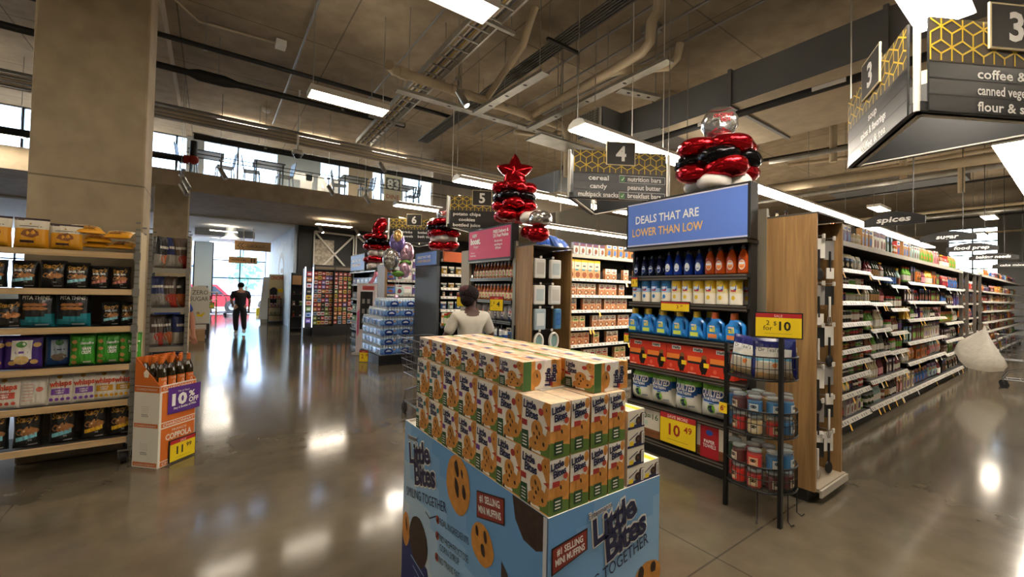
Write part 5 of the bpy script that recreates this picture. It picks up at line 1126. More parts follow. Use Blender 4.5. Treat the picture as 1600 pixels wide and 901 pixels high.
for k, (P, x, lb) in enumerate(((P1_, -1.395, 'at the left edge'), (P1_, -1.225, 'with pale blue band, leftmost full one'), (P2_, -1.065, 'without a band'), (P1_, -.925, 'with pale blue band, third from the upright'), (P3_, -.785, 'with red band, left one of the small pair'), (P3_, -.65, 'with red band, right one of the small pair'))):
    P.put((x, 5.07, 1.546), random.uniform(-.1, .1), f'{D2} {lb}, second rack shelf', 'bag')
P2_.put((-1.3, 5.07, 1.223), .1, 'black chip bag at the left edge beside the teal ones, third rack shelf', 'bag')
TH.put((-1.155, 5.08, 1.223), .05, 'teal and black pita thins bag, left one of the two on the third shelf', 'bag'); TH.put((-.94, 5.08, 1.223), -.05, 'teal and black pita thins bag, right one of the two on the third shelf', 'bag')
P1_.put((-.71, 5.09, 1.223), .1, 'small black bagel chip bag left of the last one on the third shelf', 'bag', sc=(.82, .9, .95)); P1_.put((-.595, 5.09, 1.223), -.1, 'small black bagel chip bag at the upright on the third shelf', 'bag', sc=(.7, .9, .95))
def pouch(c, c2, deco, w=.2, h=.25): return Proto(bag_mesh(w, h, .09, lambda u, v: mat(c2, .4) if c2 and v > .9 else mat(c, .35, coat=.2), deco).build('snack_pouch'))
def pd(F, w, h):
    F.rect(-w*.28, h*.3, w*.26, h*.86, mat('d9d6cc', .45), .004, 12, 12); F.oval(-w*.02, h*.74, w*.14, h*.09, mat('4f8f3a', .5), .006); F.rect(-w*.18, h*.48, w*.16, h*.54, mat('6a4aa0', .5), .005, 3)
    F.oval(0, h*.28, w*.2, h*.13, mat('d8b878', .5), .006); 
    for a, b in ((-.36, .76), (.38, .72), (-.25, .2), (.32, .22)): F.oval(a*w, b*h, w*.1, h*.07, mat('c8a05c', .5), .004, 12)
def bd(F, w, h):
    F.rect(-w*.3, h*.28, w*.3, h*.85, mat('9aa6b0', .45), .004, 12, 12); F.oval(0, h*.76, w*.15, h*.09, mat('3f6f3a', .5), .006); F.rect(-w*.2, h*.52, w*.2, h*.56, mat('20304c', .5), .005, 3); wobble(F, 0, h*.3, w*.3, h*.13, mat('7a6a58', .5, var=.3, sc=60), .006)
def gd(F, w, h):
    F.poly([(-w*.06, h*.02), (w*.44, h*.03), (w*.47, h*.97), (-.0*w, h*.98)], mat('2f2a2c', .45), .004); F.text('Stonefire', w*.2, h*.68, h*.08, SKYW, .006, bold=.02, shear=.2, w=w*.5); F.text('NAAN', w*.2, h*.5, h*.1, SKYW, .006, bold=.03, w=w*.34); F.text('CRISPS', w*.2, h*.38, h*.1, SKYW, .006, bold=.03, w=w*.36); F.rect(w*.08, h*.1, w*.36, h*.15, mat('c9c4b8', .5), .006, 2)
    for b in (.75, .52, .3, .12): wobble(F, -w*.27, b*h, w*.12, h*.07, mat('b88a4c', .5), .004, 9, int(b*100))
PP, PB, PG = pouch('3f2378', None, pd, .215, .27), pouch('2a4f86', None, bd, .17, .26), pouch('3d9a2c', None, gd, .165, .27)
PP.put((-1.42, 5.08, .889), .1, 'purple snack pouch cut off at the left edge, fourth rack shelf', 'pouch'); PP.put((-1.215, 5.07, .889), 0, 'purple snack pouch with cream panel on the fourth rack shelf', 'pouch'); PB.put((-1.025, 5.14, .889), .1, 'blue snack pouch set back on the fourth rack shelf', 'pouch')
for k, x in enumerate((-.875, -.715, -.575)): PG.put((x, 5.07, .889), -.05, f'green and charcoal naan crisps pouch, {("leftmost", "middle", "rightmost")[k]} of three on the fourth shelf', 'pouch')
def whisp(c, title, plain=False):
    def deco(F, w, h):
        if plain:
            for k in range(6): F.rect(-w*.38, h*(.2+.1*k), w*.02, h*(.24+.1*k), mat('d8b8a8', .5), .003, 3)
            F.oval(w*.25, h*.55, w*.13, h*.08, mat('cf6a54', .5), .004); return
        F.text('whisps', 0, h*.6, h*.17, mat('d0502c', .5), .005, bold=.045, w=w*.84, rot=.06); F.oval(-w*.05, h*.9, w*.1, h*.05, GOLDT, .004)
        F.rect(-w*.34, h*.32, w*.36, h*.52, mat(c, .45), .004, 12, 6); F.text(title, 0, h*.43, h*.055, SKYW, .006, bold=.03, w=w*.36); F.text('HERB', 0, h*.355, h*.055, SKYW, .006, bold=.03, w=w*.3)
        for k in range(4): F.oval((-.32+.21*k)*w, h*.17, w*.075, h*.055, mat(c, .45), .004, 12)
    return Proto(bag_mesh(.16, .25, .06, mat('e2dccf', .4), deco).build('cheese_crisp_pouch'))
W1, W2, W3_, W4 = whisp('c8503c', 'TANGY'), whisp('7a45a8', 'GARLIC'), whisp('d9a020', 'ASIAGO'), whisp('e0a090', '', True)
for P, x, lb in ((W1, -1.3, 'white cheese crisp pouch with red panel at the left edge'), (W4, -1.15, 'white cheese crisp pouch turned back side out'), (W2, -.995, 'white cheese crisp pouch with purple panel, left one'), (W2, -.855, 'white cheese crisp pouch with purple panel, right one'), (W3_, -.725, 'white cheese crisp pouch with yellow panel, left one'), (W3_, -.6, 'white cheese crisp pouch with yellow panel at the upright')):
    P.put((x, 5.06, .579), random.uniform(-.08, .08), lb+', fifth rack shelf', 'pouch', rot=(-.07, 0, random.uniform(-.08, .08)))
for x in (-1.25, -1.05, -.85, -.65): W4.put((x, 5.2, .579), 0, 'white pouch in the rear row behind the cheese crisps, fifth rack shelf', 'pouch', 'rear row white pouches', sc=(1, 1, 1.08))
for P, x, lb in ((P6[0], -1.36, 'large black pita chip bag cut off at the left edge'), (P6[0], -1.175, 'large black chip bag with blue band, left one'), (P6[0], -.975, 'large black chip bag with blue band, right one'), (P6[1], -.785, 'large black pita chip bag with yellow band, left one'), (P6[1], -.615, 'large black pita chip bag with yellow band at the upright')):
    P.put((x, 5.09, .253), random.uniform(-.08, .08), lb+', bottom rack shelf', 'bag', sc=(1, 1, .95))
for z, nm in ((1.546, 'second'), (1.223, 'third'), (.253, 'bottom')):
    for x in (-1.6, -1.8, -2.0): P2_.put((x, 5.08, z), 0, f'black chip bag farther left on the {nm} rack shelf', 'bag', f'farther left chip bags, {nm} shelf', sc=(1.1, 1, 1.1))
for x in (-1.7, -1.95): PP.put((x, 5.08, .889), 0, 'purple snack pouch farther left on the fourth rack shelf', 'pouch', 'farther left purple pouches'); W1.put((x, 5.08, .579), 0, 'white red-panelled pouch farther left on the fifth rack shelf', 'pouch', 'farther left cheese pouches')
# second rack behind
ST2 = mat('9c998f', .45, m=.4)
rack('shelf_rack', 'narrow second steel rack right of the big column behind the wine', -.56, -.2, 6.0, .4, (1.775, 1.335, .905, .45), 2.15, True, ST2)
def kit(c, c2):
    def deco(F, w, h): wobble(F, w*.1, h*.3, w*.3, h*.15, mat(c2, .5), .004); F.rect(-w*.33, h*.62, w*.33, h*.7, mat('c9c4ba', .5), .006, 8, 3)
    return Proto(bag_mesh(.13, .27, .09, lambda u, v: mat(c, .35) if v > .45 else mat('9c978c', .4) if u < .6 else mat(c2, .4), deco).build('coffee_bag'))
KB = [kit('1d1b1c', 'a85a2c'), kit('232f66', '8f8a84'), kit('5a4a40', 'b03a2c')]
for si, (z, n) in enumerate(((1.776, 'top'), (1.336, 'second'), (.906, 'third'), (.451, 'lowest'))):
    for k, x in enumerate((-.47, -.37, -.28)): KB[(si+k) % 3].put((x, 6.12, z), random.uniform(-.5, .5), f'{("black", "navy", "brown")[(si+k) % 3]} coffee bag, {("left", "middle", "right")[k]} on the {n} shelf of the narrow rack', 'bag', rot=(random.uniform(-.12, .05), random.uniform(-.15, .15), random.uniform(-.5, .5)), sc=(1.15, 1.1, 1.3))
# wine display -------------------------------------------------------
OW = mat('cf6a1e', .5); CRM = mat('e3ddcf', .6)
wc = Vector((-.33, 4.74, 0)); U = Vector((.243, .243, 0)).normalized(); V = Vector((-.185, .186, 0)).normalized()   # right face along U, left along V
def wcase(z0, h, label, front, th='case'):
    m = MB(); Wr, Wl = .345, .265
    P = [wc, wc+U*Wr, wc+U*Wr+V*Wl, wc+V*Wl]; A = [p+Vector((0, 0, z0)) for p in P]; B = [p+Vector((0, 0, z0+h)) for p in P]
    m.add(A+B, ((0, 1, 5, 4), (1, 2, 6, 5), (2, 3, 7, 6), (3, 0, 4, 7), (4, 5, 6, 7)), CRM)
    R_ = Face.flat(m, A[0], U, (0, 0, 1)); L_ = Face.flat(m, A[3], -V, (0, 0, 1))
    R_.rect(.02, .005, Wr-.005, h-.005, OW, .001); R_.rect(.01, .045, Wr, .052, CRM, .002); R_.text('CHARDONNAY', Wr/2+.01, .013, .024, CRM, .002, bold=.01, w=Wr*.85)
    L_.rect(.01, .01, Wl-.01, .045, OW, .001); L_.text('CHARDONNAY', Wl/2, .017, .018, CRM, .002, w=Wl*.82); L_.rect(Wl*.3, h*.38, Wl*.55, h*.4, mat('9a948a', .6), .001); 
    for k in range(6): L_.rect(Wl*.32+.012*k, h*.32, Wl*.32+.012*k+.006, h*.37, mat('8a857c', .6), .001)
    for k in range(4): L_.rect(Wl*.3, h*(.45+.05*k), Wl*.6, h*(.46+.05*k), mat('b8b2a6', .6), .001)
    front(R_, Wr, h); return m.build('wine_case', label=label, cat='case')
def cop(F, w, h):
    F.text('FRANCIS', w*.55, h*.86, .02, CRM, .002, w=w*.4, arc=.0); F.text('COPPOLA', w*.54, h*.66, .05, CRM, .002, bold=.03, w=w*.72)
wcase(0, .335, 'orange and white wine case at the floor with the 11.99 sign', cop)
wcase(.335, .315, 'second orange and white wine case behind the purple discount sign', lambda F, w, h: None)
t = MB(); Wr, Wl, z0 = .345, .265, .65; Pz = lambda p, z: p+Vector((0, 0, z))
a, b, c, d = wc, wc+U*Wr, wc+U*Wr+V*Wl, wc+V*Wl; th = .006
def wall(m, p, q, z1p, z1q, mm, cut=0):
    n = (q-p).cross(Vector((0, 0, 1))).normalized()*-th; P = [Pz(p, z0), Pz(q, z0), Pz(q, z1q), Pz(p, z1p)]; m.add(P+[x+n for x in P], ((0, 1, 2, 3), (7, 6, 5, 4), (3, 2, 6, 7), (0, 4, 5, 1), (1, 5, 6, 2), (0, 3, 7, 4)), mm)
wall(t, a, b, z0+.06, z0+.06, CRM); wall(t, b, c, z0+.06, z0+.3, OW); wall(t, c, d, z0+.3, z0+.3, OW); wall(t, d, a, z0+.3, z0+.06, OW)
t.add([Pz(p, z0+.004) for p in (a, b, c, d)], ((0, 1, 2, 3),), CRM)
R_ = Face.flat(t, Pz(a, z0), U, (0, 0, 1)); R_.rect(.008, .01, Wr-.006, .05, OW, .002); R_.text('CHARDONNAY', Wr/2, .02, .024, CRM, .003, bold=.01, w=Wr*.85)
L_ = Face.flat(t, Pz(d, z0), -V, (0, 0, 1)); L_.rect(.01, .01, Wl-.01, .045, OW, .002); L_.rect(.004, .05, Wl-.004, .056, CRM, .002); L_.text('CHARDONNAY', Wl/2, .017, .018, CRM, .003, w=Wl*.82); L_.poly([(.1, .13), (.14, .13), (.15, .17), (.12, .2), (.09, .17)], CRM, .002)
t.build('wine_case', label='open orange wine case on top with bottles standing in it', cat='case')
def wine():
    G = mat('2d2410', .08, coat=.5); o = MB().lathe([(.034, 0), (.0375, .01), (.0375, .17), (.03, .2), (.0155, .235), (.014, .3)], G, n=16).build('wine_bottle')
    MB().lathe([(.0155, .24), (.0155, .298), (.012, .302)], OW, n=12).build('capsule', o)
    l = MB(); Fc = Face(l, lambda a, b, k: Vector(((.038+k)*math.sin(a/.038), -(.038+k)*math.cos(a/.038), b))); Fc.rect(-.045, .04, .045, .125, OW, .0004, 8); Fc.text('COPPOLA', 0, .1, .015, CRM, .001, w=.055); Fc.poly([(-.012, .06), (0, .05), (.012, .06), (0, .09)], CRM, .001); l.build('label', o); return Proto(o)
WN = wine()
for i in range(4):
    for j in range(3):
        p = wc+U*(.045+.085*i)+V*(.045+.085*j); WN.put((p.x, p.y, .656), PI/4, 'dark white-wine bottle with orange capsule in the open top case', 'bottle', 'wine bottles in the open case')
m = MB(); pu = mat('5a2a86', .35, coat=.2); n = 10; F = Face(m, lambda a, b, h: wc+U*(.07+a)-V*(.006+.03*math.sin(min(1, max(0, a/.3))*2.2)*(.6+b)+h)+Vector((0, 0, .445+b)))
F.rect(0, 0, .3, .235, pu, 0, 12, 4); F.text('10', .095, .075, .095, SKYW, .003, bold=.05, w=.13); F.text('%', .205, .125, .05, SKYW, .003, bold=.04, w=.06); F.text('OFF', .228, .072, .042, SKYW, .003, bold=.04, w=.1); F.text('Mix & Match', .13, .185, .016, SKYW, .003, w=.1); F.text('Any 6 Bottles of Wine', .15, .04, .02, SKYW, .003, bold=.02, w=.21, rot=.05)
m.build('discount_sign', label='purple 10% off sign curling on the upper wine case', cat='sign')
p = wc+U*.22-V*.012
psign('price_sign', .245, .185, 'yellow 11.99 sale sign leaning on the lowest wine case', (p.x, p.y, .015), math.atan2(U.y, U.x), '11', '99', hx=-.03)
# ================================================================== PINK SIGN ENDCAP AND BEYOND
endcap('endcap_shelf', 'black endcap shelf unit of bottled drinks under the pink sign', 3.65, 5.08, 6.32, (1.79, 1.44, 1.125, .8, .46, .125), 2.1)
m, F, w, h = sign_box(3.6, 5.05, 6.33, 2.1, 2.62, mat('d02c58', .45), '')
F.text('NEW', .21, .395, .055, SKYW, .004, bold=.04, w=.15); F.text('boost.', .24, .28, .1, SKYW, .004, bold=.05, w=.32); F.text('Kroger', .26, .215, .045, SKYW, .004, shear=.3, w=.16); F.text('We are', .16, .12, .03, SKYW, .004, w=.12); F.text('improving', .17, .075, .03, SKYW, .004, w=.17)
F.text('FREE Delivery &', .99, .41, .05, SKYW, .004, bold=.03, w=.42); F.text('2X Fuel Points', .99, .345, .05, SKYW, .004, bold=.03, w=.42)
for k, s in enumerate(('Membership', 'starting at', '$59/year')): F.text(s, .93, .27-.055*k, .036, SKYW, .004, bold=.02, w=.22 if k < 2 else .16)
m.build('header_sign', label='pink header sign lettered new boost above the drinks endcap', cat='sign')
MB().box(3.63, 3.68, 6.34, 6.62, 0, 2.3, mat('a79a84', .55)).build('end_panel', label='plain pale panel left of the pink sign endcap', cat='panel')
def juice():
    o = MB().lathe(bottle_prof(.042, .235, .38, .45), mat('b5602c', .12, coat=.5), n=14).build('juice_bottle'); MB().lathe([(.021, .228), (.021, .255)], mat('e6e2da', .4), n=10).build('cap', o)
    l = MB(); l.lathe([(.0435, .025), (.0435, .12)], mat('e8dcae', .45), n=14); Fc = Face(l, lambda a, b, k: Vector(((.0445+k)*math.sin(a/.044), -(.0445+k)*math.cos(a/.044), b))); Fc.oval(0, .075, .02, .025, mat('d9707c', .45), .001, 10); Fc.rect(-.03, .028, .03, .04, mat('7a1f28', .45), .001, 4); l.lathe([(.0425, .13), (.036, .152)], mat('7a1c1c', .4), n=14); l.build('label', o); return Proto(o)
JU = juice()
for z, n in ((1.811, 'top'), (1.461, 'second')):
    for k in range(12): JU.put((3.72, 5.16+.098*k, z), -PI/2, f'amber juice bottle with cream label on the {n} shelf under the pink sign', 'bottle', f'amber juice bottles, {n} shelf')
SNK = Proto(bag_mesh(.2, .25, .1, lambda u, v: mat('3a4a8c', .35) if v < .3 and u < .5 else mat('a9a6a4', .3), lambda F, w, h: (F.oval(-w*.05, h*.45, w*.3, h*.2, mat('e6dcd0', .4), .004), F.oval(-w*.05, h*.55, w*.2, h*.09, mat('c8504c', .4), .006), F.rect(-w*.2, h*.35, w*.1, h*.42, NAVY, .006, 3))).build('snack_bag'))
for k in range(6): SNK.put((3.76, 5.2+.195*k, 1.146), -PI/2+random.uniform(-.2, .2), 'silver snack bag with white oval on the third shelf under the pink sign', 'bag', 'silver snack bags')
for z, n in ((.821, 'fourth'), (.481, 'fifth'), (.146, 'bottom')):
    for k in range(5): HB_ = gen('carton', ('3f6fb8', 'e9e4d8', 'd9c9a0')[k % 3], 2).put((3.76, 5.25+.22*k, z), -PI/2, f'{CNM[("3f6fb8", "e9e4d8", "d9c9a0")[k % 3]]} carton on the {n} shelf of the drinks endcap', 'box', f'cartons on the {n} shelf of the drinks endcap')
# small stand with tubs
o = thing('wire_stand', 'small black wire stand with white and blue tubs by the pale wood panel', 'rack', (3.38, 4.98, 0))
for x in (-.14, .14):
    for y in (-.16, .16): MB().box(x-.01, x+.01, y-.01, y+.01, 0, 1.12, WIRE).build('post', o)
for z in (.3, .6, .9): MB().box(-.15, .15, -.17, .17, z-.012, z, WIRE).build('tray', o)
MB().tube(((-.14, -.1, 1.1), (-.14, -.1, 1.34)), .006, WIRE, 6).build('sign_stem', o)
psign('price_sign', .2, .19, 'yellow 2 for 4 sign above the white and blue tubs', (3.23, 4.86, 1.33), -PI/2+.5, '4', '', pre='2/for', hx=.03)
psign('price_sign', .18, .19, 'small yellow sign left of the woman at the drinks endcap', (3.55, 6.42, 1.33), -PI/2+.9, '1', '', head='', hx=0)
TUB = Proto(MB().lathe([(.036, 0), (.04, .01), (.04, .13), (.042, .13), (.042, .15)], WHITE, n=14, mats=[WHITE, mat('dfe4ea', .4), WHITE, mat('f2f2f0', .4)]).lathe([(.041, .02), (.041, .09)], mat('3a5fae', .4), n=14).build('tub'))
for z in (.9, .6):
    for i in range(4):
        for j in range(2): TUB.put((3.28+.1*j, 4.855+.088*i, z), 0, f'white and blue tub on the {"upper" if z > .8 else "middle"} tray of the small wire stand', 'tub', f'{"upper" if z > .8 else "middle"} tray tubs')
# blue sign gondola with blank grey end
gondola('gondola_shelf', 'third gondola with chip bags beside its plain grey end panel', 3.66, 8.2, 7.5, .56, 2.2, [(3.66, 5.0, (1.9, 1.63, 1.46, 1.2, .92, .6, .17)), (5.0, 8.2, (1.8, 1.4, 1.0, .6, .17))], tags=12)
MB().box(3.58, 3.64, 7.5, 8.58, 0, 2.07, mat('4a4e55', .6, var=.06, sc=2)).build('end_panel', label='plain dark grey end panel below the middle blue sign', cat='panel')
def blue_sign(x, y0, y1, z0, z1, label):
    m, F, w, h = sign_box(x, y0, y1, z0, z1, mat('6b92e0', .45), '', .06)
    F.text('DEALS THAT ARE', w*.42, h*.55, h*.16, SKYW, .004, bold=.03, w=w*.6); F.text('LOWER THAN LOW', w*.42, h*.28, h*.16, PEACH, .004, bold=.03, w=w*.62)
    m.build('header_sign', label=label, cat='sign')
blue_sign(3.57, 7.5, 8.58, 2.08, 2.385, 'middle blue deals sign above the plain grey end panel')
MB().box(3.7, 4.3, 7.46, 7.5, 2.16, 2.36, mat('c85a1e', .5)).build('valance_board', label='orange header panel above the chip shelves right of the grey panel', cat='panel')
for i, (z, cs, n) in enumerate(((1.911, ('e0b030', '1c1714'), 'top'), (1.641, ('1c1714', 'e0b030'), 'second'), (1.471, ('d87a30', 'c8342a'), 'third'), (1.211, ('3f6fb8', 'a8c8c0'), 'fourth'))):
    for k in range(4): gen('bag' if i != 2 else 'jar', cs[k % 2], 0).put((3.76+.16*k, 7.56, z), 0, f'{CNM[cs[k % 2]]} snack {"bag" if i != 2 else "jar"} on the {n} shelf right of the grey end panel', 'bag' if i != 2 else 'jar', f'snacks on the {n} shelf right of the grey panel', sc=(1, 1, .95 if i in (0, 2, 3) else .6))
o = thing('round_stand', 'low round stand of dip jars before the chip shelves', 'stand', (3.72, 7.12, 0)); MB().lathe([(.2, 0), (.2, .03), (.03, .05), (.03, .85), (.2, .88), (.2, .93)], WIRE, n=18).build('stem', o)
for k in range(9): a = 2*PI*k/9; gen('jar', ('8a4a2c', 'd87a30', '6fae3c')[k % 3], 2).put((3.72+.15*math.cos(a), 7.12+.15*math.sin(a), .931), 0, f'{CNM[("8a4a2c", "d87a30", "6fae3c")[k % 3]]} dip jar on the low round stand', 'jar', 'dip jars on the round stand', sc=(1.2, 1.2, 1.7))
# farthest gondola with cola cases
gondola('gondola_shelf', 'fourth gondola behind the water stack and balloon bouquet', 3.5, 8.0, 10.12, .56, 2.12, [(3.5, 5.0, (1.8, 1.45, 1.1, .7, .17)), (5.0, 8, (1.8, 1.4, 1.0, .6, .17))], tags=6)
for z, n in ((1.811, 'upper'), (1.461, 'middle'), (2.121, 'top')):
    for k in range(6): gen('carton' if k % 2 else 'bag', ('3f6fb8', 'a8c8c0', 'e9e4d8', '5a3a78', '3f6fb8', 'c8342a')[k], 2).put((3.62+.22*k, 10.22, z), 0, f'{CNM[("3f6fb8", "a8c8c0", "e9e4d8", "5a3a78", "3f6fb8", "c8342a")[k]]} pack on the {n} shelf behind the balloon bouquet', 'pack', f'packs on the {n} shelf behind the bouquet', sc=(1.5, 1, 1.1))
endcap('endcap_shelf', 'far endcap shelf unit of blue and green drink cases', 3.45, 10.72, 13.1, (1.7, 1.28, .92, .62, .4, .12), 2.07)
MB().box(3.44, 3.5, 10.12, 10.7, 0, 2.2, mat('8d6c45', .5)).build('end_panel', label='brown end panel beside the far drink case endcap', cat='panel')
CS = {}
for nm, c, c2 in (('blue', '2f5fb0', 'dfe6f0'), ('dark blue', '1f3f80', '9fb4d8'), ('grey', '9a9da0', '2a2a2c'), ('green', '3f9a2c', 'e6e4c8'), ('dark green', '1f6a3a', 'e0e6d8'), ('black', '2a2622', '8a7a60')):
    m = MB(); m.rbox(-.19, .19, -.13, .13, 0, .19, mat(c, .35), .02); F = FF(m, -.13); F.rect(-.12, .06, .1, .13, mat(c2, .4), .002); F.rect(-.17, .02, .17, .035, mat(c2, .4), .002); CS[nm] = Proto(m.build('drink_case'))
for z, n, cs in ((1.721, 'top', ('dark blue', 'blue')), (1.301, 'second', ('grey', 'black')), (.941, 'third', ('green', 'dark green')), (.641, 'fourth', ('dark green', 'green')), (.421, 'fifth', ('black', 'grey')), (.141, 'bottom', ('dark green', 'black'))):
    for k in range(6): c = cs[0] if k < 4 else cs[1]; CS[c].put((3.6, 10.95+.385*k, z), -PI/2, f'{c} drink case on the {n} shelf of the far endcap', 'drink case', f'{c} cases, {n} shelf of the far endcap', sc=(1, 1, 1 if z > .7 else .8))
blue_sign(3.40, 11.68, 13.1, 2.09, 2.57, 'farthest blue deals sign above the drink cases')
psign('price_sign', .16, .26, 'small yellow sign low on the far drink case endcap', (3.41, 11.1, .3), -PI/2, '4', '', head='', hx=0)
# pink and white stand with black board
o = thing('promo_stand', 'pink and white promotional stand with black front beside the water stack', 'display stand', (3.12, 10.42, 0), -.75)
m = MB(); m.box(-.24, .24, -.05, .05, 0, 1.72, mat('e4d6d4', .5)); F = FF(m, -.05); F.rect(-.15, .6, .17, 1.52, BLACK, .002); [F.rect(-.1+.13*i, .75+.24*j, -.03+.13*i, .86+.24*j, mat('8e8a84', .5), .004) for i in range(2) for j in range(3)]; F.poly([(-.22, .4), (-.17, .5), (-.16, 1.1), (-.22, 1.0)], mat('d0648c', .5), .003); F.rect(-.1, 1.56, .2, 1.66, mat('c8504c', .5), .003); m.build('board', o)
m = MB(); m.box(-.26, .26, -.2, .2, 0, .05, mat('b9b0ac', .5)); m.build('foot', o)
m = MB(); m.tube(((.05, 0, 1.7), (.14, -.02, 1.8), (.2, -.02, 1.93)), [.05, .045, .03], mat('e08aa0', .5), 8); m.ell((.22, -.02, 1.95), .05, .03, .07, mat('e08aa0', .5)); m.build('topper', o)
# ------------------------------------------------------------------ water stack
def waterpack():
    o = None; m = MB(); WA = mat('c3d6ea', .12, coat=.5); BLU = mat('1a3788', .25, coat=.4); CAPW = mat('e8ecf0', .4); nx, ny, s = 6, 4, .06
    for i in range(nx):
        for j in range(ny):
            cx, cy = (i-(nx-1)/2)*s, (j-(ny-1)/2)*.064
            if 0 < i < nx-1 and 0 < j < ny-1: m.lathe([(.028, .15), (.013, .18), (.013, .195)], WA, (cx, cy, 0), 8); continue
            m.lathe([(.029, .0), (.03, .01), (.03, .06), (.03, .115), (.029, .15), (.013, .18), (.0135, .198)], WA, (cx, cy, 0), 10, mats=[WA, WA, mat('5d86cc', .25), WA, WA, CAPW])
    for i in range(nx):
        for j in range(ny): m.lathe([(.0145, .182), (.0145, .199), (.001, .2)], CAPW, ((i-(nx-1)/2)*s, (j-(ny-1)/2)*.064, 0), 6)
    o = m.build('water_pack')
    w = MB(); SH = mat('6d98d6', .2, coat=.6, var=.3, sc=9)
    w.rbox(-.182, .182, -.13, .13, .012, .15, SH, .03); F = FF(w, -.131); F.oval(.0, .078, .095, .066, BLU, .001); F.oval(0, .095, .045, .018, mat('c6d6ee', .4), .002); F.rect(-.06, .072, .06, .088, mat('dfe8f6', .4), .003); F.rect(.1, .1, .145, .125, mat('e6a23c', .4), .002); F.poly([(-.17, .02), (.17, .02), (.17, .05), (0, .035), (-.17, .05)], mat('3d68b8', .3), .001)
    G = Face.flat(w, (-.1825, 0, 0), (0, -1, 0), (0, 0, 1)); G.oval(.03, .08, .035, .055, BLU, .001); G.oval(-.06, .08, .028, .05, mat('dce6f4', .4), .001)
    w.build('shrink_wrap', o); return Proto(o)
WP = waterpack(); X_, Y_, Z_ = 2.9, 8.72, .2
o = thing('display_plinth', 'black plinth under the stacked water packs', 'plinth', (0, 0, 0)); MB().box(X_-.03, X_+1.48, Y_-.03, Y_+1.3, 0, .195, mat('17171a', .5)).build('base', o); MB().box(X_+.4, X_+1.4, Y_+.3, Y_+1.2, .195, 1.2, mat('8fa8c8', .5)).build('riser', o)
for L_ in range(6):
    z = Z_+.2*L_; ys = 5 if L_ < 4 else 4 if L_ == 4 else 3; x0 = X_+(0 if L_ < 4 else .05 if L_ == 4 else .1)
    ln = ('lowest', 'second', 'third', 'fourth', 'fifth', 'topmost')[L_]
    for i in range(4):
        for j in range(ys):
            if 0 < i and 0 < j and L_ < 5: continue
            WP.put((x0+.185+.367*i, Y_+.13+.262*j, z), random.uniform(-.03, .03), f'shrink-wrapped water bottle pack in the {ln} layer of the stack', 'water pack', f'water packs, {ln} layer')
psign('price_sign', .2, .24, 'yellow 2.99 price sign standing at the left foot of the water stack', (2.74, 9.28, .01), -PI/2+.75, '2', '99', tc=NUMR, hx=-.03)
# ------------------------------------------------------------------ gift card rack
o = thing('gift_card_rack', 'tall lit gift card rack with two bays before the black wall', 'display rack', (2.72, 14.75, 0))
MB().box(0, 1.26, .1, .6, 0, .32, mat('232122', .5)).build('base', o); MB().box(0, 1.26, .28, .34, .32, 2.25, mat('2c2826', .5)).build('back_panel', o); MB().box(0, 1.26, .1, .34, 2.17, 2.34, mat('3a3432', .5)).build('header', o)
MB().box(.04, .62, .09, .1, 2.2, 2.28, mat('8a7a66', .5)).build('header_plate', o); MB().box(.66, 1.22, .09, .1, 2.2, 2.28, mat('8a7a66', .5)).build('header_plate', o)
for x in (-.02, .63, 1.24): MB().box(x, x+.02, .1, .34, .3, 2.2, mat('2c2826', .5)).build('divider', o)
m = MB(); m.box(-.26, -.24, .12, .2, .3, 2.25, mat('cfd8f2', .4, e=1.6)); m.box(-.04, -.02, .06, .1, .3, 2.25, mat('cfd8f2', .4, e=1.6)); m.build('light_strip', o); MB().box(-.26, -.02, .2, .5, .0, 2.2, mat('232122', .5)).build('side_unit', o)
def card(c, c2):
    m = MB(); m.box(-.052, .052, -.002, .002, -.115, 0, mat(c, .4)); F = FF(m, -.002, 0, -.115); F.rect(-.035, .03, .035, .075, mat(c2, .4), .0012); return Proto(m.build('gift_card'))
CDS = {n: card(c, c2) for n, c, c2 in (('red', 'c23a34', 'f0d8cc'), ('orange', 'd9803a', 'f3e2c4'), ('white', 'e9e4dc', 'b83a3a'), ('black', '26221f', 'b0a084'), ('yellow', 'e3c044', '7a4a2a'), ('peach', 'e8b48c', 'b0503c'), ('green', '8aa84c', 'efe9d4'), ('pale blue', 'a9bccf', '2f4f8c'), ('violet', '8a64b0', 'efe4f4'))}
RG = random.Random(4); cn = list(CDS)
wts = ['red', 'orange', 'white', 'peach', 'red', 'white', 'orange', 'black', 'yellow', 'peach', 'green', 'pale blue', 'violet']
for r in range(12):
    for b, (xa, n) in enumerate(((.09, 5), (.72, 4))):
        for k in range(n): c = RG.choice(wts if r else ['red', 'peach']); CDS[c].put((2.72+xa+.118*k+.03*b*k, 14.75+.26-.012*(r % 2), 2.12-.148*r), 0, f'{c} gift card in the {ORD[r+1]} row down, {("left", "right")[b]} bay of the rack', 'gift card', f'{c} gift cards, {ORD[r+1]} row, {("left", "right")[b]} bay')
for r in range(9): CDS[cn[r]].put((2.59, 14.9, 2.1-.19*r), 0, f'{cn[r]} card hanging on the narrow lit side of the gift card rack', 'gift card', sc=(1.4, 1, 1.2))
o = thing('wire_spinner', 'black wire spinner of small packets before the gift cards', 'rack', (3.75, 13.9, 0))
for x in (-.2, 0, .2): MB().box(x-.01, x+.01, -.01, .01, 0, 1.35, WIRE).build('post', o)
for z in (.4, .6, .8, 1.0, 1.2): MB().box(-.22, .22, -.02, .02, z, z+.012, WIRE).build('bar', o)
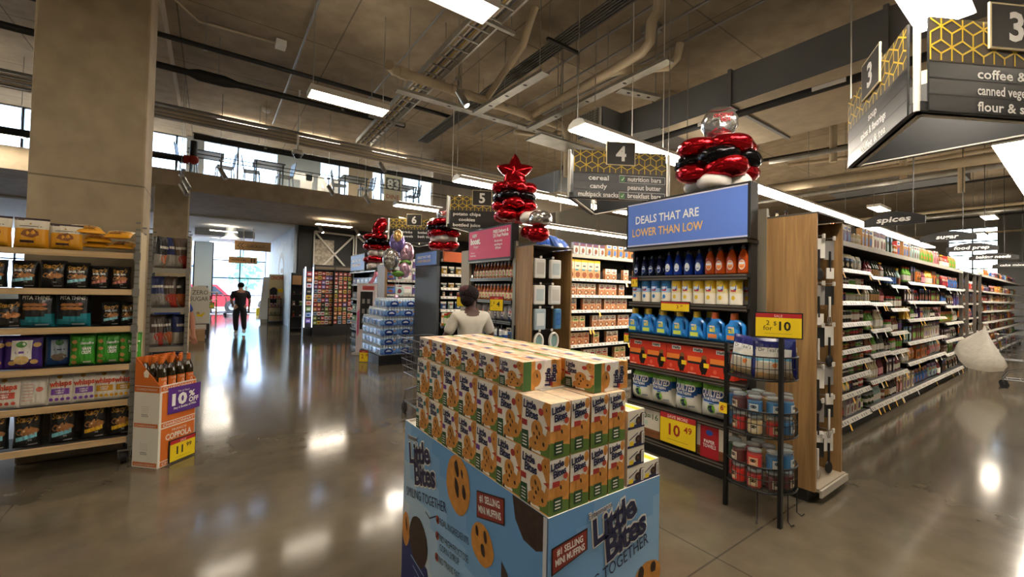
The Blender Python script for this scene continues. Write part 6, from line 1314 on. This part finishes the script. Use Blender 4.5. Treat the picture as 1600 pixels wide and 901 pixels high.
for i in range(4):
    for j in range(4): CDS[('pale blue', 'peach', 'white', 'red')[(i+j) % 4]].put((3.6+.1*i, 13.875, .58+.2*j+.01), 0, f'{("pale blue", "peach", "white", "red")[(i+j) % 4]} packet on the black wire spinner before the gift cards', 'packet', 'packets on the wire spinner')
# ------------------------------------------------------------------ lobby
SGW = woodmat('sign_wood', 'a87c48', 'c89a60', axis=0)
for s, x0, x1, z0, z1, y, lb in (('CHECKOUT', .72, 1.98, 3.02, 3.4, 20, 'brown hanging checkout sign with double arrow under the mezzanine'), ('RESTROOMS', .55, 1.55, 2.52, 2.78, 20.6, 'brown hanging restrooms sign with two figures, below the checkout sign')):
    m = MB(); m.box(x0, x1, y, y+.05, z0, z1, SGW); F = Face.flat(m, (x0, y, z0), (1, 0, 0), (0, 0, 1)); h = z1-z0; w = x1-x0; bk = mat('3a2c1c', .5)
    F.text(s, w*.58 if s[0] == 'C' else w*.36, h*.38, h*.26, bk, .003, bold=.01, w=w*.5)
    if s[0] == 'C':
        for k in range(2): F.line((.2+.1*k, h*.8), (.1+.1*k, h*.5), .025, bk, .003); F.line((.1+.1*k, h*.5), (.2+.1*k, h*.2), .025, bk, .003)
    else:
        for k in (.8, .9): F.oval(w*k, h*.78, .03, .03, bk, .003, 10); F.poly([(w*k-.035, h*.65), (w*k-.02, h*.2), (w*k+.02, h*.2), (w*k+.035, h*.65)], bk, .003)
    o = m.build('hanging_sign', label=lb, cat='sign'); MB().tube((((x0+x1)/2, y+.025, z1), ((x0+x1)/2, y+.025, 4.0)), .02, HOUS, 6).build('rod', o)
o = thing('vent_hood', 'round galvanized ventilation hood under the mezzanine ceiling', 'vent', (.62, 20.5, 3.45)); MB().lathe([(.4, 0), (.38, .05), (.22, .14), (.2, .55)], mat('c3c6c6', .4, m=.4), n=22).build('hood', o)
MB().box(-.6, 1.5, 21.5, 22.2, 3.66, 3.93, mat('b9bcbc', .5, m=.3)).build('air_duct', label='pale duct under the mezzanine near the vent hood', cat='duct')
o = thing('display_board', 'white zero sugar display stand with banana picture near the entrance', 'display stand', (-.28, 16.2, 0))
m = MB(); P = [(-.26, .4), (.26, .4), (.26, 1.4), (.16, 1.56), (-.16, 1.56), (-.26, 1.4)]; m.prism(P, lambda a, b, h: (a, h, b), -.02, .02, mat('e3dccb', .5)); F = FF(m, -.021); F.text('ZERO', .02, 1.3, .13, mat('4a4640', .5), .003, w=.4); F.text('SUGAR', 0, 1.1, .13, mat('4a4640', .5), .003, w=.46); F.poly([(-.05, .62), (.08, .6), (.16, .72), (.12, .74), (.05, .68), (-.04, .7)], YEL, .003); F.oval(-.02, .72, .04, .05, mat('b89a70', .5), .002); m.build('panel', o)
m = MB(); m.box(-.28, .28, -.15, .25, .06, .4, mat('2a211e', .5)); F = FF(m, -.15); F.rect(-.2, .22, .2, .38, mat('e3dccb', .5), .002); F.rect(-.2, .1, .12, .17, mat('e3dccb', .5), .002); m.build('bin', o)
for x in (-.24, .24): MB().box(x-.03, x+.03, -.12, .2, 0, .06, BLACK).build('foot', o)
for k in range(2): MB().box(-.62+.02*k, -.1, 14.9, 15.3, .0+.16*k, .155+.16*k, mat('b08a60', .7)).build('cardboard_box', label=('lower', 'upper')[k]+' flat cardboard box on the floor before the zero sugar stand', cat='box')
o = thing('display_table', 'stepped wooden display table of goods left of the entrance glass', 'display table', (-.45, 25.5, 0))
for k, (y, z) in enumerate(((0, .45), (.3, .85), (.6, 1.25))): m = MB(); m.box(-.1, .75, y, y+.35, z-.04, z, WOODL); m.box(-.08, -.02, y, y+.3, 0, z-.04, WOOD); m.box(.67, .73, y, y+.3, 0, z-.04, WOOD); m.build('tier', o)
for k, (c, x, y, z) in enumerate((('e0b030', -.4, 26.25, 1.25), ('c8342a', -.1, 25.95, .85), ('6fae3c', .05, 25.7, .45), ('e9e4d8', -.42, 25.65, .45), ('d87a30', -.25, 26.25, 1.25))): gen('carton', c, 2).put((x, y, z), 0, f'{CNM[c]} carton on the stepped table left of the entrance', 'box', sc=(2, 2, 1.3))
m = MB(); m.box(2.1, 2.48, 27.2, 27.7, 0, .35, mat('b8a81e', .5)); m.box(2.15, 2.43, 27.25, 27.65, .35, .38, mat('7a4a2c', .6)); m.build('crate', label='yellow crate on the floor at the right end of the entrance glass', cat='crate')
m = MB(); m.prism([(-.12, 0), (.12, 0), (.05, .55), (-.05, .55)], lambda a, b, h: (2.4+a, 26.6+h, b), -.01, .01, YEL); m.build('floor_sign', label='yellow wet floor sign beside the yellow crate', cat='sign')
# team merchandise display
o = thing('merchandise_board', 'beige merchandise board with red Cincinnati lettering by the mural', 'display stand', (2.05, 20.9, 0), -.25)
m = MB(); m.box(0, .86, 0, .05, .1, 2.12, mat('cdb98c', .6)); F = FF(m, 0, 0, 0); F.text('CINCINNATI', .43, 1.9, .14, mat('b8402c', .5), .004, bold=.03, w=.76); F.rect(.33, 1.35, .55, 1.5, YEL, .004); m.build('board', o)
for x, z in ((.18, 1.55), (.7, 1.45)): m = MB(); m.prism([(-.12, -.75), (.12, -.75), (.14, -.1), (.05, 0), (-.05, 0), (-.14, -.1)], lambda a, b, h: (x+a, -.08+h, z+b), 0, .05, mat('26242a', .8)); m.build('hanging_jacket', o)
m = MB(); m.box(.05, .55, -.5, -.05, 0, .1, BLACK); [m.box(.05, .55, -.45, -.08, .35+.35*k, .37+.35*k, BLACK) for k in range(3)]; [m.box(a, a+.03, -.48, -.45, 0, 1.1, BLACK) for a in (.05, .52)]; m.build('low_shelf', o)
for k, (z, c) in enumerate(((1.07, 'c8342a'), (.72, 'd87a30'), (.37, '7a2030'))):
    for j in range(3): p = Vector((.15+.14*j, -.27, z)); p.rotate(Matrix.Rotation(-.25, 3, 'Z')); gen('carton', c, 0).put((2.05+p.x, 20.9+p.y, z), -.25, f'{CNM[c]} box on the {("upper", "middle", "lower")[k]} shelf of the merchandise board', 'box', f'{CNM[c]} boxes at the merchandise board')
o = thing('magazine_rack', 'white sloping rack of glasses and magazines at the mural corner', 'rack', (1.98, 21.8, 0), -.5)
m = MB(); m.prism([(0, .15), (.5, .15), (.2, 2.0), (0, 2.0)], lambda a, b, h: (h, -a, b), 0, .35, mat('d9dcde', .5)); m.build('body', o); [MB().box(.02, .33, -.42+.05*k, -.38+.05*k, .4+.27*k, .55+.27*k, mat(('3a4a6a', '8a5a4a', '5a6a5a', '2a2a30', 'c89a4a')[k], .5)).build('pocket', o) for k in range(5)]; MB().box(.02, .33, -.4, -.05, 0, .15, GALV).build('base', o)
o = thing('shelf_unit', 'black shelf unit with wooden top boxes left of the gift card rack', 'shelf unit', (2.3, 16.6, 0))
MB().box(0, .75, .3, .34, 0, 2.1, BLACK).build('back_panel', o); [MB().box(0, .75, 0, .3, z, z+.03, BLACK).build('shelf', o) for z in (.1, .5, .9, 1.3, 1.65)]; [MB().box(x, x+.03, 0, .3, 0, 2.1, BLACK).build('side_panel', o) for x in (0, .72)]
for k in range(3):
    for j, z in enumerate((.53, .93, 1.33)): gen(('bottle', 'carton', 'jar')[j], ('8a4a2c', '1c1714', 'd9c9a0')[k], 0).put((2.42+.22*k, 16.72, z), 0, f'{CNM[("8a4a2c", "1c1714", "d9c9a0")[k]]} {("bottle", "carton", "jar")[j]} on the black shelf unit by the gift cards', ('bottle', 'carton', 'jar')[j])
for k in range(2): MB().box(2.345+.34*k, 2.645+.34*k, 16.62, 16.88, 1.68, 2.0, mat('9a7448', .7)).build('wooden_box', label=('left', 'right')[k]+' brown box on top of the black shelf unit', cat='box')
# ================================================================== BALLOONS
FR = mat('b3121c', .16, m=.85, bump=.35, bs=14.); FK = mat('151416', .14, m=.7, bump=.35, bs=14.); FW = mat('e6ded6', .3, bump=.25, bs=12.); FS = mat('b9b6b2', .18, m=.85, bump=.4, bs=16.); FP = mat('c9a3b8', .2, m=.6, bump=.4, bs=16.); FV = mat('8a7ab8', .2, m=.6, bump=.4, bs=16.); FY = mat('e3b878', .2, m=.6, bump=.4, bs=16.); FG = mat('5f8a3c', .25, m=.4, bump=.4, bs=16.)
def foil(c, r, rz, m, rot=None, e=2.4, n=28):
    """cushion-shaped foil balloon with a puckered seam"""
    mb = MB(); vs = []; fs = []; k = 10; R = rot or Matrix.Identity(3)
    for i in range(2*k+1):
        t = -PI/2+PI*i/(2*k)
        for j in range(n):
            w = 2*PI*j/n; ct = abs(math.cos(t))**.8; pk = 1-.035*(1+math.cos(w*14))*max(0, 1-abs(t)*1.6)
            p = R @ Vector((r*ct*pk*math.cos(w), r*ct*pk*math.sin(w), rz*math.sin(t)*(1+.04*math.sin(3*w)))); vs.append((c[0]+p.x, c[1]+p.y, c[2]+p.z))
    for i in range(2*k):
        for j in range(n): fs.append((i*n+j, i*n+(j+1) % n, (i+1)*n+(j+1) % n, (i+1)*n+j))
    return mb.add(vs, fs, m, True)
def tower(name, label, x, y, layers, zb, top=None, r=.195, spread=.185):
    o = thing(name, label, 'balloons', (x, y, zb)); z = 0
    zt = max(l[0] for l in layers)-zb+.15
    MB().tube(((0, 0, 0), (0, 0, zt)), .012, GALV, 8).lathe([(.12, 0), (.12, .015), (.02, .02)], GALV, n=14).build('pole', o)
    for li, (z, m, h) in enumerate(layers):
        for k in range(4):
            a = PI/2*k+.35+.45*(li % 2)+.1*li; R = Matrix.Rotation(.12*((k+li) % 3-1), 3, 'X') @ Matrix.Rotation(.1*((k*2+li) % 3-1), 3, 'Y')
            foil(((spread*.75 if m is FW else spread)*math.cos(a), (spread*.75 if m is FW else spread)*math.sin(a), z-zb), r*.8 if m is FW else r, h, m, R).build('balloon', o)
    return o
def star(o, c, r, d, m, rz):
    mb = MB(); P = []; n = 60
    def rad(w): t = (w/(2*PI/5)) % 1; t = abs(t-.5)*2; return r*(.56+.44*t**1.5)
    R = Matrix.Rotation(rz, 3, 'Z'); vs = []; fs = []; L = 7
    for i in range(-L, L+1):
        q = i/L; s = (1-abs(q)**2.6)**.5 if abs(q) < 1 else 0
        for k in range(n):
            w = 2*PI*k/n; rr = rad(w-PI/2)*max(.02, s); p = R @ Vector((rr*math.cos(w), d*q, rr*math.sin(w))); vs.append((c[0]+p.x, c[1]+p.y, c[2]+p.z))
    for i in range(2*L):
        for k in range(n): fs.append((i*n+k, i*n+(k+1) % n, (i+1)*n+(k+1) % n, (i+1)*n+k))
    mb.add(vs, fs, m, True); mb.build('star_balloon', o)
def ball(o, c, r, txt=True, yaw=-.95):
    mb = foil((0, 0, 0), r, r*.62, FS, Matrix.Rotation(PI/2, 3, 'X')); S = lambda a, b, h: Vector((a, -(math.sqrt(max(0, 1-(a*a+b*b)/(r*r)))**.8*r*.62+h), b))
    F = Face(mb, S)
    if txt:
        F.text('CINCINNATI', .03, r*.18, r*.2, mat('b3202a', .4), .006, bold=.04, w=r*1.0); F.text('REDS', .05, -r*.1, r*.22, mat('b3202a', .4), .006, bold=.04, w=r*.5)
    F.poly([(-.5*r, -.62*r), (0, -.8*r), (.5*r, -.62*r), (.2*r, -.45*r), (-.2*r, -.42*r)], mat('b3303a', .3), .006)
    for s in (1, -1):
        pts = [(r*math.cos(w)*.78, s*r*(.95-.4*math.sin(w))) for w in [PI*.12*k for k in range(1, 8)]]
        for p, q in zip(pts, pts[1:]): F.line(p, q, .012, mat('6a2a2c', .5), .006)
    ob = mb.build('ball_balloon', o); ob.location = c; ob.rotation_euler = (0, 0, yaw); return ob
o = tower('balloon_tower', 'red and black foil balloon stack with baseball balloon above the near blue sign', 3.86, 2.09, [(2.645, FW, .08), (2.75, FR, .095), (2.865, FK, .095), (2.97, FR, .09)], 2.56); ball(o, (.02, -.01, 3.235-2.56), .165, True, -1.05)
o = tower('balloon_tower', 'red and black foil balloon stack topped by a red star above the pink sign', 3.9, 5.42, [(2.8, FR, .09), (2.96, FR, .09), (3.1, FK, .085), (3.24, FR, .095)], 2.62, r=.185); star(o, (0, 0, 3.5-2.62), .31, .12, FR, -.62)
for k, (yy, z, mm, h) in enumerate(((4.78, 2.68, FS, .12), (4.83, 2.46, FR, .12), (5.0, 2.72, FW, .1), (4.98, 2.5, FR, .1))): foil((.02, yy-5.42, z-2.62), .175, h, mm).build('balloon', o)
o = tower('balloon_tower', 'red, black and white foil balloon stack behind the middle blue sign', 4.0, 8.1, [(2.53, FR, .095), (2.68, FW, .095), (2.8, FR, .085), (2.9, FK, .085), (3.0, FR, .085)], 2.2); ball(o, (0, 0, 3.2-2.2), .17, True)
o = tower('balloon_tower', 'distant red, black and white balloon stack above the far drink cases', 3.62, 11.3, [(2.2, FW, .09), (2.38, FR, .09), (2.54, FW, .09), (2.71, FR, .09), (2.84, FK, .08), (2.98, FR, .085)], 2.07); foil((.05, 0, 3.28-2.07), .17, .26, FR, Matrix.Rotation(.5, 3, 'Y')).build('top_balloon', o)
o = thing('balloon_bouquet', 'bouquet of pink and silver foil balloons tied above the water stack', 'balloons', (3.3, 8.95, 1.40)); AZ = Matrix.Rotation(PI/2, 3, 'X')
MB().lathe([(.05, 0), (.055, .02), (.03, .07)], FP, n=12).build('weight', o)
for k, (x, z, rx, d, mm) in enumerate(((-.0, 2.62, .2, .13, FV), (.2, 2.4, .2, .12, FP), (-.17, 2.24, .21, .13, FS), (.13, 2.02, .15, .1, FP))):
    R = Matrix.Rotation(-.6, 3, 'Z') @ AZ @ Matrix.Diagonal((.85, 1.2, 1)); foil((x, -.05*k, z-1.40), rx, d, mm, R).build('balloon', o)
    MB().tube(((0, 0, .05), (x*.3, -.02*k, .4), (x, -.05*k, z-1.40-rx*1.1)), .004, WHITE, 5).build('string', o)
foil((0, -.05, 2.75-1.40), .13, .135, FY, Matrix.Rotation(-.6, 3, 'Z') @ AZ @ Matrix.Diagonal((.8, 1.2, 1))).build('balloon', o)
for x, z in ((.14, 2.17), (-.03, 1.93)): foil((x, -.16, z-1.40), .11, .04, FG, Matrix.Rotation(-.6, 3, 'Z') @ AZ @ Matrix.Diagonal((1.2, .7, 1))).build('leaf', o)
# ================================================================== PEOPLE
def skin(name, pts, edges, m, parent=None, root=0, sub=2):
    bm = bmesh.new(); L = bm.verts.layers.skin.verify(); V_ = []
    for p, r in pts: v = bm.verts.new(p); v[L].radius = (r, r) if not isinstance(r, tuple) else r; V_.append(v)
    V_[root][L].use_root = True
    for a, b in edges: bm.edges.new((V_[a], V_[b]))
    me = bpy.data.meshes.new(name); bm.to_mesh(me); bm.free(); me.materials.append(m)
    o = bpy.data.objects.new(name, me); COL.objects.link(o)
    s = o.modifiers.new('skin', 'SKIN'); s.use_smooth_shade = True
    q = o.modifiers.new('sub', 'SUBSURF'); q.levels = q.render_levels = sub
    dg = bpy.context.evaluated_depsgraph_get(); me2 = bpy.data.meshes.new_from_object(o.evaluated_get(dg)); o.modifiers.clear(); o.data = me2
    if parent: o.parent = parent
    return o
def person(label, loc, rz, H, sk, shirt, pants, shoe, hair, arms, legs, head=(0, 0), afro=False, build=1.0):
    o = thing('person', label, 'person', loc, rz); SK = mat(sk, .5, var=.04, sc=6); b = build
    J = lambda x, y, z: Vector((x*H, y*H, z*H))
    hy, hx = head; neck = J(0, .005, .845); hd = J(.0, .02, .915); top = J(0, .012, .965); fwd = Vector((math.sin(hy), math.cos(hy), 0))
    pts = [(J(0, 0, .53), .075*H*b), (J(0, .005, .62), .068*H*b), (J(0, .0, .72), .08*H*b), (J(0, -.005, .8), .055*H*b), (neck, .032*H), (J(0, .012, .88), .04*H), (hd, .054*H), (top, .04*H), (hd+fwd*.066*H-Vector((0, 0, .012*H)), .011*H), (hd+fwd*.045*H-Vector((0, 0, .038*H)), .022*H)]
    E = [(0, 1), (1, 2), (2, 3), (3, 4), (4, 5), (5, 6), (6, 7), (6, 8), (5, 9)]
    for s in (-1, 1):
        sd = fwd.cross(Vector((0, 0, 1)))*s; pts.append((hd+sd*.054*H-Vector((0, 0, .008*H)), .011*H)); E.append((6, len(pts)-1))   # ear
        el, wr = arms[0 if s < 0 else 1]
        n = len(pts); shd = J(s*.1*b, -.005, .785); el = J(s*el[0], el[1], el[2]); wr = J(s*wr[0], wr[1], wr[2]); dr = (wr-el).normalized(); pal = wr+dr*.045*H
        pts += [(shd, .036*H), (shd*.55+el*.45, .03*H), (el, .025*H), (el*.5+wr*.5, .023*H), (wr, .016*H), (pal, .018*H)]; E += [(3, n), (n, n+1), (n+1, n+2), (n+2, n+3), (n+3, n+4), (n+4, n+5)]
        ax = dr.cross(Vector((0, 0, 1)) if abs(dr.z) < .8 else Vector((0, 1, 0))).normalized(); dn = Vector((0, 0, -1)) if abs(dr.z) < .8 else Vector((0, .6, 0))
        for k in range(4):
            q = len(pts); ln = (.04, .048, .045, .034)[k]*H; off = ax*(k-1.5)*.0115*H
            pts += [(pal+off+dr*.022*H, .0065*H), (pal+off+dr*(.022*H+ln*.55)+dn*.008*H, .0058*H), (pal+off+dr*(.022*H+ln*.8)+dn*.024*H, .005*H)]; E += [(n+5, q), (q, q+1), (q+1, q+2)]
        q = len(pts); th = ax*(-.02*H if s > 0 else .02*H); pts += [(wr+dr*.025*H+th, .007*H), (wr+dr*.055*H+th*1.5+dn*.01*H, .006*H)]; E += [(n+5, q), (q, q+1)]
        hp, kn, an = legs[0 if s < 0 else 1]; n = len(pts); hp = J(s*hp[0], hp[1], hp[2]); kn = J(s*kn[0], kn[1], kn[2]); an = J(s*an[0], an[1], an[2])
        pts += [(hp, .056*H*b), (hp*.5+kn*.5, .046*H*b), (kn, .034*H), (kn*.6+an*.4, .033*H), (an, .021*H), (an+J(0, .07, -.022), .018*H)]; E += [(0, n), (n, n+1), (n+1, n+2), (n+2, n+3), (n+3, n+4), (n+4, n+5)]
    skin('body', pts, E, SK, o)
    # clothes follow the same joints
    P = lambda i, g: (pts[i][0], pts[i][1]*g+.006*H)
    tor = [(pts[0][0]-Vector((0, 0, .07*H)), pts[0][1]*1.14), P(1, 1.18), P(2, 1.06), P(3, 1.1), (neck-Vector((0, 0, .02*H)), .036*H)]; te = [(0, 1), (1, 2), (2, 3), (3, 4)]
    base = [10, 10+1+6+12+2+6]
    for i0 in base:
        a0 = i0+1; n = len(tor); tor += [P(a0, 1.12), P(a0+1, 1.22), (pts[a0+1][0]*.35+pts[a0+2][0]*.65, pts[a0+1][1]*1.35)]; te += [(3, n), (n, n+1), (n+1, n+2)]
    skin('shirt', tor, te, mat(shirt, .8, var=.06, sc=9, bump=.2, bs=10.), o)
    pan = [(pts[0][0]+J(0, 0, .06), pts[0][1]*1.0), P(0, 1.03)]; pe = [(0, 1)]
    for i0 in base:
        l0 = i0+1+6+12+2; n = len(pan); pan += [P(l0, 1.06), P(l0+1, 1.12), P(l0+2, 1.3), P(l0+3, 1.3), (pts[l0+4][0]+Vector((0, 0, .012*H)), .036*H)]; pe += [(1, n), (n, n+1), (n+1, n+2), (n+2, n+3), (n+3, n+4)]
    skin('trousers', pan, pe, mat(pants, .85, var=.1, sc=9, bump=.2, bs=10.), o)
    for i0 in base:
        an = pts[i0+1+6+12+2+4][0]; m = MB(); m.ell((an.x, an.y+.035*H, an.z-.018*H), .027*H, .075*H, .028*H, mat(shoe, .6), 14, 8); m.ell((an.x, an.y+.035*H, an.z-.036*H), .029*H, .078*H, .012*H, mat('e9e6e0', .6), 14, 6); m.build('shoe', o)
    h = MB(); HM = mat(hair, .75, bump=.9, bs=45. if afro else 80., spec=.2)
    bk = -fwd*.012*H
    if afro:
        h.ell(hd+bk+Vector((0, 0, .028*H)), .068*H, .07*H, .062*H, HM, 20, 14); h.ell(hd+bk*3+Vector((0, 0, -.01*H)), .05*H, .05*H, .05*H, HM, 16, 10); h.ell(hd+Vector((-.035*H, -.01*H, .055*H)), .045*H, .05*H, .035*H, mat('4a1f24', .75, bump=.9, bs=45.), 14, 10)
    else:
        h.ell(hd+bk+Vector((0, 0, .02*H)), .058*H, .06*H, .052*H, HM, 18, 12)
    h.build('hair', o)
    return o
STAND = (((.055, 0, .5), (.06, .01, .28), (.06, -.015, .045)), ((.055, 0, .5), (.06, .01, .28), (.06, -.015, .045)))
CARTARM = (((.17, .02, .64), (.12, .16, .625)), ((.17, .02, .64), (.12, .16, .625)))
person('person with dark curly hair and white t-shirt seen from behind, pushing a cart', (2.4, 4.14, 0), -.22, 1.655, '4f2f24', 'c9c4b8', '2c2f3a', 'b9b4aa', '1c1214', CARTARM, STAND, head=(.75, 0), afro=True, build=1.02)
WALK = (((.055, 0, .5), (.062, .05, .285), (.06, -.02, .05)), ((.055, 0, .5), (.06, -.01, .28), (.06, -.1, .075)))
person('person in black t-shirt and dark trousers walking away toward the entrance', (.81, 16.5, 0), .12, 1.73, 'b98a72', '1c1a20', '1b1b1f', 'd8d4cc', '1e1816', (((.15, -.01, .64), (.11, .12, .57)), ((.15, -.02, .64), (.15, .03, .5))), WALK, build=1.18)
person('person in navy shirt mostly hidden behind the narrow steel rack, arm showing', (-.52, 8.05, 0), -.3, 1.74, 'b98068', '2a3f86', '23242c', '2a2a2a', '2a1c16', (((.16, .03, .63), (.14, .12, .53)), ((.17, .03, .64), (.185, .03, .5))), STAND, build=1.1)
# ================================================================== CARTS
def cart(label, loc, rz, grip='2b2b2d', wires=(10, 6)):
    o = thing('shopping_cart', label, 'shopping cart', loc, rz); CW = mat('707074', .35, m=.6)
    m = MB(); z0, z1 = .52, .98; w0, w1, l0, l1 = .2, .27, (-.25, .42), (-.36, .5)
    def rect(z, t): w = w0+(w1-w0)*t; a = l0[0]+(l1[0]-l0[0])*t; b = l0[1]+(l1[1]-l0[1])*t; return [(-w, a, z), (w, a, z), (w*.85, b, z), (-w*.85, b, z)]
    for i in range(6): t = i/5; m.tube(rect(z0+(z1-z0)*t, t), .0045 if 0 < i < 5 else .008, CW, 6, closed=True)
    A, B = [Vector(p) for p in rect(z0, 0)], [Vector(p) for p in rect(z1, 1)]
    for k in range(4):
        n = wires[0] if k % 2 else wires[1]
        for i in range(n): f = i/n; m.tube((A[k].lerp(A[(k+1) % 4], f), B[k].lerp(B[(k+1) % 4], f)), .003, CW, 5)
    for i in range(9): f = i/8; m.tube((A[0].lerp(A[1], f), A[3].lerp(A[2], f)), .003, CW, 5)
    m.build('basket', o)
    h = MB(); h.tube(((-.27, -.36, .98), (-.27, -.46, 1.04)), .01, CW, 8); h.tube(((.27, -.36, .98), (.27, -.46, 1.04)), .01, CW, 8); h.tube(((-.28, -.46, 1.04), (.28, -.46, 1.04)), .017, mat(grip, .4), 10); h.build('handle', o)
    f = MB()
    for s in (-1, 1): f.tube(((s*.24, -.34, .95), (s*.23, -.3, .5), (s*.22, -.33, .16)), .012, CW, 8); f.tube(((s*.22, -.33, .16), (s*.16, .42, .16)), .012, CW, 8); f.tube(((s*.2, -.28, .5), (s*.17, .35, .3), (s*.16, .42, .16)), .01, CW, 8)
    for k in range(5): y = -.28+.16*k; f.tube(((-.2, y, .17), (.2, y, .17)), .005, CW, 5)
    f.build('frame', o)
    for x, y in ((-.22, -.33), (.22, -.33), (-.16, .42), (.16, .42)):
        MB().bar((x, y, .16), (x, y-.02, .07), .03, .02, CW).tube(((x-.015, y-.02, .0625), (x+.015, y-.02, .0625)), .0625, mat('2a2a2c', .7), 14).build('castor', o)
    return o
cart('grey wire shopping cart pushed by the person in white beside the muffin bin', (2.26, 4.86, 0), .02)
c2 = cart('shopping cart with blue handle parked at the far right with a white bag', (12.25, .62, 0), 0.12, '2a3f9c')
m = MB(); m.box(-.16, .16, -.3, .3, .5, .53, mat('5a3f2a', .6)); b_ = MB(); b_.rbox(-.15, .15, -.28, .1, 0, .16, mat('8a6a44', .6), .02)
b_.build('parcel', loc=(12.24, .68, .5255), rz=.12, label='brown parcel lying inside the blue-handled shopping cart', cat='parcel')
# translucent carrier bag hanging from the cart
m = MB(); PLB = mat('ebe6da', .3, a=.6, bump=.9, bs=14.); n = 30; vs = []; fs = []; prof = ((.015, .0), (.025, -.08), (.07, -.24), (.15, -.44), (.23, -.62), (.26, -.74), (.22, -.83), (.09, -.87), (.0, -.875))
for i, (r, z) in enumerate(prof):
    for k in range(n):
        w = 2*PI*k/n; f = 1+.09*math.sin(5*w+i*.7)+.05*math.sin(11*w+i); q = Vector((r*.62*f*math.cos(w), r*f*math.sin(w), z))
        ext = max(0, math.cos(w-PI/2))**6*(.2 if 3 <= i <= 4 else .1 if i in (2, 5) else 0); q.y += ext; q.z += ext*.5; vs.append(q)
for i in range(len(prof)-1):
    for k in range(n): fs.append((i*n+k, (i+1)*n+k, (i+1)*n+(k+1) % n, i*n+(k+1) % n))
m.add(vs, fs, PLB, True); m.build('plastic_bag', loc=(12.02, 1.24, 1.15), label='large translucent white plastic bag hanging from the front of the right cart', cat='bag')
MB().tube(((12.02, 1.22, 1.14), (12.1, 1.14, 1.02), (12.2, 1.08, .985)), .008, mat('e3ddce', .4), 6).build('bag_tie', label='twisted white bag strap knotted over the right cart rim', cat='bag strap')
cart('pale shopping cart standing by the entrance glass', (1.0, 26.9, 0), -1.5, '3a4a5a', (5, 4))
